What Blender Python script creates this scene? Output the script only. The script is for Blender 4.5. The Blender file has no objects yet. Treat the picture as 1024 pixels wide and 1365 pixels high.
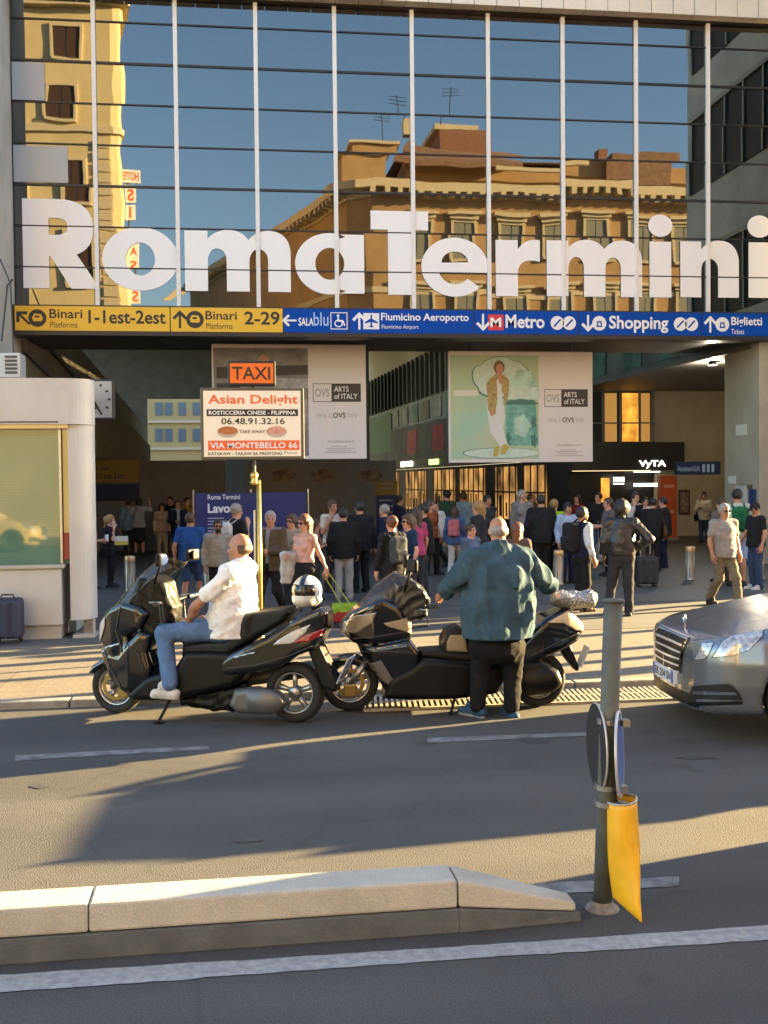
import bpy, bmesh, math, random
import numpy as np
from mathutils import Vector, Matrix
from mathutils.geometry import tessellate_polygon
from mathutils.bvhtree import BVHTree
R = math.radians
sc = bpy.context.scene
col = sc.collection
rng = random.Random(7)

# ------------------------------------------------------------------ camera
CZ, FPX = 2.05, 1450.0                      # eye height, focal length in photo pixels
YAW, PITCH, ROLL = R(7.4), math.atan(40.5/1450), 0.0098
_f = Vector((math.sin(YAW)*math.cos(PITCH), math.cos(YAW)*math.cos(PITCH), -math.sin(PITCH)))
_r0 = Vector((math.cos(YAW), -math.sin(YAW), 0)); _u0 = _r0.cross(_f)
_r = _r0*math.cos(ROLL) - _u0*math.sin(ROLL); _u = _r0*math.sin(ROLL) + _u0*math.cos(ROLL)
cam_d = bpy.data.cameras.new('camera'); cam = bpy.data.objects.new('camera', cam_d); col.objects.link(cam)
cam_d.sensor_fit = 'HORIZONTAL'; cam_d.sensor_width = 36; cam_d.lens = FPX/1024*36
cam_d.clip_start = .1; cam_d.clip_end = 2000
M = Matrix(((_r.x, _u.x, -_f.x, 0), (_r.y, _u.y, -_f.y, 0), (_r.z, _u.z, -_f.z, CZ), (0, 0, 0, 1)))
cam.matrix_world = M
sc.camera = cam

# ------------------------------------------------------------------ light
SUN_AZ, SUN_EL = R(74), R(11.5)               # azimuth clockwise from +Y
w = bpy.data.worlds.new('World'); sc.world = w; w.use_nodes = True
wn = w.node_tree; bg = wn.nodes['Background']
sky = wn.nodes.new('ShaderNodeTexSky'); sky.sky_type = 'NISHITA'; sky.sun_disc = False
sky.sun_elevation = SUN_EL; sky.sun_rotation = SUN_AZ; sky.air_density = 1.0; sky.dust_density = .6; sky.ozone_density = 1.6
wn.links.new(sky.outputs[0], bg.inputs[0]); bg.inputs[1].default_value = .06
sd = bpy.data.lights.new('sun', 'SUN'); sd.energy = 5.0; sd.angle = R(.5); sd.color = (1, .72, .32)
so = bpy.data.objects.new('sun', sd); col.objects.link(so)
sdir = Vector((math.sin(SUN_AZ)*math.cos(SUN_EL), math.cos(SUN_AZ)*math.cos(SUN_EL), math.sin(SUN_EL)))
so.rotation_euler = sdir.to_track_quat('Z', 'Y').to_euler()
so.location = sdir*60
sc.view_settings.view_transform = 'Standard'; sc.view_settings.look = 'None'
sc.view_settings.exposure = 3.6; sc.view_settings.gamma = 1
sc.render.engine = 'CYCLES'
sc.cycles.max_bounces = 6; sc.cycles.transparent_max_bounces = 8
sc.cycles.use_denoising = True
sc.cycles.caustics_reflective = False; sc.cycles.caustics_refractive = False

# ------------------------------------------------------------------ measuring from the photo
CP = Vector((0, 0, CZ))
def ray(px, py): return _f + _r*((px-512)/FPX) + _u*((682.5-py)/FPX)
def gnd(px, py, z=0.0):
    d = ray(px, py); t = (z-CZ)/d.z; return CP + d*t
def onY(px, py, Y):
    d = ray(px, py); return CP + d*(Y/d.y)
def proj(p):
    q = Vector(p)-CP; d = q.dot(_f); return 512+FPX*q.dot(_r)/d, 682.5-FPX*q.dot(_u)/d
def zat(x, y, py):                          # height at ground point (x, y) that lands on picture row py
    a, b = 0.0, 30.0
    for _ in range(40):
        m = (a+b)/2
        if proj((x, y, m))[1] > py: a = m
        else: b = m
    return a
YF = 23.8                                   # plane of the glass front

# ------------------------------------------------------------------ materials
MATS = {}
def mat(name, c, rough=.6, metal=0, var=0, vs=8, bump=0, bs=60, spec=.5, coat=0, emit=None, es=0, alpha=1, trans=0, c2=None, det=6):
    if name in MATS: return MATS[name]
    m = bpy.data.materials.new(name); m.use_nodes = True; nt = m.node_tree; b = nt.nodes['Principled BSDF']
    b.inputs['Base Color'].default_value = (*c, 1); b.inputs['Roughness'].default_value = rough
    b.inputs['Metallic'].default_value = metal; b.inputs['Specular IOR Level'].default_value = spec
    b.inputs['Coat Weight'].default_value = coat; b.inputs['Coat Roughness'].default_value = .05
    if trans: b.inputs['Transmission Weight'].default_value = trans
    if alpha < 1: b.inputs['Alpha'].default_value = alpha
    if emit: b.inputs['Emission Color'].default_value = (*emit, 1); b.inputs['Emission Strength'].default_value = es
    tc = nt.nodes.new('ShaderNodeTexCoord')
    if var or c2:
        n = nt.nodes.new('ShaderNodeTexNoise'); n.inputs['Scale'].default_value = vs; n.inputs['Detail'].default_value = det; n.inputs['Roughness'].default_value = .65
        nt.links.new(tc.outputs['Object'], n.inputs['Vector'])
        r = nt.nodes.new('ShaderNodeValToRGB')
        lo = c2 if c2 else tuple(max(0, x*(1-var)) for x in c); hi = c if c2 else tuple(min(1, x*(1+var)) for x in c)
        r.color_ramp.elements[0].position = .35; r.color_ramp.elements[1].position = .65
        r.color_ramp.elements[0].color = (*lo, 1); r.color_ramp.elements[1].color = (*hi, 1)
        nt.links.new(n.outputs['Fac'], r.inputs['Fac']); nt.links.new(r.outputs['Color'], b.inputs['Base Color'])
    if bump:
        n2 = nt.nodes.new('ShaderNodeTexNoise'); n2.inputs['Scale'].default_value = bs; n2.inputs['Detail'].default_value = 4
        nt.links.new(tc.outputs['Object'], n2.inputs['Vector'])
        bp = nt.nodes.new('ShaderNodeBump'); bp.inputs['Strength'].default_value = bump; bp.inputs['Distance'].default_value = .02
        nt.links.new(n2.outputs['Fac'], bp.inputs['Height']); nt.links.new(bp.outputs['Normal'], b.inputs['Normal'])
    MATS[name] = m; return m
def fabric(c, rough=.9, var=.2): return mat('cloth_%02x%02x%02x' % tuple(int(255*x) for x in c), c, rough, var=var, vs=9, bump=.3, bs=25, spec=.12)
SKIN = {k: mat('skin_'+k, c, .5, var=.1, vs=14) for k, c in dict(fair=(.52, .27, .18), tan=(.38, .18, .105), dark=(.09, .045, .03)).items()}
HAIR = {k: mat('hair_'+k, c, .5, var=.35, vs=60, bump=.5, bs=90) for k, c in dict(brown=(.06, .03, .015), black=(.012, .01, .009), grey=(.28, .25, .22), blond=(.3, .17, .06), auburn=(.12, .04, .018), white=(.5, .48, .44)).items()}
DARK = mat('dark_glass', (.01, .01, .012), .12)
LIP = mat('lip', (.34, .11, .08), .5); EYE = mat('eye', (.02, .014, .01), .3)

# ------------------------------------------------------------------ mesh building
def link(o, parent=None):
    col.objects.link(o)
    if parent is not None: o.parent = parent
    return o
def tag(o, label=None, cat=None, group=None, kind=None):
    if label: o['label'] = label
    if cat: o['category'] = cat
    if group: o['group'] = group
    if kind: o['kind'] = kind
    return o
def thing(name, label, cat, loc=(0, 0, 0), rz=0, group=None):
    o = bpy.data.objects.new(name, None); o.empty_display_size = .1; link(o)
    o.location = loc; o.rotation_euler = (0, 0, rz); return tag(o, label, cat, group)
def mesh_obj(name, v, f, mats, parent=None, fm=None, smooth=False):
    me = bpy.data.meshes.new(name); me.from_pydata([tuple(x) for x in v], [], [tuple(x) for x in f])
    for m in (mats if isinstance(mats, (list, tuple)) else [mats]): me.materials.append(m)
    if fm is not None: me.polygons.foreach_set('material_index', np.asarray(fm, np.int32))
    if smooth: me.polygons.foreach_set('use_smooth', [True]*len(me.polygons))
    me.update(); return link(bpy.data.objects.new(name, me), parent)
class MB:
    def __init__(s): s.v = []; s.f = []; s.m = []
    def add(s, v, f, m=0):
        n = len(s.v); s.v += [tuple(x) for x in v]; s.f += [tuple(i+n for i in q) for q in f]; s.m += [m]*len(f); return s
    def box(s, a, b, m=0, T=None):
        x0, y0, z0 = [min(a[i], b[i]) for i in range(3)]; x1, y1, z1 = [max(a[i], b[i]) for i in range(3)]
        v = [(x0,y0,z0),(x1,y0,z0),(x1,y1,z0),(x0,y1,z0),(x0,y0,z1),(x1,y0,z1),(x1,y1,z1),(x0,y1,z1)]
        if T: v = [tuple(T @ Vector(p)) for p in v]
        return s.add(v, [(3,2,1,0),(4,5,6,7),(0,1,5,4),(1,2,6,5),(2,3,7,6),(3,0,4,7)], m)
    def cyl(s, a, b, ra, rb=None, n=14, m=0, cap=True):
        a, b = Vector(a), Vector(b); rb = ra if rb is None else rb; d = (b-a).normalized()
        p = d.orthogonal().normalized(); q = d.cross(p); v = []
        for c, r in ((a, ra), (b, rb)):
            v += [c+p*(r*math.cos(2*math.pi*i/n))+q*(r*math.sin(2*math.pi*i/n)) for i in range(n)]
        f = [(i, (i+1) % n, n+(i+1) % n, n+i) for i in range(n)]
        if cap: f += [tuple(range(n-1, -1, -1)), tuple(range(n, 2*n))]
        return s.add(v, f, m)
    def tube(s, pts, r, n=8, m=0, closed=False):
        pts = [Vector(p) for p in pts]; k = len(pts); v = []; up = None
        for i, p in enumerate(pts):
            d = (pts[(i+1) % k]-pts[i-1] if closed else pts[min(i+1, k-1)]-pts[max(i-1, 0)]).normalized()
            up = d.orthogonal().normalized() if up is None else (up-d*up.dot(d)).normalized()
            q = d.cross(up); rr = r[i] if isinstance(r, (list, tuple)) else r
            v += [p+up*(rr*math.cos(2*math.pi*j/n))+q*(rr*math.sin(2*math.pi*j/n)) for j in range(n)]
        f = [(i*n+j, i*n+(j+1) % n, ((i+1) % k)*n+(j+1) % n, ((i+1) % k)*n+j) for i in range(k if closed else k-1) for j in range(n)]
        if not closed: f += [tuple(range(n-1, -1, -1)), tuple((k-1)*n+j for j in range(n))]
        return s.add(v, f, m)
    def lathe(s, prof, o=(0, 0, 0), ax='z', n=28, m=0):
        v = []; k = len(prof)
        for r, h in prof:
            for j in range(n):
                c, t = r*math.cos(2*math.pi*j/n), r*math.sin(2*math.pi*j/n)
                p = (c, t, h) if ax == 'z' else ((c, h, t) if ax == 'y' else (h, c, t))
                v.append((o[0]+p[0], o[1]+p[1], o[2]+p[2]))
        f = [(i*n+j, i*n+(j+1) % n, (i+1)*n+(j+1) % n, (i+1)*n+j) for i in range(k-1) for j in range(n)]
        return s.add(v, f, m)
    def flat(s, loops, fr, depth=0.0, m=0):
        """filled 2-D loops (first outer, rest holes) in frame fr=(origin, ux, uy); the front looks along ux x uy"""
        o, ux, uy = [Vector(q) for q in fr]; n = ux.cross(uy).normalized()
        P = [p for L in loops for p in L]
        tri = tessellate_polygon([[Vector((x, y, 0)) for x, y in L] for L in loops])
        N = len(P); F = [o+ux*x+uy*y+n*depth for x, y in P]; fs = []
        for t in tri:
            a, b, c = [P[i] for i in t]
            fs.append(tuple(t) if (b[0]-a[0])*(c[1]-a[1])-(b[1]-a[1])*(c[0]-a[0]) > 0 else tuple(t[::-1]))
        if depth == 0: return s.add(F, fs, m)
        B = [o+ux*x+uy*y for x, y in P]; g = list(fs) + [tuple(i+N for i in t[::-1]) for t in fs]
        base = 0
        for k, L in enumerate(loops):
            ar = sum(L[i][0]*L[(i+1) % len(L)][1]-L[(i+1) % len(L)][0]*L[i][1] for i in range(len(L)))
            for i in range(len(L)):
                a, b = base+i, base+(i+1) % len(L)
                if (ar > 0) != (k == 0): a, b = b, a
                g.append((b, a, a+N, b+N))
            base += len(L)
        return s.add(F+B, g, m)
    def build(s, name, mats, parent=None, smooth=False, bevel=0, seg=2):
        o = mesh_obj(name, s.v, s.f, mats, parent, s.m, smooth)
        if bevel:
            b = o.modifiers.new('bevel', 'BEVEL'); b.width = bevel; b.segments = seg; b.limit_method = 'ANGLE'; b.angle_limit = R(40)
        return o
def box_obj(name, a, b, m, parent=None, bevel=0): return MB().box(a, b).build(name, m, parent, bevel=bevel)
def ring2(cx, cy, rx, ry, n=40, a0=0, a1=360):
    return [(cx+rx*math.cos(R(a0+(a1-a0)*i/(n if a1-a0 == 360 else n-1))), cy+ry*math.sin(R(a0+(a1-a0)*i/(n if a1-a0 == 360 else n-1)))) for i in range(n)]
def text(name, body, box, fr, m, parent, bold=0.0, depth=0.0, keep=False, align='c'):
    """lettering fitted into box (x0, y0, x1, y1) of frame fr"""
    cu = bpy.data.curves.new('t', 'FONT'); cu.body = body; cu.size = 1; cu.offset = bold; cu.align_x = 'LEFT' if align == 'l' else 'CENTER'
    cu.resolution_u = 3; cu.space_line = .95
    ob = bpy.data.objects.new('t', cu); col.objects.link(ob); bpy.context.view_layer.update()
    me = bpy.data.meshes.new_from_object(ob.evaluated_get(bpy.context.evaluated_depsgraph_get()))
    bpy.data.objects.remove(ob); bpy.data.curves.remove(cu)
    P = np.array([v.co[:] for v in me.vertices]).reshape(-1, 3); lo, hi = P.min(0), P.max(0)
    sx = (box[2]-box[0])/(hi[0]-lo[0]); sy = (box[3]-box[1])/(hi[1]-lo[1])
    if keep: sx = sy = min(sx, sy)
    ox = box[0] if align == 'l' else (box[0]+box[2])/2-sx*(hi[0]-lo[0])/2; oy = (box[1]+box[3])/2-sy*(hi[1]-lo[1])/2
    o, ux, uy = [Vector(q) for q in fr]; n = ux.cross(uy).normalized()
    V = [o+ux*(ox+(p[0]-lo[0])*sx)+uy*(oy+(p[1]-lo[1])*sy)+n*depth for p in P]
    fs = [tuple(p.vertices) for p in me.polygons]; bpy.data.meshes.remove(me)
    return mesh_obj(name, V, fs, m, parent)
def frame(o, rz=0): return (Vector(o), Vector((math.cos(rz), math.sin(rz), 0)), Vector((0, 0, 1)))   # faces the camera side at rz = 0

# ------------------------------------------------------------------ smooth solids (signed distance -> surface nets)
class SDF:
    def __init__(s): s.p = []; s.cuts = []; s.wr = None
    def cone(s, a, b, ra, rb=None, m=0, k=.02, sub=False):
        a, b = np.array(a, np.float32), np.array(b, np.float32); rb = ra if rb is None else rb; ab = b-a; L = float(ab@ab)+1e-9; r = max(ra, rb)
        def fn(p):
            t = np.clip(((p-a)@ab)/L, 0, 1); return np.linalg.norm(p-a-t[..., None]*ab, axis=-1)-(ra+t*(rb-ra))
        s.p.append((fn, np.minimum(a, b)-r, np.maximum(a, b)+r, m, k, sub)); return s
    def ell(s, c, r, rot=None, m=0, k=.02, sub=False):
        c, r = np.array(c, np.float32), np.array(r, np.float32); A = np.array(rot, np.float32) if rot is not None else None
        def fn(p):
            q = p-c
            if A is not None: q = q@A
            k0 = np.linalg.norm(q/r, axis=-1); k1 = np.linalg.norm(q/(r*r), axis=-1)+1e-6; return k0*(k0-1)/k1
        b = r if A is None else np.full(3, r.max()); s.p.append((fn, c-b, c+b, m, k, sub)); return s
    def box(s, c, h, rot=None, rd=.02, m=0, k=.02, sub=False):
        c, h = np.array(c, np.float32), np.array(h, np.float32); A = np.array(rot, np.float32) if rot is not None else None
        def fn(p):
            q = p-c
            if A is not None: q = q@A
            q = np.abs(q)-h+rd; return np.linalg.norm(np.maximum(q, 0), axis=-1)+np.minimum(q.max(-1), 0)-rd
        b = h if A is None else np.full(3, float(np.linalg.norm(h))); s.p.append((fn, c-b, c+b, m, k, sub)); return s
    def poly(s, pts, w, rd=.03, y0=0, m=0, k=.02, sub=False, crown=0):
        """side profile pts in (x, z) given half-width w (number or w(x, z)), centred on y0"""
        P = np.array(pts, np.float32); Q = np.roll(P, -1, 0)
        wm = w if not callable(w) else float(np.max(w(P[:, 0], P[:, 1])))*1.1
        def fn(p):
            x, z = p[..., 0], p[..., 2]; d = np.full(x.shape, 1e9, np.float32); sg = np.ones(x.shape, np.float32)
            for (ax, az), (bx, bz) in zip(P, Q):
                ex, ez = bx-ax, bz-az; wx, wz = x-ax, z-az
                t = np.clip((wx*ex+wz*ez)/(ex*ex+ez*ez+1e-9), 0, 1); d = np.minimum(d, (wx-ex*t)**2+(wz-ez*t)**2)
                c1 = z >= az; c2 = z < bz; c3 = ex*wz > ez*wx
                sg = np.where((c1 & c2 & c3) | (~c1 & ~c2 & ~c3), -sg, sg)
            d = np.sqrt(d)*sg; ww = w(x, z) if callable(w) else w
            if crown: ww = ww+crown*np.minimum(0, d)*-1-crown*.1
            qx, qy = d+rd, np.abs(p[..., 1]-y0)-ww+rd
            return np.minimum(np.maximum(qx, qy), 0)+np.hypot(np.maximum(qx, 0), np.maximum(qy, 0))-rd
        lo = np.array([P[:, 0].min(), y0-wm-.1, P[:, 1].min()]); hi = np.array([P[:, 0].max(), y0+wm+.1, P[:, 1].max()])
        s.p.append((fn, lo, hi, m, k, sub)); return s
    def cut(s, n, c): s.cuts.append((np.array(n, np.float32), np.array(c, np.float32))); return s   # removes the side n points to
    def mesh(s, res, smooth=0):
        pos = [q for q in s.p if not q[5]]
        lo = np.min([q[1] for q in pos], 0)-res*3-.03; hi = np.max([q[2] for q in pos], 0)+res*3+.03
        n = np.ceil((hi-lo)/res).astype(int)+1
        ax = [lo[i]+res*np.arange(n[i]) for i in range(3)]
        D = np.full(n, 1e3, np.float32); B = np.full(n, 1e3, np.float32); I = np.zeros(n, np.int16)
        for fn, a, b, m, k, sub in s.p:
            mg = k+res*2.5+(.03 if s.wr else 0)
            i0 = np.maximum(np.floor((a-mg-lo)/res).astype(int), 0); i1 = np.minimum(np.ceil((b+mg-lo)/res).astype(int)+1, n)
            if (i1 <= i0).any(): continue
            sl = tuple(slice(i0[i], i1[i]) for i in range(3))
            p = np.stack(np.meshgrid(*[ax[i][sl[i]] for i in range(3)], indexing='ij'), -1).astype(np.float32)
            d = fn(p).astype(np.float32); o = D[sl]
            if sub:
                h = np.clip(.5-.5*(o+d)/k, 0, 1); D[sl] = o*(1-h)-d*h+k*h*(1-h); continue
            h = np.clip(.5+.5*(d-o)/k, 0, 1); D[sl] = np.where(o > 100, d, d*(1-h)+o*h-k*h*(1-h))
            bb = B[sl]; q = d < bb; bb[q] = d[q]; I[sl][q] = m
        if s.wr or s.cuts:
            p = np.stack(np.meshgrid(*ax, indexing='ij'), -1).astype(np.float32)
            if s.wr: D = np.where(D < 100, D+s.wr(p).astype(np.float32), D)
            for nn, c in s.cuts: D = np.maximum(D, (p-c)@nn)
        V, F = nets(D, lo, res)
        if smooth: V = relax(V, F, smooth)
        idx = np.clip(np.rint((V[F[:, 0]]-lo)/res).astype(int), 0, n-1)
        return V, F, I[idx[:, 0], idx[:, 1], idx[:, 2]]
    def build(s, name, mats, parent=None, res=.012, smooth=1, T=None):
        V, F, m = s.mesh(res, smooth)
        if T is not None: V = V@np.array(T.to_3x3()).T+np.array(T.translation)
        mats = mats if isinstance(mats, (list, tuple)) else [mats]
        me = bpy.data.meshes.new(name); me.vertices.add(len(V)); me.vertices.foreach_set('co', V.astype(np.float32).ravel())
        me.loops.add(F.size); me.loops.foreach_set('vertex_index', F.astype(np.int32).ravel())
        me.polygons.add(len(F)); me.polygons.foreach_set('loop_start', np.arange(0, F.size, 4, dtype=np.int32))
        for q in mats: me.materials.append(q)
        me.polygons.foreach_set('material_index', m.astype(np.int32)); me.polygons.foreach_set('use_smooth', np.ones(len(F), bool))
        me.update(calc_edges=True); return link(bpy.data.objects.new(name, me), parent)
def nets(D, lo, res):
    ins = D < 0; n = D.shape
    c = np.zeros(tuple(k-1 for k in n), np.int8)
    for i in (0, 1):
        for j in (0, 1):
            for k in (0, 1): c += ins[i:n[0]-1+i, j:n[1]-1+j, k:n[2]-1+k]
    cell = (c > 0) & (c < 8); ci = np.argwhere(cell); vid = np.full(cell.shape, -1, np.int64); vid[cell] = np.arange(len(ci))
    acc = np.zeros((len(ci), 3)); cnt = np.zeros(len(ci)); co = [(i, j, k) for i in (0, 1) for j in (0, 1) for k in (0, 1)]
    val = {q: D[ci[:, 0]+q[0], ci[:, 1]+q[1], ci[:, 2]+q[2]].astype(np.float64) for q in co}
    for a in co:
        for x in range(3):
            if a[x]: continue
            b = tuple(1 if i == x else a[i] for i in range(3)); va, vb = val[a], val[b]; s = (va < 0) != (vb < 0)
            t = np.where(s, va/(va-vb+1e-12), 0); t = np.clip(t, 0, 1)
            p = np.array(a, float)[None].repeat(len(ci), 0); p[:, x] += t; acc[s] += p[s]; cnt[s] += 1
    V = lo+res*(ci+acc/cnt[:, None]); F = []
    for x in range(3):
        y, z = (x+1) % 3, (x+2) % 3
        sl0 = [slice(None)]*3; sl1 = [slice(None)]*3; sl0[x] = slice(0, n[x]-1); sl1[x] = slice(1, n[x])
        A, B = ins[tuple(sl0)], ins[tuple(sl1)]; e = np.argwhere(A != B)
        ok = (e[:, y] > 0) & (e[:, z] > 0) & (e[:, y] < n[y]-1) & (e[:, z] < n[z]-1); e = e[ok]
        def g(dy, dz):
            q = e.copy(); q[:, y] -= dy; q[:, z] -= dz; return vid[q[:, 0], q[:, 1], q[:, 2]]
        q = np.stack([g(1, 1), g(0, 1), g(0, 0), g(1, 0)], 1); fl = ~A[e[:, 0], e[:, 1], e[:, 2]]; q[fl] = q[fl][:, ::-1]; F.append(q)
    return V, np.concatenate(F)
def relax(V, F, it):
    E = np.concatenate([F[:, [0, 1]], F[:, [1, 2]], F[:, [2, 3]], F[:, [3, 0]]]); a = np.concatenate([E[:, 0], E[:, 1]]); b = np.concatenate([E[:, 1], E[:, 0]])
    deg = np.bincount(a, minlength=len(V))[:, None]
    for _ in range(it):
        for lam in (.5, -.45):
            S = np.stack([np.bincount(a, V[b, i], len(V)) for i in range(3)], 1)/np.maximum(deg, 1); V = V+lam*(S-V)
    return V
def wrinkle(amp, seed=0, sc=1.0):
    r = np.random.RandomState(seed); W = [(r.normal(size=3)*(9*sc if i < 4 else 22*sc), r.uniform(0, 6.3), .6 if i < 4 else .3) for i in range(8)]
    def fn(p):
        q = p+.03*np.sin(p[..., [1, 2, 0]]*14+seed); return amp*sum(a*np.abs(np.sin(q@w.astype(np.float32)+ph)) for w, ph, a in W)-amp*2.5
    return fn
# ------------------------------------------------------------------ ground
PAV = .06; YG = 10.4
def ground_mat(name, c, c2, fine, bumpk, bricks=None, patch=.35, rough=.85, speck=.8):
    m = bpy.data.materials.new(name); m.use_nodes = True; nt = m.node_tree; b = nt.nodes['Principled BSDF']; N = nt.nodes.new; L = nt.links.new
    b.inputs['Roughness'].default_value = rough; b.inputs['Specular IOR Level'].default_value = .35
    tc = N('ShaderNodeTexCoord')
    big = N('ShaderNodeTexNoise'); big.inputs['Scale'].default_value = patch; big.inputs['Detail'].default_value = 8; big.inputs['Roughness'].default_value = .7
    L(tc.outputs['Object'], big.inputs['Vector'])
    r = N('ShaderNodeValToRGB'); r.color_ramp.elements[0].position = .3; r.color_ramp.elements[1].position = .7
    r.color_ramp.elements[0].color = (*c2, 1); r.color_ramp.elements[1].color = (*c, 1); L(big.outputs['Fac'], r.inputs['Fac'])
    sm = N('ShaderNodeTexNoise'); sm.inputs['Scale'].default_value = fine; sm.inputs['Detail'].default_value = 3; L(tc.outputs['Object'], sm.inputs['Vector'])
    r2 = N('ShaderNodeValToRGB'); r2.color_ramp.elements[0].position = .3; r2.color_ramp.elements[1].position = .75
    r2.color_ramp.elements[0].color = (.45, .45, .45, 1); r2.color_ramp.elements[1].color = (1.35, 1.32, 1.28, 1); L(sm.outputs['Fac'], r2.inputs['Fac'])
    mx = N('ShaderNodeMix'); mx.data_type = 'RGBA'; mx.blend_type = 'MULTIPLY'; mx.inputs['Factor'].default_value = speck
    L(r.outputs['Color'], mx.inputs['A']); L(r2.outputs['Color'], mx.inputs['B']); out = mx.outputs['Result']
    # spots and stains
    st = N('ShaderNodeTexNoise'); st.inputs['Scale'].default_value = 1.7; st.inputs['Detail'].default_value = 5; L(tc.outputs['Object'], st.inputs['Vector'])
    r3 = N('ShaderNodeValToRGB'); r3.color_ramp.elements[0].position = .62; r3.color_ramp.elements[1].position = .72
    r3.color_ramp.elements[0].color = (1, 1, 1, 1); r3.color_ramp.elements[1].color = (.72, .7, .68, 1); L(st.outputs['Fac'], r3.inputs['Fac'])
    m2 = N('ShaderNodeMix'); m2.data_type = 'RGBA'; m2.blend_type = 'MULTIPLY'; m2.inputs['Factor'].default_value = 1
    L(out, m2.inputs['A']); L(r3.outputs['Color'], m2.inputs['B']); out = m2.outputs['Result']
    if name == 'asphalt':
        vr = N('ShaderNodeTexVoronoi'); vr.feature = 'DISTANCE_TO_EDGE'; vr.inputs['Scale'].default_value = .9; wz_ = N('ShaderNodeTexNoise'); wz_.inputs['Scale'].default_value = 1.3; wz_.inputs['Detail'].default_value = 6; L(tc.outputs['Object'], wz_.inputs['Vector'])
        ad = N('ShaderNodeMix'); ad.data_type = 'RGBA'; ad.inputs['Factor'].default_value = .45; L(tc.outputs['Object'], ad.inputs['A']); L(wz_.outputs['Color'], ad.inputs['B']); L(ad.outputs['Result'], vr.inputs['Vector'])
        rc_ = N('ShaderNodeValToRGB'); rc_.color_ramp.elements[0].position = 0; rc_.color_ramp.elements[1].position = .009; rc_.color_ramp.elements[0].color = (.5, .5, .5, 1); rc_.color_ramp.elements[1].color = (1, 1, 1, 1); L(vr.outputs['Distance'], rc_.inputs['Fac'])
        m4 = N('ShaderNodeMix'); m4.data_type = 'RGBA'; m4.blend_type = 'MULTIPLY'; m4.inputs['Factor'].default_value = .3; L(out, m4.inputs['A']); L(rc_.outputs['Color'], m4.inputs['B']); out = m4.outputs['Result']
        wv = N('ShaderNodeTexNoise'); wv.inputs['Scale'].default_value = 1; wv.inputs['Detail'].default_value = 3; mp = N('ShaderNodeMapping'); mp.inputs['Scale'].default_value = (.12, 1.1, 1); L(tc.outputs['Object'], mp.inputs['Vector']); L(mp.outputs['Vector'], wv.inputs['Vector'])
        rw = N('ShaderNodeValToRGB'); rw.color_ramp.elements[0].position = .35; rw.color_ramp.elements[1].position = .65; rw.color_ramp.elements[0].color = (.78, .78, .79, 1); rw.color_ramp.elements[1].color = (1.18, 1.16, 1.12, 1); L(wv.outputs['Fac'], rw.inputs['Fac'])
        m5 = N('ShaderNodeMix'); m5.data_type = 'RGBA'; m5.blend_type = 'MULTIPLY'; m5.inputs['Factor'].default_value = 1; L(out, m5.inputs['A']); L(rw.outputs['Color'], m5.inputs['B']); out = m5.outputs['Result']
    if bricks:
        bt = N('ShaderNodeTexBrick'); bt.inputs['Scale'].default_value = 1; bt.inputs['Brick Width'].default_value = bricks[0]; bt.inputs['Row Height'].default_value = bricks[1]
        bt.inputs['Mortar Size'].default_value = .008; bt.inputs['Color1'].default_value = (1, 1, 1, 1); bt.inputs['Color2'].default_value = (.92, .91, .9, 1); bt.inputs['Mortar'].default_value = (.62, .6, .58, 1)
        L(tc.outputs['Object'], bt.inputs['Vector'])
        m3 = N('ShaderNodeMix'); m3.data_type = 'RGBA'; m3.blend_type = 'MULTIPLY'; m3.inputs['Factor'].default_value = 1
        L(out, m3.inputs['A']); L(bt.outputs['Color'], m3.inputs['B']); out = m3.outputs['Result']
    L(out, b.inputs['Base Color'])
    bp = N('ShaderNodeBump'); bp.inputs['Strength'].default_value = bumpk; bp.inputs['Distance'].default_value = .012
    L(sm.outputs['Fac'], bp.inputs['Height']); L(bp.outputs['Normal'], b.inputs['Normal'])
    MATS[name] = m; return m
ASPH = ground_mat('asphalt', (.102, .099, .095), (.073, .071, .07), 110, .5)
SLAB = ground_mat('paving', (.235, .2, .155), (.16, .14, .115), 60, .3, (2.4, 1.2))
TILE = ground_mat('dark_paving', (.13, .125, .12), (.095, .092, .09), 50, .2, (.8, .8), rough=.55)
def sheet(name, x0, y0, x1, y1, z, m):
    return tag(mesh_obj(name, [(x0, y0, z), (x1, y0, z), (x1, y1, z), (x0, y1, z)], [(0, 1, 2, 3)], m), kind='structure')
sheet('road', -400, -400, 400, 400, 0, ASPH)
tag(box_obj('pavement', (-70, YG, -.2), (70, 90, PAV), SLAB), kind='structure')
sheet('lane', -70, 13.9, 70, 16.9, PAV+.004, mat('lane_asphalt', (.085, .083, .08), .85, var=.2, vs=.7)); sheet('plaza', -70, 16.9, 70, 90, PAV+.008, TILE)
CURB = mat('kerb_stone', (.26, .235, .2), .8, var=.25, vs=6, bump=.3)
kb = MB(); x = -40.0
while x < 40: kb.box((x, YG-.16, -.1), (x+1.19, YG-.003, PAV+.012)); x += 1.2
tag(kb.build('kerb', CURB, bevel=.015), kind='structure')
tag(box_obj('far_pavement', (-70, -12.4, -.2), (70, -9.2, .12), SLAB), kind='structure')
PAINT = mat('road_paint', (.40, .385, .36), .8, c2=(.24, .23, .22), vs=22, det=12)
PAINT2 = mat('worn_road_paint', (.26, .25, .23), .8, c2=(.085, .08, .076), vs=7, det=9)
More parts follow.
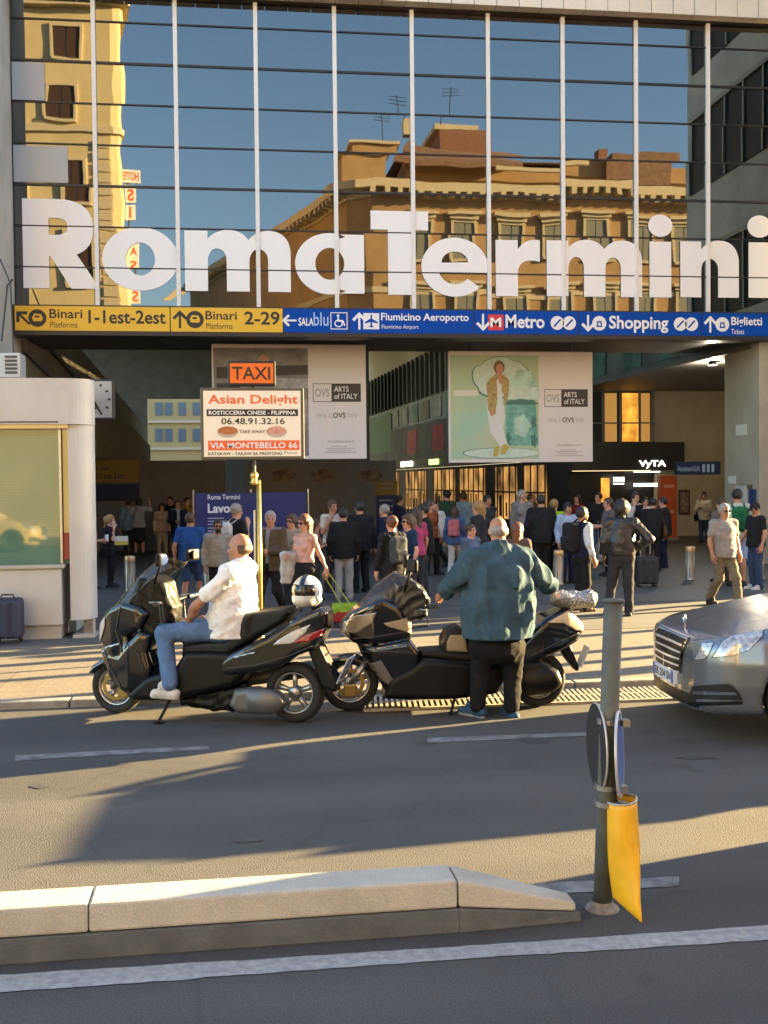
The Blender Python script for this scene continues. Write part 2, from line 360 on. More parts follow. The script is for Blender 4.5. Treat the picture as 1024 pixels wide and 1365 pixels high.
def strip(name, pts, m, z=.004):
    c = [gnd(*p, z) for p in pts]; v = []; rj_ = random.Random(len(name)+int(pts[0][1]))
    for i in range(len(c)):
        a, b = c[i], c[(i+1) % len(c)]; k = max(1, int((b-a).length/.07))
        for j in range(k): v.append(a.lerp(b, j/k)+Vector((rj_.gauss(0, .002), rj_.gauss(0, .0035), 0)))
    n = len(v)
    return tag(mesh_obj(name, v, [tuple(range(n-1, -1, -1))], m), kind='structure')
strip('lane_line', [(20, 1007), (278, 994), (278, 999), (20, 1014)], PAINT2)
strip('lane_line', [(570, 984), (800, 975), (800, 980), (570, 990)], PAINT2)
strip('edge_line', [(-200, 1312), (300, 1281), (605, 1262), (1100, 1228), (1100, 1248), (605, 1279), (300, 1301), (-200, 1338)], PAINT)
strip('hatch_line', [(660, 1180), (905, 1168), (905, 1181), (680, 1195)], PAINT2)
# manhole and patches
for cx_, cy_, rx_, ry_ in ((716, 988, 17, 3.2), (52, 1048, 12, 2.6), (930, 1010, 26, 2), (330, 1120, 20, 3)): strip('oil_stain', [(cx_+rx_*math.cos(t_*.449)*(1+.25*math.sin(3*t_+cx_)), cy_-ry_*math.sin(t_*.449)*(1+.25*math.sin(2*t_))) for t_ in range(14)], mat('tar', (.035, .034, .033), .6, c2=(.07, .067, .064), vs=12))
# drain grate along the kerb
gm = mat('grate_iron', (.11, .1, .09), .6, metal=.3, var=.3, vs=20)
g = MB(); xa, xb = gnd(480, 940).x, gnd(930, 930).x; ya, yb = 9.62, 10.2
g.box((xa, ya-.04, 0), (xb, ya, .022)); g.box((xa, yb, 0), (xb, yb+.03, .022)); g.box((xa, (ya+yb)/2-.012, 0), (xb, (ya+yb)/2+.012, .021))
k = 0; x = xa
while x < xb-.05: g.add([(x, ya, .019), (x+.026, ya, .019), (x+.086, yb, .019), (x+.06, yb, .019), (x, ya, .006), (x+.026, ya, .006), (x+.086, yb, .006), (x+.06, yb, .006)], [(0, 1, 2, 3), (0, 4, 5, 1), (1, 5, 6, 2), (2, 6, 7, 3), (3, 7, 4, 0)]); x += .052
g.box((xa, ya, .001), (xb, yb, .005), 1)
tag(g.build('drain_grate', [mat('grate_bar', (.34, .29, .22), .7, var=.3, vs=15), mat('pit', (.012, .012, .012), .9)]), 'long slotted drain grate in the gutter beneath the parked scooters', 'drain')

# traffic island
CONC = ground_mat('island_concrete', (.55, .51, .43), (.40, .365, .30), 120, .5, None, 2.6, speck=.3); CONC2 = mat('island_base_shaded', (.095, .1, .1), .85, var=.2, vs=5, bump=.3)  # base concrete's dark grey also holds the island's own shade
A = gnd(0, 1286); B = gnd(612, 1243); C = gnd(772, 1232); dx = (B-A).normalized(); ang = math.atan2(dx.y, dx.x)
T = Matrix.Translation((A.x, A.y, 0)) @ Matrix.Rotation(ang, 4, 'Z'); lb = (B-A).length; lc = (C-A).length; W = .24
def iz(z): return z
v = MB()
def solid(m, x0, x1, z0, z1a, z1b, wa=W, wb=W, ya=0.0, yb=0.0):
    P = [(x0, ya, z0), (x1, yb, z0), (x1, yb+wb, z0), (x0, ya+wa, z0), (x0, ya+.012, z1a), (x1, yb+.012, z1b), (x1, yb+wb-.01, z1b), (x0, ya+wa-.012, z1a)]
    return [tuple(T @ Vector(p)) for p in P], [(3, 2, 1, 0), (4, 5, 6, 7), (0, 1, 5, 4), (1, 2, 6, 5), (2, 3, 7, 6), (3, 0, 4, 7)], m
isl = thing('traffic_island', 'low concrete traffic island kerb with tapered end in front of the post', 'traffic island', (0, 0, 0))
top = MB(); cuts = [-4.0, -2.1, .37, lb-.003]
for a, b in zip(cuts, cuts[1:]): top.add(*solid(0, a+.0018, b-.0018, .112, .235, .235))
top.build('kerb_block', CONC, isl, bevel=.012, seg=2)
e = MB(); e.add(*solid(0, lb+.0018, lc, .112, .235, .062)); e.v = [(p[0], p[1], p[2]) for p in e.v]
e = MB(); P, F, _ = solid(0, lb+.0018, lc, .112, .234, .085, W, W*.6, 0, .03); P[1] = (P[1][0], P[1][1], .045); P[2] = (P[2][0], P[2][1], .045); e.add(P, F)
e.build('tapered_end', CONC, isl, bevel=.014, seg=3)
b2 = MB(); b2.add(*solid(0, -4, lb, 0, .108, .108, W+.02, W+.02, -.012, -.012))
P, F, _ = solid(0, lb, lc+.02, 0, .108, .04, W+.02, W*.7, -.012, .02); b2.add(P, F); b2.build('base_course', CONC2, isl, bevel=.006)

# ------------------------------------------------------------------ station glass front
WHITE = mat('white_metal', (.78, .76, .72), .45, var=.04); CREAM = mat('cream_cladding', (.72, .66, .54), .5, var=.06, vs=2)
BLACK = mat('black_metal', (.015, .015, .017), .45); STEEL = mat('steel', (.45, .44, .42), .32, metal=.9, var=.1, vs=12); GREY = mat('grey_metal', (.2, .2, .2), .5, var=.1)
st = thing('station_building', 'mirrored glass front of the railway station carrying huge white letters', 'building', (0, YF, 0))
def child(o): o.matrix_parent_inverse = o.parent.matrix_basis.inverted() if o.parent else Matrix(); return o
def gm_build(mb, name, m, parent, **k):
    o = mb.build(name, m, parent, **k); bpy.context.view_layer.update(); o.matrix_parent_inverse = Matrix.Translation((-parent.location.x, -parent.location.y, -parent.location.z)); return o
st.location = (0, 0, 0)                      # parts below are written in world coordinates
xm = [onY(127, 200, YF).x, onY(943, 200, YF).x]; dxm = (xm[1]-xm[0])/8; zs = [5.78+.862*i for i in range(8)]+[12.36]
XL = onY(19, 300, YF).x; XR = 14.2; xs = [XL]+[xm[0]+dxm*i for i in range(0, 10)]+[XR]
gl = bpy.data.materials.new('mirror_glass'); gl.use_nodes = True; nt = gl.node_tree; b = nt.nodes['Principled BSDF']
b.inputs['Base Color'].default_value = (.16, .165, .165, 1); b.inputs['Metallic'].default_value = 1; b.inputs['Roughness'].default_value = .012
nz = nt.nodes.new('ShaderNodeTexNoise'); nz.inputs['Scale'].default_value = .9; nz.inputs['Detail'].default_value = 1; tcn = nt.nodes.new('ShaderNodeTexCoord'); nt.links.new(tcn.outputs['Object'], nz.inputs['Vector'])
bpn = nt.nodes.new('ShaderNodeBump'); bpn.inputs['Strength'].default_value = .09; bpn.inputs['Distance'].default_value = .02; nt.links.new(nz.outputs['Fac'], bpn.inputs['Height']); nt.links.new(bpn.outputs['Normal'], b.inputs['Normal'])
for i in range(len(xs)-1):
    pn = MB()
    for j in range(8):
        t1, t2 = rng.gauss(0, .0022), rng.gauss(0, .0022); x0, x1, z0, z1 = xs[i]+.01, xs[i+1]-.01, zs[j]+.012, zs[j+1]-.012
        cx, cz = (x0+x1)/2, (z0+z1)/2
        pn.add([(x, YF+t1*(x-cx)+t2*(z-cz), z) for x, z in ((x0, z0), (x1, z0), (x1, z1), (x0, z1))], [(0, 1, 2, 3)])
    pn.build('glass_pane', gl, st)
for x in xs[1:-1]: box_obj('mullion', (x-.045, YF-.07, zs[0]-.03), (x+.045, YF+.05, zs[-1]), WHITE, st, .01)
for j, z in enumerate(zs[:-1]):
    th = .024 if j % 3 == 0 else .014
    box_obj('transom', (XL, YF-.03, z-th), (XR, YF+.04, z+th), BLACK, st)
hd = MB(); x = XL-.2
while x < XR: hd.box((x+.008, YF-.4, zs[-1]+.01), (x+.492, YF-.12, 15.2)); x += .5
hd.build('header_cladding', CREAM, st); box_obj('header_core', (XL-.2, YF-.11, zs[-1]-.02), (XR, YF+.2, 15.0), BLACK, st)
box_obj('back_panel', (XL, YF+.12, 5.25), (XR, YF+.2, zs[-1]-.03), BLACK, st)
for pts in ([(15, 82), (60, 80), (60, 134), (15, 134)], [(15, 193), (91, 193), (91, 244), (15, 243)]):
    a = onY(*pts[0], YF-.012); c = onY(*pts[2], YF-.012)
    box_obj('frosted_panel', (max(a.x, XL+.01), YF-.02, c.z), (c.x, YF-.012, a.z), mat('frosted', (.34, .38, .42), .35, spec=.8), st)
# letters
def bez(p0, p1, p2, p3, n=12):
    return [tuple((1-t)**3*p0[i]+3*(1-t)**2*t*p1[i]+3*(1-t)*t*t*p2[i]+t**3*p3[i] for i in (0, 1)) for t in [k/n for k in range(n+1)]]
def letter(ch, s):                            # unit width, x-height (or cap height) 1, s = stem width
    if ch == 'R':
        return [[[(0, 0), (0, 1)]+bez((.5, 1), (.84, 1), (.98, .86), (.98, .68))+bez((.98, .68), (.98, .52), (.88, .42), (.74, .385))+[(1.06, 0), (.66, 0), (.38, .36), (s, .36), (s, 0)],
                 [(s, .6)]+[(s, .79)]+bez((.44, .79), (.58, .79), (.62, .75), (.62, .695))+bez((.62, .695), (.62, .63), (.57, .6), (.44, .6))]]
    if ch == 'o': return [[ring2(.5, .5, .5, .52, 48), ring2(.5, .5, .5-s, .27, 36)]]
    if ch == 'T': return [[[(0, 1), (1, 1), (1, .775), (.5+s/2, .775), (.5+s/2, 0), (.5-s/2, 0), (.5-s/2, .775), (0, .775)]]]
    if ch == 'i': return [[[(0, 0), (1, 0), (1, 1), (0, 1)]], [ring2(.5, 1.285, .56, .2, 30)]]
    if ch == 'n':
        return [[[(0, 0), (0, 1), (s, 1), (s, .86)]+bez((s, .86), (s+.08, .97), (.55, 1.03), (.68, 1.02))+bez((.68, 1.02), (.9, 1.02), (1, .84), (1, .62))+[(1, 0), (1-s, 0), (1-s, .5)]+bez((1-s, .5), (1-s, .74), (s, .8), (s, .46))+[(s, 0)]]]
    if ch == 'm':
        c = .5-s/2
        return [[[(0, 0), (0, 1), (s, 1), (s, .87)]+bez((s, .87), (s+.05, .98), (.36, 1.03), (.42, 1.02))+bez((.42, 1.02), (.5, 1.02), (.56, .96), (.6, .86))+bez((.6, .86), (.66, .98), (.72, 1.02), (.79, 1.02))+bez((.79, 1.02), (.93, 1.02), (1, .86), (1, .64))
                 + [(1, 0), (1-s, 0), (1-s, .52)]+bez((1-s, .52), (1-s, .76), (c+s, .8), (c+s, .48))+[(c+s, 0), (c, 0), (c, .52)]+bez((c, .52), (c, .76), (s, .8), (s, .48))+[(s, 0)]]]
    if ch == 'a':
        return [[[(1, 0), (1, 1), (1-s, 1), (1-s, .93)]+ring2(.5, .5, .5, .52, 40, 62, 298)+[(1-s, .07), (1-s, 0)], ring2(.5, .5, .5-s+.07, .27, 36)]]
    if ch == 'e':
        return [[[(1, .41)]+[(1, .5)]+ring2(.5, .5, .5, .52, 50, 4, 318)+ring2(.5, .5, .5-s+.06, .3, 20, 318, 200)+[(.27, .41)], [(.3, .575)]+ring2(.5, .575, .2, .2, 24, 176, 4)]]
    if ch == 'r':
        return [[[(0, 0), (0, 1), (s, 1), (s, .84)]+bez((s, .84), (s+.14, .98), (.76, 1.03), (1, 1.01))+[(1, .62)]+bez((1, .62), (.7, .68), (s, .62), (s, .4))+[(s, 0)]]]
SPEC = [('R', 31.5, 128, 384.5, 265, .36), ('o', 137, 238.5, 386, 304, .31), ('m', 247, 388, 388.5, 308, .215), ('a', 394, 486, 391, 312, .36), ('T', 495, 571.5, 393, 281, .41),
        ('e', 562, 651, 394, 318, .31), ('r', 661, 720, 395, 320, .5), ('m', 729, 856, 395.5, 321, .225), ('i', 866, 895, 396.5, 322, 1), ('n', 907, 985, 396.5, 322, .355), ('i', 998, 1027, 397, 323, 1)]
base = onY(437, 390.5, YF-.02).z
for ch, p0, p1, y0, y1, s in SPEC:
    x0, x1 = onY(p0, y0, YF-.02).x, onY(p1, y0, YF-.02).x; h = onY(p0, y1, YF-.02).z-onY(p0, y0, YF-.02).z
    z0 = onY((p0+p1)/2, y0, YF-.02).z
    lt = MB()
    for loops in letter(ch, s): lt.flat([[(x*(x1-x0), y*h) for x, y in L] for L in loops], frame((x0, YF-.022, z0)), .006)
    lt.build('letter', mat('letter_white', (.86, .85, .84), .5, emit=(1, .97, .94), es=0), st)

# wayfinding sign band
YEL = mat('sign_yellow', (.78, .46, .03), .4); BLUE = mat('sign_blue', (.001, .062, .36), .6, spec=.15); SW = mat('sign_white', (.82, .82, .82), .5); SK = mat('sign_black', (.02, .018, .015), .5); RED = mat('sign_red', (.65, .03, .05), .4)
YS = YF-.28; wz = thing('wayfinding_sign', 'long yellow and blue wayfinding band under the glass front', 'sign'); wz0 = onY(512, 444, YS).z; wz1 = onY(512, 412.5, YS).z
def sx(px): return onY(px, 428, YS).x
sl0 = sx(19); hh = wz1-wz0
box_obj('housing', (sl0-.03, YS+.012, wz0-.1), (XR, YS+.5, wz1+.03), BLACK, wz, .01)
PAN = [(19, 227, YEL), (227, 377.5, YEL), (377.5, 466, BLUE), (466, 632, BLUE), (632, 771, BLUE), (771, 935, BLUE), (935, 1075, BLUE)]
panels = [box_obj('yellow_panel' if m is YEL else 'blue_panel', (sx(a)+.012, YS, wz0), (sx(b)-.012, YS+.03, wz1), m, wz) for a, b, m in PAN]
def wt(i, body, px0, px1, f0, f1, m, bold=.015, name='lettering'):
    return text(name, body, (0, f0*hh, sx(px1)-sx(px0), f1*hh), frame((sx(px0), YS-.004, wz0)), m, panels[i], bold)
def arrow(i, px, ang, m, size=.36):
    c = Vector((sx(px), YS-.004, wz0+hh*.5)); t = MB(); s = size*hh
    P = [(-.13, -1), (.13, -1), (.13, .45), (.62, -.05), (.85, .2), (0, 1.05), (-.85, .2), (-.62, -.05), (-.13, .45)]
    ca, sa = math.cos(R(ang)), math.sin(R(ang)); t.flat([[(s*(x*ca-y*sa), s*(x*sa+y*ca)) for x, y in P]], frame(c)); t.build('arrow', m, panels[i])
def disc(i, px, m, r=.36, m2=None, kind=None):
    c = Vector((sx(px), YS-.003, wz0+hh*.5)); t = MB(); t.flat([ring2(0, 0, r*hh, r*hh, 24)], frame(c))
    f2 = frame(c+Vector((0, -.003, 0))); q = r*hh
    if kind == 'train': t.flat([[(-.45*q, -.35*q), (.45*q, -.35*q), (.6*q, -.05*q), (.4*q, .45*q), (-.35*q, .5*q), (-.6*q, 0)]], f2, 0, 1); t.flat([[(-.3*q, .05*q), (.25*q, .05*q), (.2*q, .3*q), (-.25*q, .3*q)]], frame(c+Vector((0, -.006, 0))), 0, 0)
    if kind == 'stairs': t.flat([[(-.6*q, -.45*q), (-.4*q, -.6*q), (.6*q, .45*q), (.4*q, .6*q)]], f2, 0, 1)
    if kind == 'bag': t.flat([[(-.4*q, -.5*q), (.4*q, -.5*q), (.3*q, .3*q), (-.3*q, .3*q)], [(-.2*q, -.3*q), (.2*q, -.3*q), (.15*q, .1*q), (-.15*q, .1*q)]], f2, 0, 1)
    t.build('pictogram', [m, m2 or m], panels[i])
arrow(0, 31, 45, SK); disc(0, 50, SK, m2=YEL, kind='train'); wt(0, 'Binari', 66, 110, .5, .88, SK); wt(0, 'Platforms', 67, 103, .12, .36, SK, 0); wt(0, '1-1est-2est', 118, 221, .3, .86, SK, .02)
arrow(1, 240, 0, SK); disc(1, 260, SK, m2=YEL, kind='train'); wt(1, 'Binari', 274, 316, .5, .86, SK); wt(1, 'Platforms', 275, 310, .12, .36, SK, 0); wt(1, '2-29', 326, 373, .3, .86, SK, .02)
arrow(2, 386, 90, SW, .3); wt(2, 'SALA', 398, 418, .28, .62, SW, .02); wt(2, 'blu', 418, 438, .28, .85, mat('pale_blue', (.35, .5, .75), .5), .01)
pc = MB(); q = hh*.36; pc.flat([[(-q, -q), (q, -q), (q, q), (-q, q)], [(-.9*q, -.9*q), (.9*q, -.9*q), (.9*q, .9*q), (-.9*q, .9*q)]], frame((sx(452), YS-.003, wz0+hh/2)))
pc.flat([ring2(-.1*q, .6*q, .16*q, .16*q, 14)], frame((sx(452), YS-.003, wz0+hh/2))); pc.flat([ring2(-.05*q, -.3*q, .5*q, .45*q, 24), ring2(-.05*q, -.3*q, .36*q, .32*q, 24)], frame((sx(452), YS-.003, wz0+hh/2)))
pc.flat([[(-.2*q, -.1*q), (.4*q, -.1*q), (.6*q, -.6*q), (.75*q, -.5*q), (.5*q, .1*q), (0, .1*q), (0, .4*q), (-.2*q, .4*q)]], frame((sx(452), YS-.006, wz0+hh/2))); pc.build('pictogram', SW, panels[2])
arrow(3, 479, 0, SW); pc = MB(); q = hh*.34; fr = frame((sx(495), YS-.003, wz0+hh/2)); pc.flat([[(-q, -q), (q, -q), (q, q), (-q, q)]], fr)
fr = frame((sx(495), YS-.006, wz0+hh/2)); pc.flat([[(x*q, y*q) for x, y in ((-.1, .8), (-.1, .3), (-.8, -.1), (-.8, -.3), (-.1, -.1), (-.1, -.55), (-.3, -.75), (.3, -.75), (.1, -.55), (.1, -.1), (.8, -.3), (.8, -.1), (.1, .3), (.1, .8))]], fr, 0, 1); pc.build('pictogram', [SW, BLUE], panels[3])
wt(3, 'Fiumicino Aeroporto', 508, 625, .44, .86, SW, .02); wt(3, 'Fiumicino Airport', 509, 558, .14, .36, SW, 0)
arrow(4, 644, 180, SW); pc = MB(); q = hh*.34; pc.flat([[(-q, -q), (q, -q), (q, q), (-q, q)]], frame((sx(661), YS-.003, wz0+hh/2))); pm = pc.build('pictogram', RED, panels[4]); text('lettering', 'M', (-.7*q, -.6*q, .7*q, .6*q), frame((sx(661), YS-.007, wz0+hh/2)), SW, panels[4], .03)
wt(4, 'Metro', 674, 726, .26, .84, SW, .025); disc(4, 743, SW, .3, BLUE, 'stairs'); disc(4, 759, SW, .3, BLUE, 'stairs')
arrow(5, 784, 180, SW); disc(5, 799, SW, .32, BLUE, 'bag'); wt(5, 'Shopping', 812, 891, .1, .84, SW, .025); disc(5, 907, SW, .3, BLUE, 'stairs'); disc(5, 922, SW, .3, BLUE, 'stairs')
arrow(6, 947, 0, SW); disc(6, 963, SW, .32, BLUE, 'bag'); wt(6, 'Biglietti', 975, 1016, .36, .84, SW, .02); wt(6, 'Tickets', 975, 992, .08, .3, SW, 0)

# ------------------------------------------------------------------ left pier, wing, hall
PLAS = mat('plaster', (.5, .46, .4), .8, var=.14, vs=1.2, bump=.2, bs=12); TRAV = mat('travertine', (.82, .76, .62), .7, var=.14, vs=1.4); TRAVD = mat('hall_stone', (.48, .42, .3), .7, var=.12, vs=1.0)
lp = thing('station_pier', 'pale plastered wall at the left end of the glass front', 'wall')
box_obj('wall', (XL-3.5, YF-1.6, 0), (XL-.02, YF+.6, 15.2), PLAS, lp, .02)
cb = MB(); cb.tube([onY(2, 455, YF-1.66), onY(10, 380, YF-1.66), onY(17, 372, YF-1.64)], .02, 6); cb.tube([onY(0, 345, YF-1.65), onY(14, 378, YF-1.65), onY(18, 470, YF-1.65)], .015, 6); cb.build('cable', BLACK, lp)
hs = thing('station_hall', 'dark stone entrance passage of the station behind the sign band', 'building')
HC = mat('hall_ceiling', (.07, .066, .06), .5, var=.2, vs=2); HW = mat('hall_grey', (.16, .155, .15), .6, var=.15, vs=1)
a = onY(20, 358, YF+.3); c = onY(195, 570, YF+30); n = Vector((c.y-a.y, -(c.x-a.x), 0)).normalized()
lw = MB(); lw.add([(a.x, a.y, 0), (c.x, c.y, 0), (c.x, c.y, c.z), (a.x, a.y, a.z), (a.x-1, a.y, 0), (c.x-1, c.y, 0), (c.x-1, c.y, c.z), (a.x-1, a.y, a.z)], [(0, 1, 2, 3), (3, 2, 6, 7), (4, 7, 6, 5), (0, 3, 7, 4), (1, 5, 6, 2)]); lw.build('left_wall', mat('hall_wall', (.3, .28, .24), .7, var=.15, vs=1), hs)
def lwp(t, z, off=.0): return Vector((a.x+(c.x-a.x)*t, a.y+(c.y-a.y)*t, z))+n*off
pp = MB()
for px0, y0, px1, y1 in ((28, 455, 62, 500), (50, 460, 95, 500)): pass
pp.tube([lwp(.02, 5.0, .06), lwp(.2, 4.55, .06)], .05, 8); pp.tube([lwp(.02, 5.7, .06), lwp(.3, 5.0, .06)], .06, 8); pp.build('pipe', GREY, hs)
fl = MB(); fm_ = mat('fluted_concrete', (.42, .39, .31), .8, var=.15)
N = 46
for i in range(N):
    t0 = .3+.7*i/N; t1 = .3+.7*(i+.55)/N; z0 = 2.9; z1 = a.z+(c.z-a.z)*t0-.9
    p, q = lwp(t0, z0, .02), lwp(t1, z0, .02); p2, q2 = lwp(t0, z0, .2), lwp(t1, z0, .2)
    fl.add([p, q, q2, p2]+[Vector((w_.x, w_.y, z1)) for w_ in (p, q, q2, p2)], [(3, 2, 6, 7), (0, 3, 7, 4), (1, 5, 6, 2), (4, 7, 6, 5)])
fl.build('fluted_panel', fm_, hs)
YB = 74.0
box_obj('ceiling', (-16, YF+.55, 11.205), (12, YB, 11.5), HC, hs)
cbm = MB()
for y in np.arange(YF+6, YB, 6): cbm.box((-16, y, 10.7), (6.4, y+.5, 11.195))
cbm.build('ceiling_beam', HC, hs)
box_obj('lintel', (XL, YF+.45, 5.3), (XR, YF+3.2, 5.5), HC, hs)
# end wall with an opening that shows the added block standing in for a reflection
o0 = onY(196, 531, 60); o1 = onY(300, 615, 60)
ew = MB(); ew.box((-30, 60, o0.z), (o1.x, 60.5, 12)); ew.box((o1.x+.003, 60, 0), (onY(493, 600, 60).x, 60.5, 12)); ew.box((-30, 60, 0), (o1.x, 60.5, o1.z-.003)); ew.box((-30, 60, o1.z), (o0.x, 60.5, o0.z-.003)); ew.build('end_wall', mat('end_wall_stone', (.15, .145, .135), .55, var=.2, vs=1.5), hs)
box_obj('low_wall', (onY(100, 640, 33).x, 33, 0), (onY(300, 640, 33).x, 33.4, onY(200, 614, 33).z), HW, hs)
# right side of the hall
PR0 = Vector((onY(1013, 600, YF).x, YF, 0)); PRd = Vector((-.066, .998, 0)).normalized(); PRn = Vector((-PRd.y, PRd.x, 0))
def prp(Y, z, off=0.0): t = (Y-YF)/PRd.y; q = PR0+PRd*t+PRn*off; return Vector((q.x, q.y, z))
def prquad(name, Y0, Y1, z0, z1, m, off=0.0, th=.12):
    q = MB(); P = [prp(Y0, z0, off), prp(Y1, z0, off), prp(Y1, z1, off), prp(Y0, z1, off)]; P += [p_-PRn*th for p_ in P]
    q.add(P, [(3, 2, 1, 0), (4, 5, 6, 7), (0, 1, 5, 4), (1, 2, 6, 5), (2, 3, 7, 6), (3, 0, 4, 7)]); return q.build(name, m, hs)
ZA = 5.2
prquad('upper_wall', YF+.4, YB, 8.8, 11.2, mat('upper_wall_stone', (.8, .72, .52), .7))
DG = mat('dark_glazing', (.03, .035, .035), .15, spec=.8)
prquad('glazing_band', YF+.4, YB, 6.5, 8.79, DG, -.1)
fn_ = MB()
for y in np.arange(YF+.6, YB, 1.1):
    P = [prp(y, 6.5, .0), prp(y+.16, 6.5, .0), prp(y+.16, 8.79, .0), prp(y, 8.79, .0)]; P += [p_+PRn*.14 for p_ in P]; fn_.add(P, [(0, 1, 2, 3), (4, 7, 6, 5), (0, 4, 5, 1), (1, 5, 6, 2), (2, 6, 7, 3), (3, 7, 4, 0)])
fn_.build('glazing_fins', mat('fin', (.10, .11, .10), .5), hs)
prquad('shop_band', YF+.4, YB, ZA, 6.49, mat('shop_band', (.16, .18, .18), .2, var=.3, vs=.8, spec=.7), -.04)
r2 = random.Random(3)
for y in np.arange(YF+1.2, YB-1, 2.6):       # posters behind the upper shop glass
    prquad('shop_poster', y, y+1.2+r2.random()*.6, ZA+.12, 6.3, mat('poster_%d' % int(r2.random()*4), [(.32, .12, .1), (.1, .2, .16), (.36, .33, .3), (.15, .12, .1)][int(r2.random()*4)], .4, var=.5, vs=1.6), 0.0, .03)
prquad('green_panel', YF+.5, YF+7.5, 5.75, 6.48, mat('shop_green', (.02, .14, .07), .4), .005, .03)
prquad('green_panel', 66, 73, 3.9, 6.2, MATS['shop_green'], .005, .03)
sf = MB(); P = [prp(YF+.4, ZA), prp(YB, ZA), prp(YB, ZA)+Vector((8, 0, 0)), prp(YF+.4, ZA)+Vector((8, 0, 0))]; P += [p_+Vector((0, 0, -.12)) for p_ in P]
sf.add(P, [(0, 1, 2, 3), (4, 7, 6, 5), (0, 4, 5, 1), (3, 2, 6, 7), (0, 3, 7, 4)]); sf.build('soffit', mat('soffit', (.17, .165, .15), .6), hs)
YW = 36.0; xw0, xw1 = prp(YW, 0).x, 18.0
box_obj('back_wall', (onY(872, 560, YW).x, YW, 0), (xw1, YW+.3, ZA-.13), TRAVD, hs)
def glow(m, sc_, lo, hi, k):
    nt = m.node_tree; b = nt.nodes['Principled BSDF']; n = nt.nodes.new('ShaderNodeTexNoise'); n.inputs['Scale'].default_value = sc_; n.inputs['Detail'].default_value = 3; tc = nt.nodes.new('ShaderNodeTexCoord'); mp = nt.nodes.new('ShaderNodeMapping'); mp.inputs['Scale'].default_value = (1.3, 1.3, .9)
    nt.links.new(tc.outputs['Object'], mp.inputs['Vector']); nt.links.new(mp.outputs['Vector'], n.inputs['Vector']); r = nt.nodes.new('ShaderNodeMapRange'); r.inputs['From Min'].default_value = lo; r.inputs['From Max'].default_value = hi; r.inputs['To Min'].default_value = 0; r.inputs['To Max'].default_value = k
    nt.links.new(n.outputs['Fac'], r.inputs['Value']); nt.links.new(r.outputs['Result'], b.inputs['Emission Strength'])
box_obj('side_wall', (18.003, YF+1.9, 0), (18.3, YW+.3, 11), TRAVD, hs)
SHOP = mat('shop_black', (.02, .018, .017), .35)
box_obj('shop_fascia', (xw0, YW-.5, 2.35), (onY(905, 600, YW).x, YW-.01, 3.3), mat('fascia', (.03, .03, .03), .4), hs)
GOLD = mat('lit_curtain', (.5, .25, .05), .8, emit=(1, .42, .05), es=.11, var=.4, vs=3); WARM = mat('lit_shop', (.1, .06, .03), .5, emit=(1, .5, .14), es=.075, var=.5, vs=1.5)
glow(WARM, .8, .3, .8, .10); glow(GOLD, 2.6, .2, .7, .13)
box_obj('curved_window', (xw0, YW-.02, 3.31), (onY(868, 560, YW).x, YW+.2, ZA-.14), DG, hs)
for p0, p1, m in ((806, 822, mat('dim_curtain', (.4, .25, .08), .8, emit=(1, .5, .12), es=.035)), (829, 851, GOLD), (854, 866, MATS['dim_curtain'])):
    box_obj('curtain', (onY(p0, 560, YW).x, YW-.035, 3.34), (onY(p1, 560, YW).x, YW-.03, ZA-.2), m, hs)
for p in (803, 826, 852, 870): box_obj('window_bar', (onY(p, 560, YW).x-.04, YW-.08, 3.31), (onY(p, 560, YW).x+.04, YW-.04, ZA-.14), GREY, hs)
box_obj('window_rail', (xw0, YW-.1, 3.95), (onY(872, 560, YW).x, YW-.085, 4.0), GREY, hs)
box_obj('shop_front', (xw0, YW-.02, 0), (onY(871, 640, YW).x, YW+.2, 2.34), SHOP, hs)
sg = text('lettering', 'VyTA', (0, 0, onY(880, 636, YW).x-onY(845, 636, YW).x, .26), frame((onY(845, 636, YW).x, YW-.53, 2.42)), mat('lit_sign', (.9, .85, .75), .5, emit=(1, .9, .75), es=.7), hs, .01)
ln = MB()
for p0, p1, y in ((845, 880, 629), (845, 880, 645), (845, 880, 648), (818, 832, 645)): q = onY(p0, y, YW-.53); q2 = onY(p1, y, YW-.53); ln.box((q.x, YW-.53, q.z-.012), (q2.x, YW-.52, q.z+.012))
for p in (819, 823, 827, 831): q = onY(p, 640, YW-.53); ln.box((q.x-.02, YW-.53, q.z-.06), (q.x+.03, YW-.52, q.z+.1))
ln.build('lit_strip', MATS['lit_sign'], hs)
box_obj('lit_doorway', (onY(801, 660, YW).x, YW-.05, .9), (onY(812, 660, YW).x, YW-.03, 2.1), GOLD, hs)
# receding shop fronts along the right side of the hall
prquad('shop_upper', YW, YB, 3.35, ZA-.13, mat('shop_upper', (.10, .09, .08), .5, var=.4, vs=.7))
prquad('shop_sign_band', YW, YB, 2.75, 3.34, SHOP, .03)
prquad('shop_wall', YW, YB, 0, 2.74, SHOP)
for y, l in ((38.2, 2.6), (41.6, 2.8), (46, 4), (51, 4), (57, 5), (64, 5)):
    prquad('lit_window', y, y+l, .5, 2.6, WARM, .03, .02); prquad('shop_shelf', y+.1, y+l-.1, 1.55, 1.62, SHOP, .06, .02)
    for k_ in range(int(l/.8)+1): prquad('shop_mullion', y+k_*.8-.04, y+k_*.8+.05, .4, 2.7, SHOP, .08, .03)
    for k_ in range(int(l/.8)): prquad('display', y+k_*.8+.2+r2.random()*.2, y+k_*.8+.45+r2.random()*.2, .6, 1.1+r2.random()*.4, mat('display_%d' % (k_ % 3), [(.05, .03, .02), (.12, .03, .03), (.1, .08, .06)][k_ % 3], .6), .055, .015)
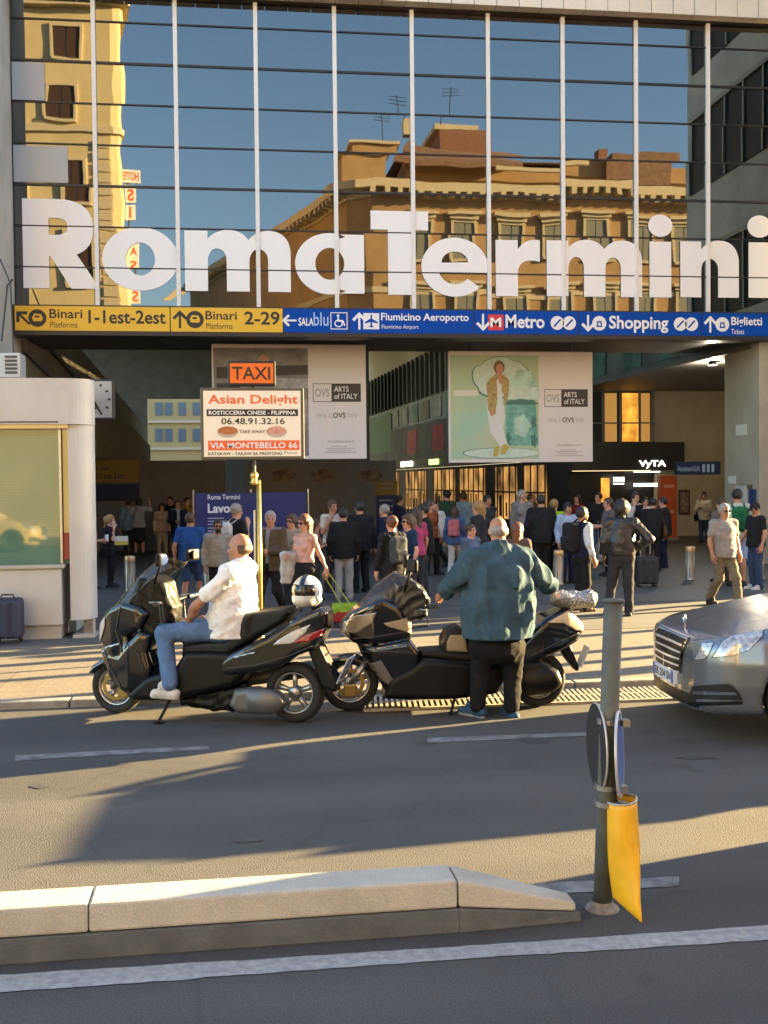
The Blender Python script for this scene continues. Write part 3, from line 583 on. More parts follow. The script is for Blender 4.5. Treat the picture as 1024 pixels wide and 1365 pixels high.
for y, l in ((44.4, 1.6), (54, 2), (60, 3), (68, 3)): prquad('lit_sign', y, y+l, 2.9, 3.18, MATS['lit_sign'] if y != 54 else mat('lit_green', (.3, .6, .1), .5, emit=(.5, .9, .2), es=.25), .07, .02)
for y in (48, 53, 59): prquad('shop_poster', y, y+2.4, 3.6, 4.9, mat('red_poster', (.4, .05, .06), .5, var=.4, vs=2), .02, .02)
pr = thing('entrance_pier', 'beige stone pier at the right side of the entrance', 'pillar')
box_obj('stone_block', (PR0.x, YF+.02, 0), (XR+4, YF+1.85, 5.3), mat('pier_stone', (.36, .32, .245), .65, var=.1, vs=1.2), pr, .015)
fr = frame((0, YF, 0)); nb = []
def notice(px, py, wpx, hpx, m, name='notice'):
    Yn = YF+.0; q = onY(px, py, Yn); wd = wpx/1450*25; hd_ = hpx/1450*25
    return box_obj(name, (q.x-wd/2, YF-.005, q.z-hd_/2), (q.x+wd/2, YF+.015, q.z+hd_/2), m, pr, .004)
PAPER = mat('paper', (.62, .6, .53), .7, var=.1, vs=30)
pl = MB()                                     # notices and a cash machine on the passage side of the pier
def side(px, py, w_, h_, m, name, th=.02):
    f = (px-512)/FPX; Y = YF+1.6*(1013-px)/52
    return box_obj(name, (PR0.x-th, Y-w_/2, onY(px, py, Y).z-h_/2), (PR0.x, Y+w_/2, onY(px, py, Y).z+h_/2), m, pr, .004)
side(983, 573, .55, .26, PAPER, 'notice'); side(967, 640, .4, .2, PAPER, 'notice'); side(990, 649, .7, .1, mat('bronze', (.1, .08, .05), .4), 'plaque')
side(985, 668, .5, .75, mat('pale_panel', (.5, .5, .47), .5), 'machine_panel', .08); side(1003, 672, .3, .7, mat('blue_panel', (.02, .04, .12), .4), 'machine_panel', .05)
lamp = thing('ceiling_spotlight', 'small lit spotlight under the soffit at the right', 'lamp', onY(950, 487, 27)+Vector((0, 0, 0)))
MB().lathe([(.0, .2), (.07, .2), (.09, .05), (.13, 0), (.12, 0), (.08, .03)]).build('housing', BLACK, lamp); ld = bpy.data.lights.new('spotlight', 'POINT'); ld.energy = 22; ld.color = (1, .85, .62); ld.shadow_soft_size = .07; lo_ = bpy.data.objects.new('lamp_light', ld); col.objects.link(lo_); lo_.parent = lamp; lo_.location = (0, 0, -.06)
MB().lathe([(.0, .02), (.08, .02)]).build('lens', mat('lit_lens', (1, 1, 1), .4, emit=(1, .95, .85), es=4), lamp)
ls = thing('lift_sign', 'dark blue hanging sign beneath the soffit beside the pier', 'sign'); q0, q1 = onY(901, 633, 30), onY(961, 615, 30)
box_obj('panel', (q0.x, 30, q0.z), (q1.x, 30.12, q1.z), mat('navy_sign', (.01, .02, .07), .4), ls, .01)
text('lettering', 'Ascensori/Lift', (.05, .1, .72, .26), frame((q0.x, 29.993, q0.z)), mat('dim_blue', (.25, .36, .6), .5), ls, .01)
pcs = MB()
for i in range(3): pcs.box((q0.x+.8+i*.14, 29.99, q0.z+.07), (q0.x+.88+i*.14, 29.996, q0.z+.3))
pcs.build('pictogram', MATS['dim_blue'], ls)
ot = thing('advert_totem', 'tall orange advertising totem beside the black shop front', 'totem'); q0, q1 = onY(881, 726, 33.6), onY(903, 634, 33.6)
box_obj('body', (q0.x, 33.6, PAV), (q1.x, 33.9, q1.z), mat('orange_panel', (.5, .085, .02), .45, var=.15, vs=3), ot, .03); box_obj('plinth', (q0.x-.03, 33.57, PAV), (q1.x+.03, 33.93, PAV+.1), GREY, ot)
for y in (648, 682): qq = onY(892, y, 33.6); box_obj('label', (qq.x-.17, 33.594, qq.z-.05), (qq.x+.17, 33.598, qq.z+.05), mat('faded_label', (.6, .3, .2), .5), ot)
fp = thing('framed_poster', 'brown framed poster on the beige back wall', 'poster'); q0, q1 = onY(905, 686, YW-.05), onY(920, 653, YW-.05)
box_obj('frame', (q0.x, YW-.05, q0.z), (q1.x, YW-.005, q1.z), mat('brown_frame', (.1, .03, .02), .5), fp, .01); box_obj('print', (q0.x+.06, YW-.058, q0.z+.08), (q1.x-.06, YW-.052, q1.z-.08), mat('print', (.28, .2, .15), .6, var=.6, vs=9), fp)

# right wing of the station (off to the right, seen mirrored in the glass)
XWg, YWg = 12.5, 18.2
wg = thing('station_wing', 'beige stone wing of the station with strip windows on the right', 'building')
wq = MB(); WP = [(XWg, YWg), (XWg+9, YWg+3.1), (XWg+9, YF-.45), (XWg, YF-.45)]
wq.add([(x, y, 0) for x, y in WP]+[(x, y, 16) for x, y in WP], [(3, 2, 1, 0), (4, 5, 6, 7)]+[(i, (i+1) % 4, 4+(i+1) % 4, 4+i) for i in range(4)]); wq.build('wall', TRAV, wg)
ws = MB(); wb = MB()
for z0, z1 in ((6.3, 8.2), (9.9, 11.9), (13.2, 15)):
    ws.box((XWg-.03, YWg+.4, z0), (XWg-.005, YF-.6, z1))
    for y in np.arange(YWg+.4, YF-.5, 1.05): wb.box((XWg-.08, y-.04, z0), (XWg-.032, y+.04, z1))
    wb.box((XWg-.1, YWg+.3, z1), (XWg-.001, YF-.5, z1+.12))
ws.build('strip_window', mat('wing_window', (.05, .055, .055), .5, spec=.15), wg); wb.build('window_bar', mat('pale_bar', (.5, .48, .4), .5), wg)
jl = MB()
for z in np.arange(.9, 6.2, .9): jl.box((XWg-.004, YWg+.01, z), (XWg-.001, YF-.5, z+.02))
jl.build('stone_joint', mat('joint', (.2, .18, .14), .9), wg)
# ------------------------------------------------------------------ buildings across the street (mirrored in the glass)
def refl(px, py, Yv): q = onY(px, py, Yv); return Vector((q.x, 2*YF-Yv, q.z))
OCH = mat('ochre_stucco', (.36, .22, .105), .85, var=.14, vs=.8); YST = mat('yellow_stucco', (.54, .43, .24), .85, var=.08, vs=.7); TRIM = mat('stone_trim', (.52, .43, .29), .8, var=.1)
TILES = mat('roof_tiles', (.19, .105, .065), .85, var=.3, vs=5); SHUT = mat('brown_shutter', (.055, .025, .015), .6); PANE = mat('window_pane', (.05, .06, .06), .1, spec=.8); BRK = mat('brick_red', (.22, .10, .06), .85, var=.15)
def window(parent, x, z, w_, h_, y, ped=0, shut=SHUT):
    """window in a wall looking along +Y at y"""
    f = MB(); t = .16
    f.box((x-w_/2-t, y, z-t), (x-w_/2, y+.12, z+h_+t)); f.box((x+w_/2, y, z-t), (x+w_/2+t, y+.12, z+h_+t)); f.box((x-w_/2, y, z+h_), (x+w_/2, y+.12, z+h_+t)); f.box((x-w_/2-.1, y, z-t), (x+w_/2+.1, y+.2, z-.003))
    if ped: f.box((x-w_/2-.4, y, z+h_+t+.22), (x+w_/2+.4, y+.42, z+h_+t+.42)); f.box((x-w_/2-.25, y, z+h_+t+.003), (x+w_/2+.25, y+.25, z+h_+t+.217))
    o = f.build('window', TRIM, parent); g = MB(); g.box((x-w_/2, y+.01, z), (x+w_/2, y+.03, z+h_))
    for i in (-1, 1): g.box((x+i*w_/4-w_/4+.03, y+.03, z+.03), (x+i*w_/4+w_/4-.03, y+.06, z+h_-.03), 1)
    g.build('shutters', [PANE, shut], o); return o
YP = 62.0; yp = 2*YF-YP                       # palazzo front plane (real y)
p_c = refl(492, 240, YP); zc = p_c.z; pal = thing('corner_palazzo', 'ochre corner palazzo with bracketed cornice and tiled roof terraces across the street', 'building')
x0 = p_c.x; dl = Vector((-.30, -.95, 0)).normalized(); xr = 36.0; ch = 2.4
F = [(x0-ch*.6, yp-ch*.45), (x0, yp), (xr, yp), (xr, yp-20), (x0-ch*.6+dl.x*34, yp-ch*.45+dl.y*34)]
def prism(name, pts, z0, z1, m, parent):
    mb = MB(); n = len(pts); mb.add([(x, y, z0) for x, y in pts]+[(x, y, z1) for x, y in pts], [tuple(range(n-1, -1, -1)), tuple(range(n, 2*n))]+[(i, (i+1) % n, n+(i+1) % n, n+i) for i in range(n)]); return mb.build(name, m, parent)
prism('wall', F[::-1], 0, zc-.9, OCH, pal)
def off(pts, d):
    c = Vector((sum(p[0] for p in pts)/len(pts), sum(p[1] for p in pts)/len(pts))); return [tuple(c+(Vector(p)-c)*(1+d/(Vector(p)-c).length)) for p in pts]
prism('frieze', off(F, .12)[::-1], zc-.897, zc-.45, TRIM, pal); prism('cornice', off(F, .9)[::-1], zc-.447, zc, TRIM, pal); prism('string_course', off(F, .1)[::-1], zc-6.4, zc-6.1, TRIM, pal); prism('base_band', off(F, .15)[::-1], 4.4, 4.9, TRIM, pal)
br = MB(); xx = x0+.3
while xx < xr: br.box((xx, yp, zc-.86), (xx+.28, yp+.75, zc-.45)); xx += .72
for i in range(60):
    q = Vector(F[0]).to_3d()+dl*(i*.72); nn = Vector((-dl.y, dl.x, 0)).normalized()*-1
    if nn.x > 0: nn = -nn
    br.cyl((q.x+nn.x*.05, q.y+nn.y*.05, zc-.66), (q.x+nn.x*.75, q.y+nn.y*.75, zc-.6), .17, n=4)
br.build('bracket', TRIM, pal)
xw = refl(622, 290, YP).x; sp = refl(682, 290, YP).x-xw
for row, zz in enumerate((zc-4.3, zc-8.3, zc-12.3)):
    for i in range(-1, 9): window(pal, xw+i*sp, zz, 1.25, 2.1, yp+.002, ped=1, shut=mat('grey_shutter', (.2, .19, .15), .6))
sh = MB()
for i in range(-1, 8): sh.box((xw+i*sp-.5, yp+.01, .3), (xw+i*sp+1.3, yp+.05, 3.6))
sh.build('shop_window', PANE, pal)
aw = MB()
for i in range(-1, 8): aw.add([(xw+i*sp-.6, yp+.06, 3.9), (xw+i*sp+1.4, yp+.06, 3.9), (xw+i*sp+1.4, yp+1.3, 3.2), (xw+i*sp-.6, yp+1.3, 3.2)], [(0, 1, 2, 3)])
aw.build('awning', mat('awning', (.12, .02, .02), .7), pal)
# set-back attic, chimneys and roof terraces
def rbox(name, pxa, pya, pxb, pyb, Yv, depth, m): a_, b_ = refl(pxa, pya, Yv), refl(pxb, pyb, Yv); return box_obj(name, (a_.x, a_.y, b_.z), (b_.x, a_.y-depth, a_.z), m, pal)
rbox('attic', 545, 212, 1000, 246, 65, 9, OCH); rbox('attic_band', 535, 205, 800, 212, 64.6, 9, TILES)
rbox('roof_terrace', 590, 170, 652, 206, 68, 6, BRK); rbox('terrace_cap', 584, 163, 640, 171, 68, 5, TRIM); rbox('corner_turret', 462, 203, 520, 240, 63.4, 4, OCH); rbox('turret_cap', 457, 197, 525, 203, 63.2, 4.6, TRIM)
rbox('penthouse', 815, 202, 905, 246, 64.5, 8, TILES); rbox('parapet', 662, 216, 790, 225, 63, .3, TRIM)
rbox('chimney', 795, 196, 808, 214, 66, .8, BRK); rbox('chimney', 530, 168, 543, 190, 66, .8, TRIM)
rr = MB(); q1, q2, q3, q4 = refl(545, 190, 66), refl(700, 208, 66), refl(700, 212, 63.5), refl(530, 208, 63.5); rr.add([q1, q2, q3, q4, q1+Vector((0, 0, -.3)), q2+Vector((0, 0, -.3)), q3+Vector((0, 0, -.3)), q4+Vector((0, 0, -.3))], [(0, 1, 2, 3), (7, 6, 5, 4), (0, 4, 5, 1), (1, 5, 6, 2), (2, 6, 7, 3), (3, 7, 4, 0)]); rr.build('roof', TILES, pal)
an = MB()
for px, y0, y1 in ((500, 160, 205), (531, 130, 170), (592, 120, 165)):
    a_, b_ = refl(px, y1, 65), refl(px, y0, 65); an.cyl(a_, b_, .03, n=5)
    for k in (.75, .85, .95):
        q = a_.lerp(b_, k); an.cyl(q+Vector((-.5, 0, 0)), q+Vector((.5, 0, 0)), .018, n=4)
an.build('aerial', BLACK, pal)
lrf = MB(); q = Vector(F[0]).to_3d()
lrf.add([(q.x+.5, q.y-1.5, zc), (q.x+.5+dl.x*32, q.y-1.5+dl.y*32, zc), (q.x+3+dl.x*32, q.y-2+dl.y*32, zc+1.8), (q.x+3, q.y-2, zc+1.8)], [(0, 1, 2, 3)]); lrf.build('roof', TILES, pal)
# yellow hotel block
YH = 60.0; yh = 2*YF-YH; hx0, hx1 = -20.0, refl(163, 200, YH).x
ht = thing('yellow_hotel', 'tall yellow stucco hotel block with brown shutters across the street', 'building')
hp = [(hx0, yh), (hx1-.5, yh), (hx1-.12, yh-.15), (hx1, yh-.5), (hx1-3, yh-16), (hx0, yh-16)]
zt_ = refl(165, 12, YH).z; prism('wall', hp[::-1], 0, zt_+.02, YST, ht); prism('cornice', off(hp, .6)[::-1], zt_+.023, zt_+.9, TRIM, ht); prism('roof', off(hp, -.5)[::-1], zt_+.9, zt_+2.5, YST, ht); prism('string_course', off(hp, .2)[::-1], refl(140, 176, YH).z, refl(140, 168, YH).z, TRIM, ht)
for px, pa, pb in ((82, 30, 72), (84, 115, 157)): 
    a_, b_ = refl(px, pb, YH), refl(px, pa, YH)
    for k in (0, 1, 2): window(ht, a_.x-k*3.4, a_.z, 1.35, b_.z-a_.z, yh+.002)
a_, b_ = refl(100, 272, YH), refl(100, 214, YH)
for k in (0, 1): window(ht, a_.x-k*3.4, a_.z, 1.3, b_.z-a_.z, yh+.002)
a_ = refl(106, 378, YH)
for k in (0, 1): window(ht, a_.x-k*3.4, a_.z, 1.3, 2.6, yh+.002)
qp = MB()
for z in np.arange(5, refl(140, 180, YH).z-.4, .62): qp.box((hx1-1.4, yh+.002, z), (hx1-.55, yh+.07, z+.5))
qp.build('quoins', TRIM, ht)
hsn = thing('hotel_sign', 'vertical red and white hotel sign projecting from the yellow block', 'sign'); ys = yh-1.2; RW = mat('hotel_red', (.7, .12, .04), .5)
a_, b_ = refl(160, 246, 61.2), refl(189, 228, 61.2)
box_obj('top_board', (a_.x, ys-.1, a_.z), (b_.x, ys, b_.z), SW, hsn); fb = (Vector((b_.x, ys+.006, a_.z)), Vector((-1, 0, 0)), Vector((0, 0, 1))); text('lettering', 'HOTEL', (.08, .12, b_.x-a_.x-.08, b_.z-a_.z-.12), fb, RW, hsn, .02)
box_obj('bracket_arm', (hx1-.002, ys-.08, a_.z+.3), (a_.x+.01, ys-.02, a_.z+.4), BLACK, hsn)
for chh, y in (('S', 260), ('I', 284), ('A', 336), ('S', 356), ('S', 400)):
    a_, b_ = refl(167, y+10, 61.2), refl(181, y-10, 61.2); o = box_obj('letter_board', (a_.x, ys-.1, a_.z), (b_.x, ys, b_.z), SW, hsn)
    text('lettering', chh, (.1, .1, b_.x-a_.x-.1, b_.z-a_.z-.1), (Vector((b_.x, ys+.006, a_.z)), Vector((-1, 0, 0)), Vector((0, 0, 1))), RW, o, .03, keep=True)
a_, b_ = refl(174, 410, 61.2), refl(174, 230, 61.2); MB().cyl((a_.x, ys-.15, a_.z), (a_.x, ys-.15, b_.z), .05).build('mast', BLACK, hsn)
# yellow block added behind the passage in place of a reflection in its glass
fb_ = thing('reflection_block', 'pale yellow block added behind the dark passage in place of a reflected building', 'building'); YA = 95
MB().box((-45, YA, 0), (6, YA+8, 26)).build('wall', mat('drab_stucco', (.42, .31, .14), .85, var=.1), fb_)
for px in (212, 225, 243, 262, 278, 295):
    for py in (545, 580): q = onY(px, py, YA-.1); box_obj('window', (q.x-.3, YA-.08, q.z-.55), (q.x+.3, YA-.003, q.z+.55), mat('grey_blue_pane', (.12, .15, .19), .3), fb_)
ledge = MB()
for py in (562, 598): q = onY(240, py, YA); ledge.box((-45, YA-.25, q.z-.12), (6, YA-.003, q.z+.12))
ledge.build('string_course', TRIM, fb_)

# ------------------------------------------------------------------ hanging billboards
BWH = mat('billboard_white', (.72, .68, .66), .6, var=.02, vs=1); LOGO = mat('logo_dark', (.05, .045, .04), .6); INK = mat('ink_grey', (.3, .29, .28), .7)
def billboard(label, pxl, pxr, pyt, pyb, art, split):
    Yb = YF+1.3; a_, b_ = onY(pxl, pyb, Yb), onY(pxr, pyt, Yb); w_ = b_.x-a_.x; h_ = b_.z-a_.z
    bb = thing('billboard', label, 'billboard', group='hanging advertising billboards'); board = box_obj('board', (a_.x, Yb, a_.z), (b_.x, Yb+.12, b_.z), BWH, bb, .012)
    fr = frame((a_.x, Yb-.004, a_.z))
    f2 = lambda d: frame((a_.x, Yb-.004-d, a_.z))
    hang = MB()
    for k in (.15, .85): hang.cyl((a_.x+w_*k, Yb+.06, b_.z-.02), (a_.x+w_*k, Yb+.06, 5.32), .02)
    hang.build('hanger', BLACK, bb)
    L, Rr = split; lw_ = Rr-L
    lg = MB(); lg.flat([[(w_*(L+.03*1), h_*.49), (w_*(L+lw_*.52), h_*.49), (w_*(L+lw_*.52), h_*.655), (w_*(L+.03), h_*.655)], [(w_*(L+.033), h_*.494), (w_*(L+lw_*.52), h_*.494), (w_*(L+lw_*.52), h_*.651), (w_*(L+.033), h_*.651)]], fr)
    x1, x2 = w_*(L+lw_*.40), w_*(Rr-.035)
    lg = MB(); lg.flat([[(x1, h_*.5), (x2, h_*.5), (x2, h_*.66), (x1, h_*.66)]], fr)
    xo = w_*(L+.03)
    for q in ([(xo, h_*.5), (x1, h_*.5), (x1, h_*.505), (xo, h_*.505)], [(xo, h_*.655), (x1, h_*.655), (x1, h_*.66), (xo, h_*.66)], [(xo, h_*.505), (xo+.012, h_*.505), (xo+.012, h_*.655), (xo, h_*.655)]): lg.flat([q], fr)
    lo = lg.build('logo_block', LOGO, bb)
    text('lettering', 'OVS', (xo+.05, h_*.545, x1-.05, h_*.615), f2(.002), INK, lo, .0)
    text('lettering', 'ARTS\nof ITALY', (x1+.06, h_*.525, x2-.08, h_*.635), f2(.003), SW, lo, .008, align='l')
    m_ = (L+Rr)/2*w_
    text('lettering', 'We L   Italy', (w_*(L+.05), h_*.365, w_*(Rr-.06), h_*.405), f2(.002), mat('pale_ink', (.5, .48, .46), .7), bb, -.004) if False else None
    text('lettering', 'We L', (w_*(L+.05), h_*.36, w_*(L+lw_*.40), h_*.405), f2(.002), mat('pale_ink', (.48, .46, .45), .7), bb, 0)
    text('lettering', 'OVS', (w_*(L+lw_*.42), h_*.36, w_*(L+lw_*.64), h_*.405), f2(.002), LOGO, bb, .015); text('lettering', 'Italy', (w_*(L+lw_*.68), h_*.35, w_*(Rr-.06), h_*.408), f2(.002), MATS['pale_ink'], bb, 0)
    text('lettering', 'artsofitaly.ovs.it', (w_*(L+lw_*.32), h_*.14, w_*(L+lw_*.78), h_*.165), f2(.002), INK, bb, .005)
    sm_ = MB()
    for i, (u0, u1) in enumerate(((.38, .66), (.28, .8), (.34, .72), (.27, .82))): sm_.flat([[(w_*(L+lw_*u0), h_*(.105-.017*i)), (w_*(L+lw_*u1), h_*(.105-.017*i)), (w_*(L+lw_*u1), h_*(.113-.017*i)), (w_*(L+lw_*u0), h_*(.113-.017*i))]], f2(.002))
    sm_.build('small_print', MATS['pale_ink'], bb)
    art(bb, w_, h_, f2); return bb
def pg(mb, pts, w_, h_, fr, m): mb.flat([[(x*w_, y*h_) for x, y in pts]], fr, 0, m)
def blob(cx, cy, rx, ry, n, amp, seed, wob=5):
    r = random.Random(seed); ph = [r.uniform(0, 6.3) for _ in range(4)]
    return [(cx+rx*math.cos(t)*(1+amp*sum(math.sin(wob*(k+1)*t+ph[k])/(k+1) for k in range(3))), cy+ry*math.sin(t)*(1+amp*sum(math.sin(wob*(k+1)*t+ph[k])/(k+1) for k in range(3)))) for t in [2*math.pi*i/n for i in range(n)]]
def art_right(bb, w_, h_, f2):
    a0 = MB(); pg(a0, [(.012, .03), (.62, .03), (.62, .965), (.012, .965)], w_, h_, f2(.001), 0)
    ap = a0.build('artwork', mat('art_teal', (.36, .56, .44), .7, c2=(.5, .55, .33), vs=.8), bb)
    d = MB(); ms = [mat('art_mint', (.42, .6, .5), .7, var=.25, vs=3), mat('art_dark', (.08, .2, .16), .7), mat('art_pale', (.55, .68, .58), .7, var=.1), mat('art_label', (.72, .7, .62), .7), mat('art_stone', (.24, .5, .4), .7, c2=(.1, .3, .24), vs=7)]
    pg(d, blob(.36, .76, .20, .19, 60, .04, 2), w_, h_, f2(.002), 1); pg(d, blob(.36, .765, .192, .18, 60, .035, 2), w_, h_, f2(.003), 2); pg(d, blob(.52, .72, .085, .12, 40, .06, 5), w_, h_, f2(.0035), 0)
    pg(d, [(.40, .57), (.615, .57), (.615, .68), (.40, .68)], w_, h_, f2(.004), 2); pg(d, blob(.5, .535, .11, .035, 50, .08, 9, 7), w_, h_, f2(.0045), 1); pg(d, [(.385, .15), (.615, .15), (.60, .52), (.395, .52)], w_, h_, f2(.005), 4)
    pg(d, blob(.5, .33, .055, .10, 40, .1, 4), w_, h_, f2(.006), 0); pg(d, blob(.585, .2, .02, .06, 30, .2, 8), w_, h_, f2(.006), 1); pg(d, blob(.585, .36, .018, .05, 30, .2, 6), w_, h_, f2(.006), 1); pg(d, blob(.41, .22, .016, .05, 30, .2, 3), w_, h_, f2(.006), 1)
    pg(d, ring2(.36, .085, .27, .05, 50), w_, h_, f2(.004), 1); pg(d, ring2(.365, .085, .265, .045, 50), w_, h_, f2(.0046), 2); pg(d, [(.035, .6), (.2, .6), (.2, .65), (.035, .65)], w_, h_, f2(.003), 3)
    d.build('backdrop_shapes', ms, ap)
    fg = MB(); fs = [mat('art_jacket', (.55, .42, .16), .7, c2=(.3, .2, .08), vs=14), mat('art_trousers', (.68, .70, .66), .7), mat('art_skin', (.55, .28, .17), .7), mat('art_hair', (.2, .12, .06), .7), mat('art_shoe', (.5, .4, .1), .7)]
    pg(fg, [(.26, .52), (.375, .52), (.385, .40), (.36, .27), (.40, .15), (.355, .12), (.315, .24), (.275, .32)], w_, h_, f2(.007), 1); pg(fg, [(.265, .45), (.345, .45), (.40, .17), (.42, .13), (.37, .11), (.28, .28)], w_, h_, f2(.0075), 1)
    pg(fg, [(.27, .47), (.265, .62), (.255, .7), (.285, .76), (.33, .80), (.38, .79), (.415, .74), (.41, .6), (.385, .5), (.375, .63), (.33, .6), (.32, .44), (.30, .42)], w_, h_, f2(.008), 0); pg(fg, [(.33, .75), (.36, .75), (.37, .52), (.335, .5)], w_, h_, f2(.0085), 1)
    pg(fg, ring2(.347, .855, .038, .062, 24), w_, h_, f2(.008), 3); pg(fg, ring2(.35, .845, .026, .045, 22), w_, h_, f2(.009), 2); pg(fg, [(.33, .81), (.365, .81), (.375, .72), (.36, .7), (.345, .72)], w_, h_, f2(.0087), 2); pg(fg, [(.275, .48), (.305, .47), (.305, .42), (.285, .42)], w_, h_, f2(.009), 2)
    pg(fg, [(.30, .055), (.335, .055), (.35, .15), (.31, .14)], w_, h_, f2(.009), 4); pg(fg, [(.35, .075), (.385, .075), (.415, .14), (.39, .17), (.36, .15)], w_, h_, f2(.0092), 4)
    fg.build('printed_model', fs, ap)
def art_left(bb, w_, h_, f2):
    a0 = MB(); pg(a0, [(.012, .03), (.62, .03), (.62, .965), (.012, .965)], w_, h_, f2(.001), 0); ap = a0.build('artwork', mat('art_grey', (.17, .165, .155), .7, c2=(.3, .29, .27), vs=3), bb)
    d = MB(); ms = [mat('art_charcoal', (.07, .065, .06), .7), mat('art_lightgrey', (.36, .35, .33), .7, var=.3, vs=9), MATS.get('art_skin') or mat('art_skin', (.55, .28, .17), .7)]
    pg(d, [(.03, .70), (.62, .74), (.62, .82), (.03, .80)], w_, h_, f2(.002), 0); pg(d, [(.4, .62), (.62, .62), (.62, .7), (.4, .71)], w_, h_, f2(.0025), 1); pg(d, [(.44, .35), (.6, .3), (.61, .52), (.45, .55)], w_, h_, f2(.003), 1); pg(d, [(.03, .5), (.18, .5), (.18, .66), (.03, .66)], w_, h_, f2(.003), 0)
    pg(d, ring2(.335, .86, .035, .05, 20), w_, h_, f2(.004), 2); d.build('backdrop_shapes', ms, ap)
billboard('hanging white billboard printed with a woman in front of teal stonework', 599, 790, 469, 617, art_right, (.63, 1.0))
billboard('hanging white billboard with grey picture half hidden behind the taxi sign', 284, 487.5, 459.5, 613, art_left, (.62, 1.0))

# ------------------------------------------------------------------ taxi sign on its brass-topped pole
BRASS = mat('gilt_pole', (.52, .38, .12), .35, metal=.8, var=.15); ORG = mat('taxi_orange', (.85, .16, .012), .4); ORT = mat('print_orange', (.78, .13, .03), .5); CRM = mat('print_cream', (.86, .8, .66), .5)
pb = gnd(342, 872, PAV); Yt = pb.y-.02
tx = thing('taxi_rank_sign', 'taxi rank pole with orange TAXI plate above a restaurant advert board', 'sign', (pb.x, pb.y, PAV))
def TP(px, py, dy=0): q = onY(px, py, Yt+dy); return Vector((q.x-pb.x, q.y-pb.y, q.z-PAV))
kz = TP(341, 634).z; t = MB(); t.cyl((0, 0, 0), (0, 0, kz-.05), .032, .026, 14); t.lathe([(.075, 0), (.075, .12), (.045, .16), (.034, .3)]); t.build('post', BRASS, tx, True)
t = MB(); t.lathe([(.001, kz+.05), (.03, kz+.042), (.046, kz+.015), (.046, kz-.015), (.03, kz-.045), (.05, kz-.07), (.05, kz-.09), (.026, kz-.11)], n=20); t.build('knob', BRASS, tx, True)
t = MB(); t.cyl((0, .0, .4), (0, .0, kz-.4), .016); t.build('cable_tube', STEEL, tx); tx.children[-1].location = (.05, 0, 0)
a_, b_ = TP(268, 613), TP(405, 517); w_, h_ = b_.x-a_.x, b_.z-a_.z
bk = MB(); bk.cyl((0, .03, kz+.03), (0, .03, b_.z+.3), .022); bk.build('bracket', BLACK, tx)
brd = MB().box((a_.x, -.03, a_.z), (b_.x, .12, b_.z)).build('advert_board', mat('board_frame', (.10, .085, .06), .45), tx, bevel=.012); fr = frame((a_.x, -.034, a_.z)); f2 = lambda d: frame((a_.x, -.034-d, a_.z))
m_ = MB(); m_.flat([[(.035, .035), (w_-.04, .035), (w_-.04, h_-.035), (.035, h_-.035)]], fr); m_.build('print', CRM, brd)
text('lettering', 'Asian Delight', (w_*.075, h_*.74, w_*.94, h_*.9), f2(.003), ORT, brd, .018)
m_ = MB(); m_.flat([[(w_*.06, h_*.605), (w_*.94, h_*.605), (w_*.94, h_*.7), (w_*.06, h_*.7)]], f2(.002)); m_.build('print_band', SK, brd)
text('lettering', 'ROSTICCERIA CINESE - FILIPPINA', (w_*.08, h_*.625, w_*.92, h_*.68), f2(.005), SW, brd, .02); text('lettering', '06.48.91.32.16', (w_*.2, h_*.49, w_*.81, h_*.58), f2(.003), SK, brd, .012)
text('lettering', 'TAKE AWAY', (w_*.37, h_*.365, w_*.62, h_*.41), f2(.003), SK, brd, .01)
m_ = MB(); m_.flat([[(w_*.07, h_*.13), (w_*.95, h_*.13), (w_*.95, h_*.265), (w_*.07, h_*.265)]], f2(.002)); m_.build('print_band', ORT, brd)
text('lettering', 'VIA MONTEBELLO 66', (w_*.09, h_*.155, w_*.93, h_*.24), f2(.005), SW, brd, .02); text('lettering', 'KATAKAW - TAKAW SA PRESYONG', (w_*.07, h_*.06, w_*.78, h_*.105), f2(.003), SK, brd, .01); text('lettering', 'Pinoy', (w_*.8, h_*.06, w_*.93, h_*.115), f2(.003), INK, brd, 0)
for cx, mm in ((.26, mat('print_curry', (.35, .09, .03), .5, c2=(.5, .2, .06), vs=25)), (.73, mat('print_meat', (.55, .2, .14), .5, c2=(.65, .42, .33), vs=20))):
    m_ = MB(); m_.flat([ring2(cx*w_, .385*h_, .1*w_, .08*h_, 28)], f2(.002), 0, 0); m_.flat([ring2(cx*w_, .405*h_, .095*w_, .055*h_, 28)], f2(.004), 0, 1); m_.build('printed_bowl', [mat('print_bowl', (.5, .42, .36), .5), mm], brd)
a2, b2 = TP(304, 516.5), TP(367, 481); pl_ = MB().box((a2.x, -.03, a2.z+.02), (b2.x, .1, b2.z)).build('taxi_plate', BLACK, tx, bevel=.01); w2, h2 = b2.x-a2.x, b2.z-a2.z
m_ = MB(); m_.flat([[(.025, .05), (w2-.025, .05), (w2-.025, h2-.03), (.025, h2-.03)]], frame((a2.x, -.033, a2.z))); m_.build('print', ORG, pl_); text('lettering', 'TAXI', (.05, .09, w2-.06, h2-.07), frame((a2.x, -.036, a2.z)), SK, pl_, .012)

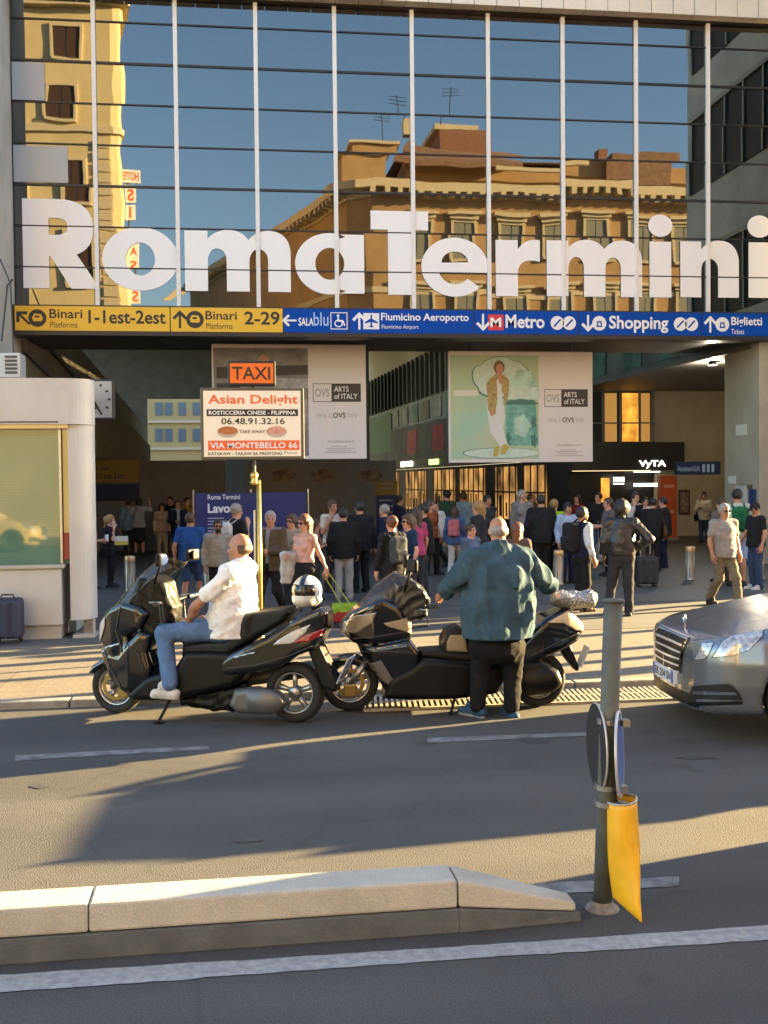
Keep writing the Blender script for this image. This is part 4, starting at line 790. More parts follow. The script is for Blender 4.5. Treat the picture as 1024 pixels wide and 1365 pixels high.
# ------------------------------------------------------------------ kiosk on the left
kf = gnd(85, 851, PAV); Yk = kf.y; KC = mat('kiosk_cream', (.5, .49, .47), .45, var=.08, vs=1.5); KG = mat('kiosk_grey', (.42, .39, .35), .5, var=.1, vs=2)
kk = thing('kiosk', 'cream rounded ticket kiosk with a green blind behind its window', 'kiosk'); D_ = 2.6
def K(px, py): return onY(px, py, Yk)
ztop, zfas, zwt, zwb = K(60, 505).z, K(60, 566).z, K(60, 572).z, K(60, 752).z; xr_ = K(125, 700).x; xwin = K(95, 700).x; xpan = K(84, 800).x; x_l = -9.5
def rplan(x0, x1, y0, y1, r, tp=0):
    return [(x0, y1), (x0, y0)]+[(x1-r+r*math.sin(R(t_)), y0+r-r*math.cos(R(t_))) for t_ in range(0, 91, 9)]+[(x1-tp, y1)]
prism('roof_fascia', rplan(x_l, xr_+.01, Yk-.12, Yk+D_, .34, .9), zfas, ztop, KC, kk)
zcol = K(110, 826).z; cp = rplan(xwin, xr_, Yk-.06, Yk+.62, .3, .2); prism('corner_column', cp, zcol, zfas-.003, KC, kk)
prism('column_base', rplan(xwin+.12, xr_-.06, Yk+.1, Yk+.5, .1), PAV, zcol-.003, mat('rough_core', (.2, .16, .12), .9, var=.4, vs=12), kk)
jb = MB(); jb.box((xr_-.03, Yk-.03, PAV), (xr_-.003, Yk+.02, zcol)); jb.box((xwin, Yk-.05, PAV), (xr_, Yk+.3, PAV+.05)); jb.build('broken_skirting', KG, kk, bevel=.01)
box_obj('window_head', (x_l, Yk-.1, zwt+.003), (xwin-.003, Yk+.1, zfas-.003), mat('kiosk_gold_trim', (.5, .4, .22), .35, metal=.4), kk)
kgm = bpy.data.materials.new('kiosk_glass'); kgm.use_nodes = True; b = kgm.node_tree.nodes['Principled BSDF']; b.inputs['Base Color'].default_value = (.09, .2, .155, 1); _wt = kgm.node_tree.nodes.new('ShaderNodeTexWave'); _wt.bands_direction = 'Z'; _wt.inputs['Scale'].default_value = 9; _wt.inputs['Distortion'].default_value = .6; _tc = kgm.node_tree.nodes.new('ShaderNodeTexCoord'); kgm.node_tree.links.new(_tc.outputs['Object'], _wt.inputs['Vector']); _rp = kgm.node_tree.nodes.new('ShaderNodeValToRGB'); _rp.color_ramp.elements[0].color = (.07, .165, .125, 1); _rp.color_ramp.elements[1].color = (.08, .182, .14, 1); kgm.node_tree.links.new(_wt.outputs['Fac'], _rp.inputs['Fac']); kgm.node_tree.links.new(_rp.outputs['Color'], b.inputs['Base Color']); b.inputs['Roughness'].default_value = .03; b.inputs['Specular IOR Level'].default_value = 1; b.inputs['IOR'].default_value = 1.5
box_obj('window_glass', (x_l, Yk+.02, zwb), (K(82, 700).x, Yk+.06, zwt), kgm, kk)
box_obj('window_side_glass', (K(83, 700).x, Yk+.05, zwb), (xwin-.003, Yk+.09, zwt), mat('kiosk_glass_side', (.05, .12, .07), .06, spec=1), kk)
box_obj('window_post', (K(80, 700).x, Yk-.01, zwb), (K(83.5, 700).x, Yk+.1, zwt), STEEL, kk, .005)
box_obj('sill', (x_l, Yk-.14, zwb-.05), (xpan+.04, Yk+.1, zwb-.003), KG, kk, .008)
box_obj('base_panel', (x_l, Yk-.1, PAV+.18), (xpan, Yk+D_, zwb-.053), KC, kk, .02); box_obj('plinth', (x_l, Yk-.06, PAV), (xpan-.02, Yk+D_, PAV+.177), KG, kk, .01)
box_obj('body', (x_l, Yk+.63, PAV), (xwin-.05, Yk+D_, zfas), KG, kk)
rp_ = K(90, 728); box_obj('red_notice', (rp_.x-.06, Yk+.02, rp_.z-.17), (rp_.x+.04, Yk+.045, rp_.z+.17), mat('dull_red', (.3, .05, .04), .5), kk)
gb2 = MB(); gb2.box((x_l, Yk-.125, zfas+.02), (xpan, Yk-.122, zfas+.035)); gb2.build('fascia_slot', BLACK, kk)
ck = thing('station_clock', 'square wall clock with black rim beside the kiosk', 'clock'); q0, q1 = onY(118, 560, Yk+1.6), onY(152, 505, Yk+1.6)
box_obj('case', (q0.x, Yk+1.6, q0.z), (q1.x, Yk+1.75, q1.z), BLACK, ck, .03); box_obj('face', (q0.x+.03, Yk+1.59, q0.z+.035), (q1.x-.035, Yk+1.598, q1.z-.035), mat('clock_face', (.34, .35, .35), .4, var=.15, vs=3), ck)
hm = MB(); cc = (Vector((q0.x, 0, q0.z))+Vector((q1.x, 0, q1.z)))/2; hl = (q1.z-q0.z)/2
for ang_, l_, wd in ((150, .72, .022), (165, .5, .03)):
    d = Vector((math.sin(R(ang_)), 0, math.cos(R(ang_)))); e = Vector((d.z, 0, -d.x)); c0 = cc-Vector((.12, 0, 0)); hm.add([Vector((p.x, Yk+1.585, p.z)) for p in (c0-e*wd, c0+e*wd, c0+d*hl*l_+e*wd*.6, c0+d*hl*l_-e*wd*.6)], [(0, 1, 2, 3)])
hm.build('hands', SK, ck)
tk = MB(); c0 = cc-Vector((.12, 0, 0))
for i in range(12):
    d = Vector((math.sin(R(30*i)), 0, math.cos(R(30*i)))); e = Vector((d.z, 0, -d.x))*.015
    P = [c0+d*hl*.72-e, c0+d*hl*.72+e, c0+d*hl*.86+e, c0+d*hl*.86-e]
    if max(p.x for p in P) < q1.x-.04 and min(p.x for p in P) > q0.x+.03: tk.add([Vector((p.x, Yk+1.588, p.z)) for p in P], [(0, 1, 2, 3)])
tk.build('hour_marks', SK, ck)
ac = thing('air_vent', 'white louvred air vent box above the kiosk roof', 'vent'); q0, q1 = onY(-8, 503, YF-2.2), onY(26, 470, YF-2.2)
box_obj('case', (q0.x, YF-2.15, q0.z), (q1.x, YF-1.61, q1.z), mat('vent_white', (.6, .6, .58), .5), ac, .015)
lv = MB()
for i in range(5): z = q0.z+.06+i*(q1.z-q0.z-.1)/5; lv.box((q0.x+.2, YF-2.17, z+.02), (q1.x-.06, YF-2.152, z+.062))
lv.build('louvre', mat('louvre_dark', (.08, .08, .08), .6), ac)
# ------------------------------------------------------------------ suitcase by the kiosk, banner, hoarding, bollards
def suitcase(label, px0, px1, pyt, pyb, m, rz=0, handle=0, depth=.3):
    g0, g1 = gnd(px0, pyb, PAV), gnd(px1, pyb, PAV); c = (g0+g1)/2; w_ = (g1-g0).length; h_ = zat(c.x, c.y, pyt)-PAV
    s = thing('suitcase', label, 'suitcase', (c.x, c.y, PAV), rz); s_ = SDF().box((0, 0, h_/2+.03), (w_/2, depth/2, h_/2-.04), rd=.06, k=.01)
    for i in range(5): s_.box((-w_*.36+i*w_*.18, -depth/2, h_/2), (.02, .012, h_*.36), rd=.008, k=.012, sub=(i % 2 == 1))
    s_.build('shell', m, s, .012)
    for a_ in (-1, 1):
        for b_ in (-1, 1): f = MB(); f.cyl((a_*w_*.36, b_*depth*.3-.012, .03), (a_*w_*.36, b_*depth*.3+.012, .03), .03); f.build('wheel', BLACK, s)
    z = MB(); z.tube([(-w_*.47, -.005, h_*.08), (-w_*.47, -.005, h_*.94), (w_*.47, -.005, h_*.94), (w_*.47, -.005, h_*.08)], .008); z.build('zip', BLACK, s); t = MB(); t.tube([(-.08, 0, h_-.01), (-.07, 0, h_+.03), (.07, 0, h_+.03), (.08, 0, h_-.01)], .011); t.build('carry_handle', BLACK, s)
    if handle:
        hh_ = handle; t = MB(); t.tube([(-.09, depth*.3, h_-.02), (-.09, depth*.3, h_+hh_), (.09, depth*.3, h_+hh_), (.09, depth*.3, h_-.02)], .009); t.build('pull_handle', STEEL, s)
    return s
suitcase('navy blue suitcase standing in front of the kiosk', -8, 30, 796, 858, mat('navy_fabric', (.018, .02, .05), .6, var=.2, bump=.2, bs=80))
suitcase('black suitcase with raised pull handle behind the man in the leather jacket', 847, 877, 741, 783, mat('black_fabric', (.015, .015, .016), .6, var=.2, bump=.2, bs=80), R(-8), .38)
suitcase('silver patterned suitcase beside the man with the leather jacket', 795, 813, 723, 752, mat('silver_pattern', (.45, .45, .42), .4, c2=(.16, .17, .15), vs=16), R(10), .5, .22)
bn = thing('blue_banner', 'blue works banner fixed on a fence behind the walking tourists', 'banner'); Yn = 25.0; q0, q1 = onY(262, 760, Yn), onY(408, 656, Yn); zb = .2
box_obj('panel', (q0.x, Yn, zb), (q1.x, Yn+.03, q1.z), mat('banner_blue', (.015, .022, .13), .5, var=.15, vs=2), bn)
fpn = MB()
for x_ in (q0.x-.05, q0.x+1.25, q1.x+.05): fpn.cyl((x_, Yn+.06, PAV), (x_, Yn+.06, q1.z+.08), .025)
fpn.build('fence_post', STEEL, bn)
frb = frame((q0.x, Yn-.004, 0)); bw = q1.x-q0.x
def bt(s_, pa, pb_, y0, y1, b_=.01): a_, c_ = onY(pa, y1, Yn), onY(pb_, y0, Yn); text('lettering', s_, (a_.x-q0.x, a_.z, c_.x-q0.x, c_.z), frb, SW, bn, b_)
bt('Roma Termini', 277, 320, 659, 666); bt('Lavori', 277, 316, 671, 684, .03)
bl = MB()
for i, y in enumerate((690, 694, 698, 703, 707)):
    a_, c_ = onY(277, y+1.6, Yn), onY(277+[22, 26, 18, 24, 14][i], y, Yn); bl.flat([[(a_.x-q0.x, a_.z), (c_.x-q0.x, a_.z), (c_.x-q0.x, c_.z), (a_.x-q0.x, c_.z)]], frb)
bl.build('small_print', mat('banner_print', (.4, .42, .5), .5), bn)
hg = thing('hoarding', 'grey construction hoarding with faint printed pictures behind the banner', 'hoarding'); Yh_ = 34.0; q0, q1 = onY(330, 700, Yh_), onY(528, 614, Yh_)
box_obj('panel', (q0.x, Yh_, PAV), (q1.x, Yh_+.15, q1.z), mat('hoarding_grey', (.2, .205, .2), .55, var=.1, vs=.6), hg)
for px, sd_ in ((378, 1), (432, 2), (495, 3)): hpm = MB(); q = onY(px, 634, Yh_); hpm.flat([[(q.x-.4+x_, q.z-.2+y_) for x_, y_ in blob(.4, .2, .38, .2, 24, .15, sd_)]], (Vector((0, Yh_-.004, 0)), Vector((1, 0, 0)), Vector((0, 0, 1)))); hpm.build('printed_picture', mat('hoarding_print', (.2, .14, .1), .6, var=.6, vs=4), hg)
wl = thing('wall_signs', 'dim yellow and blue platform sign on the grey wall by the clock', 'sign'); q0, q1 = onY(124, 643, 32.9), onY(185, 613, 32.9)
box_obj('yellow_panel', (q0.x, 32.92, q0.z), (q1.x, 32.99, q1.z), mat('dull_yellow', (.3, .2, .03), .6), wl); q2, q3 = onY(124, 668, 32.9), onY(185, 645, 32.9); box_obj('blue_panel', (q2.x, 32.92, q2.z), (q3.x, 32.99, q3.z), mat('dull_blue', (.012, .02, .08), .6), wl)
text('lettering', '1-1est', (.1, .34, .5, .5), frame((q0.x, 32.915, q0.z)), SK, wl, .01); text('lettering', '1-1est-2est', (.1, .1, .9, .27), frame((q0.x, 32.915, q0.z)), SK, wl, .01)
tt = thing('information_totem', 'small yellow and blue information totem near the hoarding', 'totem'); q0, q1 = onY(502, 700, 32), onY(530, 641, 32); zm = onY(515, 660, 32).z
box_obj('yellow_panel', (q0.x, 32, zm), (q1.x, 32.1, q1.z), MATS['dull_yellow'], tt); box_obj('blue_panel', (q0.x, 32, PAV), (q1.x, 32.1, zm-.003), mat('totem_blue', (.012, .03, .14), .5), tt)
for i, y in enumerate((646, 652, 668, 676, 684)): q = onY(506, y, 31.99); box_obj('text_line', (q.x, 31.988, q.z), (q.x+.4, 31.994, q.z+.05), mat('totem_print', (.3, .3, .25), .6), tt)
BC = mat('bollard_top_lit', (.65, .42, .2), .4, metal=.5); BS = mat('bollard_steel', (.40, .34, .26), .42, metal=.7, var=.12, vs=3)  # cap colour carries the sunlight on the bollard tops
bol0 = None
for px, yt, yb, lb_ in ((174, 741, 788, 'leftmost steel bollard, beside the girl on the phone'), (469, 737, 786, 'steel bollard with sunlight-coloured top by the man in the black jacket'), (745, 730, 779, 'steel bollard between the seated rider crowd and the man in a vest'), (920.5, 728, 773, 'steel bollard left of the man in the grey polo shirt'), (279, 738, 790, 'steel bollard half hidden behind the man in a grey hoodie'), (1013, 724, 772, 'rightmost steel bollard, behind the man looking down')):
    g = gnd(px, yb, PAV)
    if bol0 is None:
        hb = zat(g.x, g.y, yt)-PAV; bol0 = bo = thing('bollard', lb_, 'bollard', (g.x, g.y, PAV), 0, 'steel bollards in front of the station')
        t = MB(); r_ = .088; t.lathe([(r_+.012, 0), (r_+.012, .03), (r_, .04), (r_, hb-.1)], n=24); t.build('shaft', BS, bo, True)
        t = MB()
        for a_ in range(6): t.cyl((r_*1.0*math.cos(a_*1.047), r_*math.sin(a_*1.047), .06), (r_*math.cos(a_*1.047), r_*math.sin(a_*1.047), hb-.12), .009, n=6)
        t.build('rib', BS, bo, True); t = MB(); t.lathe([(r_+.006, hb-.1), (r_+.01, hb-.09), (r_+.01, hb-.015), (r_, hb), (.001, hb+.004)], n=24); t.build('cap', BC, bo, True)
    else:
        bo = bol0.copy(); col.objects.link(bo); bo.location = (g.x, g.y, PAV); bo['label'] = lb_
        for chd in bol0.children: c_ = chd.copy(); c_.parent = bo; col.objects.link(c_)

# ------------------------------------------------------------------ sign post with bent discs and the yellow bag
pb = gnd(803, 1211); sp_ = thing('sign_post', 'grey steel post with dark disc sign seen edge-on in the foreground', 'sign post', (pb.x, pb.y, 0)); Yp = pb.y
GAL = mat('galvanised', (.095, .10, .085), .65, metal=.1, var=.2, vs=9, bump=.08, bs=60)
def PP(px, py, dy=0): q = onY(px, py, Yp+dy); return Vector((q.x-pb.x, q.y-pb.y, q.z))
tp = PP(818, 801); t = MB(); t.cyl((0, 0, -.02), tp, .045, .045, 24); t.build('post', GAL, sp_, True); t = MB(); t.cyl(tp+Vector((0, 0, -.004)), tp+Vector((0, 0, .008)), .054, .05, 24); t.build('cap', GAL, sp_, True)
t = MB(); t.lathe([(.082, 0), (.075, .01), (.056, .016), (.048, .04)], n=18); t.build('base_collar', mat('cracked_mortar', (.22, .2, .17), .9, var=.3, vs=20, bump=.6), sp_)
cl = PP(815, 996); 
def discp(c, az, tilt, r, th, name, mats, rim):
    nrm = Vector((math.sin(R(az))*math.cos(R(tilt)), math.cos(R(az))*math.cos(R(tilt)), math.sin(R(tilt)))); q = nrm.to_track_quat('Z', 'Y').to_matrix().to_4x4(); q.translation = c
    m_ = MB(); m_.lathe([(0.001, th/2), (r*.93, th/2)], n=48, m=0); m_.lathe([(r*.93, th/2), (r, th/2), (r+.004, 0), (r, -th/2)], n=48, m=1); m_.lathe([(r, -th/2), (.001, -th/2)], n=48, m=2)
    m_.v = [tuple(q @ Vector(v_)) for v_ in m_.v]; return m_.build(name, mats, sp_, True)
BK = mat('sign_back', (.012, .013, .015), .55, var=.2); BD = mat('disc_blue', (.02, .09, .35), .4); RIM = mat('disc_rim', (.55, .55, .55), .4, metal=.3)
discp(PP(803, 1000)+Vector((-.0, .075, 0)), 95, 0, .205, .012, 'disc_sign', [BD, RIM, BK], 1)
discp(PP(824, 1003)+Vector((0, -.02, 0)), 114, 2, .205, .012, 'disc_sign', [BD, RIM, BK], 1)
for y in (961, 1048, 1070): cm = MB(); q = PP(813-(y-961)*.035, y); cm.lathe([(.052, -.014), (.06, -.012), (.06, .012), (.052, .014)], (q.x, q.y, q.z), n=20); cm.box((q.x+.04, q.y-.075, q.z-.016), (q.x+.075, q.y-.03, q.z+.016)); cm.build('clamp', STEEL, sp_)
yb = thing('yellow_litter_bag', 'yellow plastic litter bag clipped to the grey sign post', 'bag', (pb.x, pb.y, 0)); YB_ = mat('yellow_plastic', (.80, .42, .012), .42, var=.08, vs=4, bump=.25, bs=9, trans=.0)
v = []; f = []; rows = []; n = 28; K_ = 22
for i in range(K_+1):
    t_ = i/K_; l_ = PP(808+10*t_**2, 1070+126*t_, -.03-.03*t_); r__ = PP(848+2*math.sin(t_*3)+8*t_**3, 1064+166*t_, -.03-.19*t_)
    c_ = (l_+r__)/2; hw = (r__-l_).length/2; dp = .07*(1-t_)**.8+.012
    for j in range(n):
        a_ = 2*math.pi*j/n; k_ = 1+.05*math.sin(3*a_+5*t_)+.03*math.sin(7*a_+9*t_)*(t_+.2); off_ = (r__-l_)/2*math.cos(a_)*k_; v.append(c_+off_+Vector((0, dp*math.sin(a_)*k_, 0)))
for i in range(K_): f += [(i*n+j, i*n+(j+1) % n, (i+1)*n+(j+1) % n, (i+1)*n+j) for j in range(n)]
f.append(tuple(K_*n+j for j in range(n))); bo_ = mesh_obj('sack', v, f, YB_, yb, smooth=True); sm_ = bo_.modifiers.new('thickness', 'SOLIDIFY'); sm_.thickness = .003
hp_ = MB(); hp_.tube([v[j]+Vector((0, 0, .004)) for j in range(n)], .006, 6, closed=True); hp_.build('hoop', STEEL, yb, True)
wl_ = MB(); wl_.flat([[(0, 0), (.012, 0), (.014, .16), (0, .15)]], (PP(838, 1135, -.1), Vector((1, .3, 0)), Vector((0, 0, 1)))); wl_.build('white_label', SW, yb)
# ------------------------------------------------------------------ people
def V3(*a): return np.array(a, float)
ARM = {  # elbow, wrist, hand direction for the right arm (x to the person's right, y forward), 1.75 m figure
 'down': ((.255, -.02, 1.14), (.265, .06, .90), (0, .25, -1)), 'back': ((.25, -.13, 1.15), (.25, -.12, .91), (0, 0, -1)), 'fwd': ((.235, .06, 1.14), (.22, .22, .96), (0, .6, -.8)),
 'phone': ((.27, .12, 1.16), (.155, .12, 1.44), (-.3, -.1, 1)), 'hip': ((.41, -.08, 1.18), (.21, .08, 1.03), (-.6, .3, -.6)), 'hold': ((.245, .03, 1.13), (.11, .27, 1.12), (-.3, .9, .1)), 'read': ((.24, .04, 1.14), (.09, .26, 1.2), (-.2, .8, .4)),
 'cross': ((.25, .1, 1.15), (-.02, .2, 1.2), (-1, .1, .1)), 'pocket': ((.3, -.08, 1.15), (.2, .05, .95), (-.2, .3, -1)), 'strap': ((.26, .06, 1.15), (.15, .15, 1.38), (-.2, .1, 1)), 'raise': ((.36, .05, 1.38), (.33, .1, 1.62), (-.2, .1, 1)),
 'pull': ((.25, -.1, 1.14), (.27, -.2, .92), (0, -.2, -1)), 'out': ((.33, .02, 1.17), (.40, .12, .98), (.3, .5, -.7))}
LEG = {'stand': ((.1, .02, .49), (.11, -.02, .08), (.12, .16)), 'wide': ((.15, .03, .49), (.2, -.01, .08), (.25, .2)), 'front': ((.1, .2, .5), (.1, .27, .085), (.1, .48)), 'rear': ((.09, .0, .48), (.09, -.26, .15), (.09, -.1)), 'relax': ((.12, .1, .49), (.13, .08, .08), (.2, .26)), 'fwd': ((.1, .15, .5), (.11, .17, .08), (.12, .36))}
def yawm(d): c, s_ = math.cos(d), math.sin(d); return np.array([[c, -s_, 0], [s_, c, 0], [0, 0, 1]])
def hand(S, wr, d, side, pal, hi, cv=.35, grip=None):
    """palm, four unequal curled fingers and a thumb at the side of the palm"""
    d = d/np.linalg.norm(d); up = V3(0, 0, 1) if abs(d[2]) < .8 else V3(0, 1, 0)
    inn = V3(-side, 0, 0); inn = inn-d*(inn@d)
    if np.linalg.norm(inn) < .2: inn = np.cross(d, up)
    inn /= np.linalg.norm(inn); ac = np.cross(inn, d)
    if ac[1] < 0 or (abs(ac[1]) < .1 and ac[2] < 0): ac = -ac     # thumb side
    pc = wr+d*.055; A = np.stack([d, ac, inn], 1)
    S.box(wr+d*.05, (.05, .04, .014), rot=A, rd=.012, k=.012); S.cone(wr-d*.01, wr+d*.03, .026, .024, k=.015)
    for i, (o, L) in enumerate(((.030, .072), (.010, .080), (-.010, .075), (-.029, .058))):
        b = wr+d*.098+ac*o; m1 = b+(d*math.cos(cv)+inn*math.sin(cv))*L*.45; m2 = m1+(d*math.cos(cv*2.4)+inn*math.sin(cv*2.4))*L*.32; m3 = m2+(d*math.cos(cv*3.4)+inn*math.sin(cv*3.4))*L*.25
        r_ = .0088 if hi else .0105
        S.cone(b-d*.012, m1, r_+.001, r_, k=.003); S.cone(m1, m2, r_, r_-.0006, k=.002); S.cone(m2, m3, r_-.0006, r_-.0016, k=.002)
    t0 = wr+d*.03+ac*.034; t1 = t0+d*.035+ac*.026+inn*.012; t2 = t1+d*.036+inn*.012; S.cone(t0, t1, .013, .011, k=.01); S.cone(t1, t2, .0105, .009, k=.004)
def person(label, px=None, py=None, yh=None, face=180, top='tee', topc=(.3, .3, .3), bot='trousers', botc=(.05, .05, .06), shoe=(.03, .03, .03), hair='short', hairc='brown', skin='fair', arms=('down', 'down'), legs=('stand', 'stand'),
           bulk=1.0, hi=False, turn=0, nod=0, lean=0, glasses=False, beard=False, cap=None, female=False, hem=None, inner=None, res=None, pos=None, J=None, H=None, z0=PAV, group='people in front of the station', seed=None, wamp=None, slv=None, loose=0, belt=False, smile=False, bag=None, bootcut=0, shadow=True):
    """one figure: continuous body mesh with clothes, shoes and hair as parts. px, py: picture point under the feet; yh: picture row of the crown"""
    if pos is None:
        g = gnd(px, py, z0); gx, gy = g.x, g.y; H = H or zat(gx, gy, yh)-z0
    else: gx, gy = pos
    s = H/1.75; seed = seed if seed is not None else int(abs(gx*1000+gy*77)) % 9999
    root = thing('person', label, 'person', (gx, gy, z0), -R(face), group); res = res or (.0105 if hi else .0165)
    j = {}
    b = bulk; sw = .165 if female else .185; hw = .09
    j['pel'] = V3(0, 0, .93); j['waist'] = V3(0, .0+lean*.12, 1.1); j['chest'] = V3(0, lean*.3, 1.29); j['neck'] = V3(0, lean*.42-.005, 1.46); j['head'] = V3(0, lean*.5+.02, 1.625)
    for sd, nm in ((1, 'R'), (-1, 'L')):
        j['sh'+nm] = V3(sd*sw*(1+.35*(b-1)), lean*.38, 1.42); e, w_, hd = ARM[arms[0 if sd == 1 else 1]] if isinstance(arms[0 if sd == 1 else 1], str) else arms[0 if sd == 1 else 1]
        ex = .10*(b-1)+(0 if not female else -.015)
        j['el'+nm] = V3(sd*(e[0]+ex), e[1]+lean*.3, e[2]); j['wr'+nm] = V3(sd*(w_[0]+(ex if w_[0] > .15 else 0)), w_[1]+lean*.3, w_[2]); j['hd'+nm] = V3(sd*hd[0], hd[1], hd[2])
        k_, a_, t_ = LEG[legs[0 if sd == 1 else 1]]
        j['hip'+nm] = V3(sd*hw, 0, .9); j['kn'+nm] = V3(sd*k_[0], k_[1], k_[2]); j['an'+nm] = V3(sd*a_[0], a_[1], a_[2]); j['toe'+nm] = V3(sd*t_[0], t_[1], max(.03, a_[2]-.055 if a_[2] < .12 else a_[2]-.11))
    if J: j.update({k_: V3(*q) for k_, q in J.items()})
    j = {k_: q*s for k_, q in j.items()}
    hm = yawm(R(turn)); nd = R(nod); Rx = np.array([[1, 0, 0], [0, math.cos(nd), -math.sin(nd)], [0, math.sin(nd), math.cos(nd)]]); HM = hm@Rx
    hc = j['head']
    def hp(x, y, z): return hc+HM@(V3(x, y, z)*s)
    body = SDF()
    # head and face
    body.ell(hp(0, -.012, .025), V3(.077, .097, .098)*s, HM, k=.02); body.ell(hp(0, .028, -.045), V3(.058, .062, .075)*s, HM, k=.03); body.cone(hp(0, .055, -.1), hp(0, .05, -.085), .026*s, .03*s, k=.03)
    body.cone(hp(0, .088, .012), hp(0, .104, -.026), .009*s, .0135*s, k=.012); body.ell(hp(0, .078, .032), V3(.055, .014, .012)*s, HM, k=.015)
    for sd in (1, -1):
        body.ell(hp(sd*.079, -.008, -.008), V3(.012, .022, .034)*s, HM, k=.006); body.ell(hp(sd*.033, .088, .005), V3(.02, .012, .011)*s, HM, k=.008, sub=True); body.ell(hp(sd*.033, .077, .005), V3(.014, .011, .009)*s, HM, m=1, k=.002); body.ell(hp(sd*.042, .066, -.03), V3(.022, .02, .02)*s, HM, k=.02)
        body.ell(hp(sd*.034, .086, .026), V3(.021, .008, .0045)*s, HM, m=3, k=.003)
    body.ell(hp(0, .087, -.058), V3(.024, .009, .0085)*s, HM, m=2, k=.004)
    if beard: body.ell(hp(0, .045, -.075), V3(.057, .055, .05)*s, HM, m=3, k=.01)
    body.cone(j['neck']-V3(0, .0, .05*s), hp(0, -.015, -.06), .062*s*(1+.2*(b-1)), .054*s, k=.03)
    # trunk
    tr = [('cone', j['pel']-V3(0, 0, .02*s), j['waist'], .13*b*s, .125*b*s)]
    fb = 1+.55*(b-1)
    def trunk(S, o, kk=.06):
        bx = .9+.1*b
        S.ell(j['pel'], V3((.165 if not female else .17)*fb+o, .118*b+o, .13+o)*s, k=kk); S.ell((j['pel']+j['waist'])/2+V3(0, .03*(b-1)*4*s*.5, 0), V3((.15 if not female else .14)*b+o, .115*b*(1+.25*(b-1))+o, .15+o)*s, k=kk); S.ell((j['waist']*.6+j['chest']*.4), V3((.15 if not female else .125)*b+o, .108*b+o, .16+o)*s, k=kk)
        S.ell(j['chest'], V3((.165 if not female else .145)*fb+o, .112*fb+o, .17+o)*s, k=kk); S.cone(j['shL']*.93+j['neck']*.07, j['shR']*.93+j['neck']*.07, (.062+o)*s*(.5+.5*b), k=kk*.8); S.cone(j['neck']-V3(0, 0, .03*s), j['chest'], (.068+o)*s, (.1+o)*s, k=kk)
        if female: [S.ell(j['chest']+V3(sd*.07, .095, -.02)*s, V3(.06+o, .05+o, .06+o)*s, k=.03) for sd in (1, -1)]
    trunk(body, -.012)
    cov = {'long': .008 if top in ('shirt', 'jacket', 'leather', 'coat', 'hoodie', 'vest') else 0, 'leg': .010 if bot == 'trousers' else 0}
    ab = .85+.15*b if not female else .82
    for nm, sd in (('R', 1), ('L', -1)):
        sh, el, wr = j['sh'+nm], j['el'+nm], j['wr'+nm]
        cl = cov['long']; body.cone(sh, el, (.044-cl*.5)*s*ab, (.040-cl)*s*ab, k=.03); body.ell(sh+(el-sh)*.5, V3(.044-cl, .046-cl, .07)*s*ab, k=.03); body.cone(el, wr, .041*s*ab, .027*s*ab, k=.015); body.ell(el+(wr-el)*.3, V3(.042, .042, .06)*s*ab, k=.02)
        hand(body, wr, j['hd'+nm], sd, None, hi, cv=.8 if (J and 'grip' in J) else .4)
        hip, kn, an, toe = j['hip'+nm], j['kn'+nm], j['an'+nm], j['toe'+nm]; lb = .9+.1*b
        cg = cov['leg']; body.cone(hip, kn, .078*s*lb, (.054-cg)*s*lb, k=.04); body.cone(kn, an, (.052-cg)*s*lb, (.036-cg*.4)*s, k=.015); body.ell(kn+(an-kn)*.3-V3(0, .018*s, 0), V3(.05-cg, .055-cg, .1)*s*lb, k=.03)
        body.cone(an-V3(0, .02, .03)*s, toe, .032*s, .026*s, k=.02)
    body.build('body', [SKIN[skin], EYE, LIP, HAIR[hairc]], root, res)
    # clothes
    def sleeve(S, nm, frac, o, m=0):
        sh, el, wr = j['sh'+nm], j['el'+nm], j['wr'+nm]
        if frac <= .55: S.cone(sh, sh+(el-sh)*(frac/.5), (.056+o)*s*ab, (.052+o)*s*ab, m=m, k=.04)
        else: S.cone(sh, el, (.054+o)*s*ab, (.046+o)*s*ab, m=m, k=.04); S.cone(el, el+(wr-el)*((frac-.5)/.5), (.046+o)*s*ab, (.034+o)*s*ab, m=m, k=.025)
    def wear(name, color, o, hemz, sl, neckz, open_=False, extra=None, amp=.006):
        S = SDF(); trunk(S, o)
        if not female and (o > .011): S.cone(j['pel']-V3(0, 0, .02), j['chest'], (.118*b+o)*s, (.115*b+o)*s, k=.08); S.ell((j['pel']+j['chest'])/2, V3(.155*b+o, .125*b+o, .24)*s, k=.08)
        if loose: [S.cone(V3(j['chest'][0]/s-x_, .03, z_)*s, V3(j['chest'][0]/s+x_, .03, z_)*s, r_*s, k=.07) for x_, z_, r_ in ((.09, 1.22, .165), (.115, 1.10, .185), (.13, .97, .185), (.135, .84, .175))]
        if hemz < .9: S.cone(j['pel']-V3(0, 0, (.93-hemz)*s+.05), j['pel'], (.155*b+o)*s, (.16*b+o)*s, k=.06)
        for nm in 'RL':
            if sl: sleeve(S, nm, sl, o)
        if extra: extra(S)
        S.cut((0, 0, -1), (0, 0, hemz*s)); S.cut((0, .35, .94), j['neck']+V3(0, 0, neckz*s))
        if open_: S.box((0, .2*s*b, 1.15*s), (.045*s*b, .2*s*b, .35*s), rd=.01, k=.01, sub=True)
        S.wr = wrinkle((wamp or amp)*s, seed)
        return S.build(name, color if isinstance(color, bpy.types.Material) else fabric(color), root, res)
    hz = hem or dict(tee=.86, polo=.84, shirt=.80, jacket=.80, hoodie=.86, coat=.62, leather=.93, top=1.0, vest=.92)[top]
    if inner: wear('shirt', inner, .010, .9, .5 if top == 'vest' else 0, .045); 
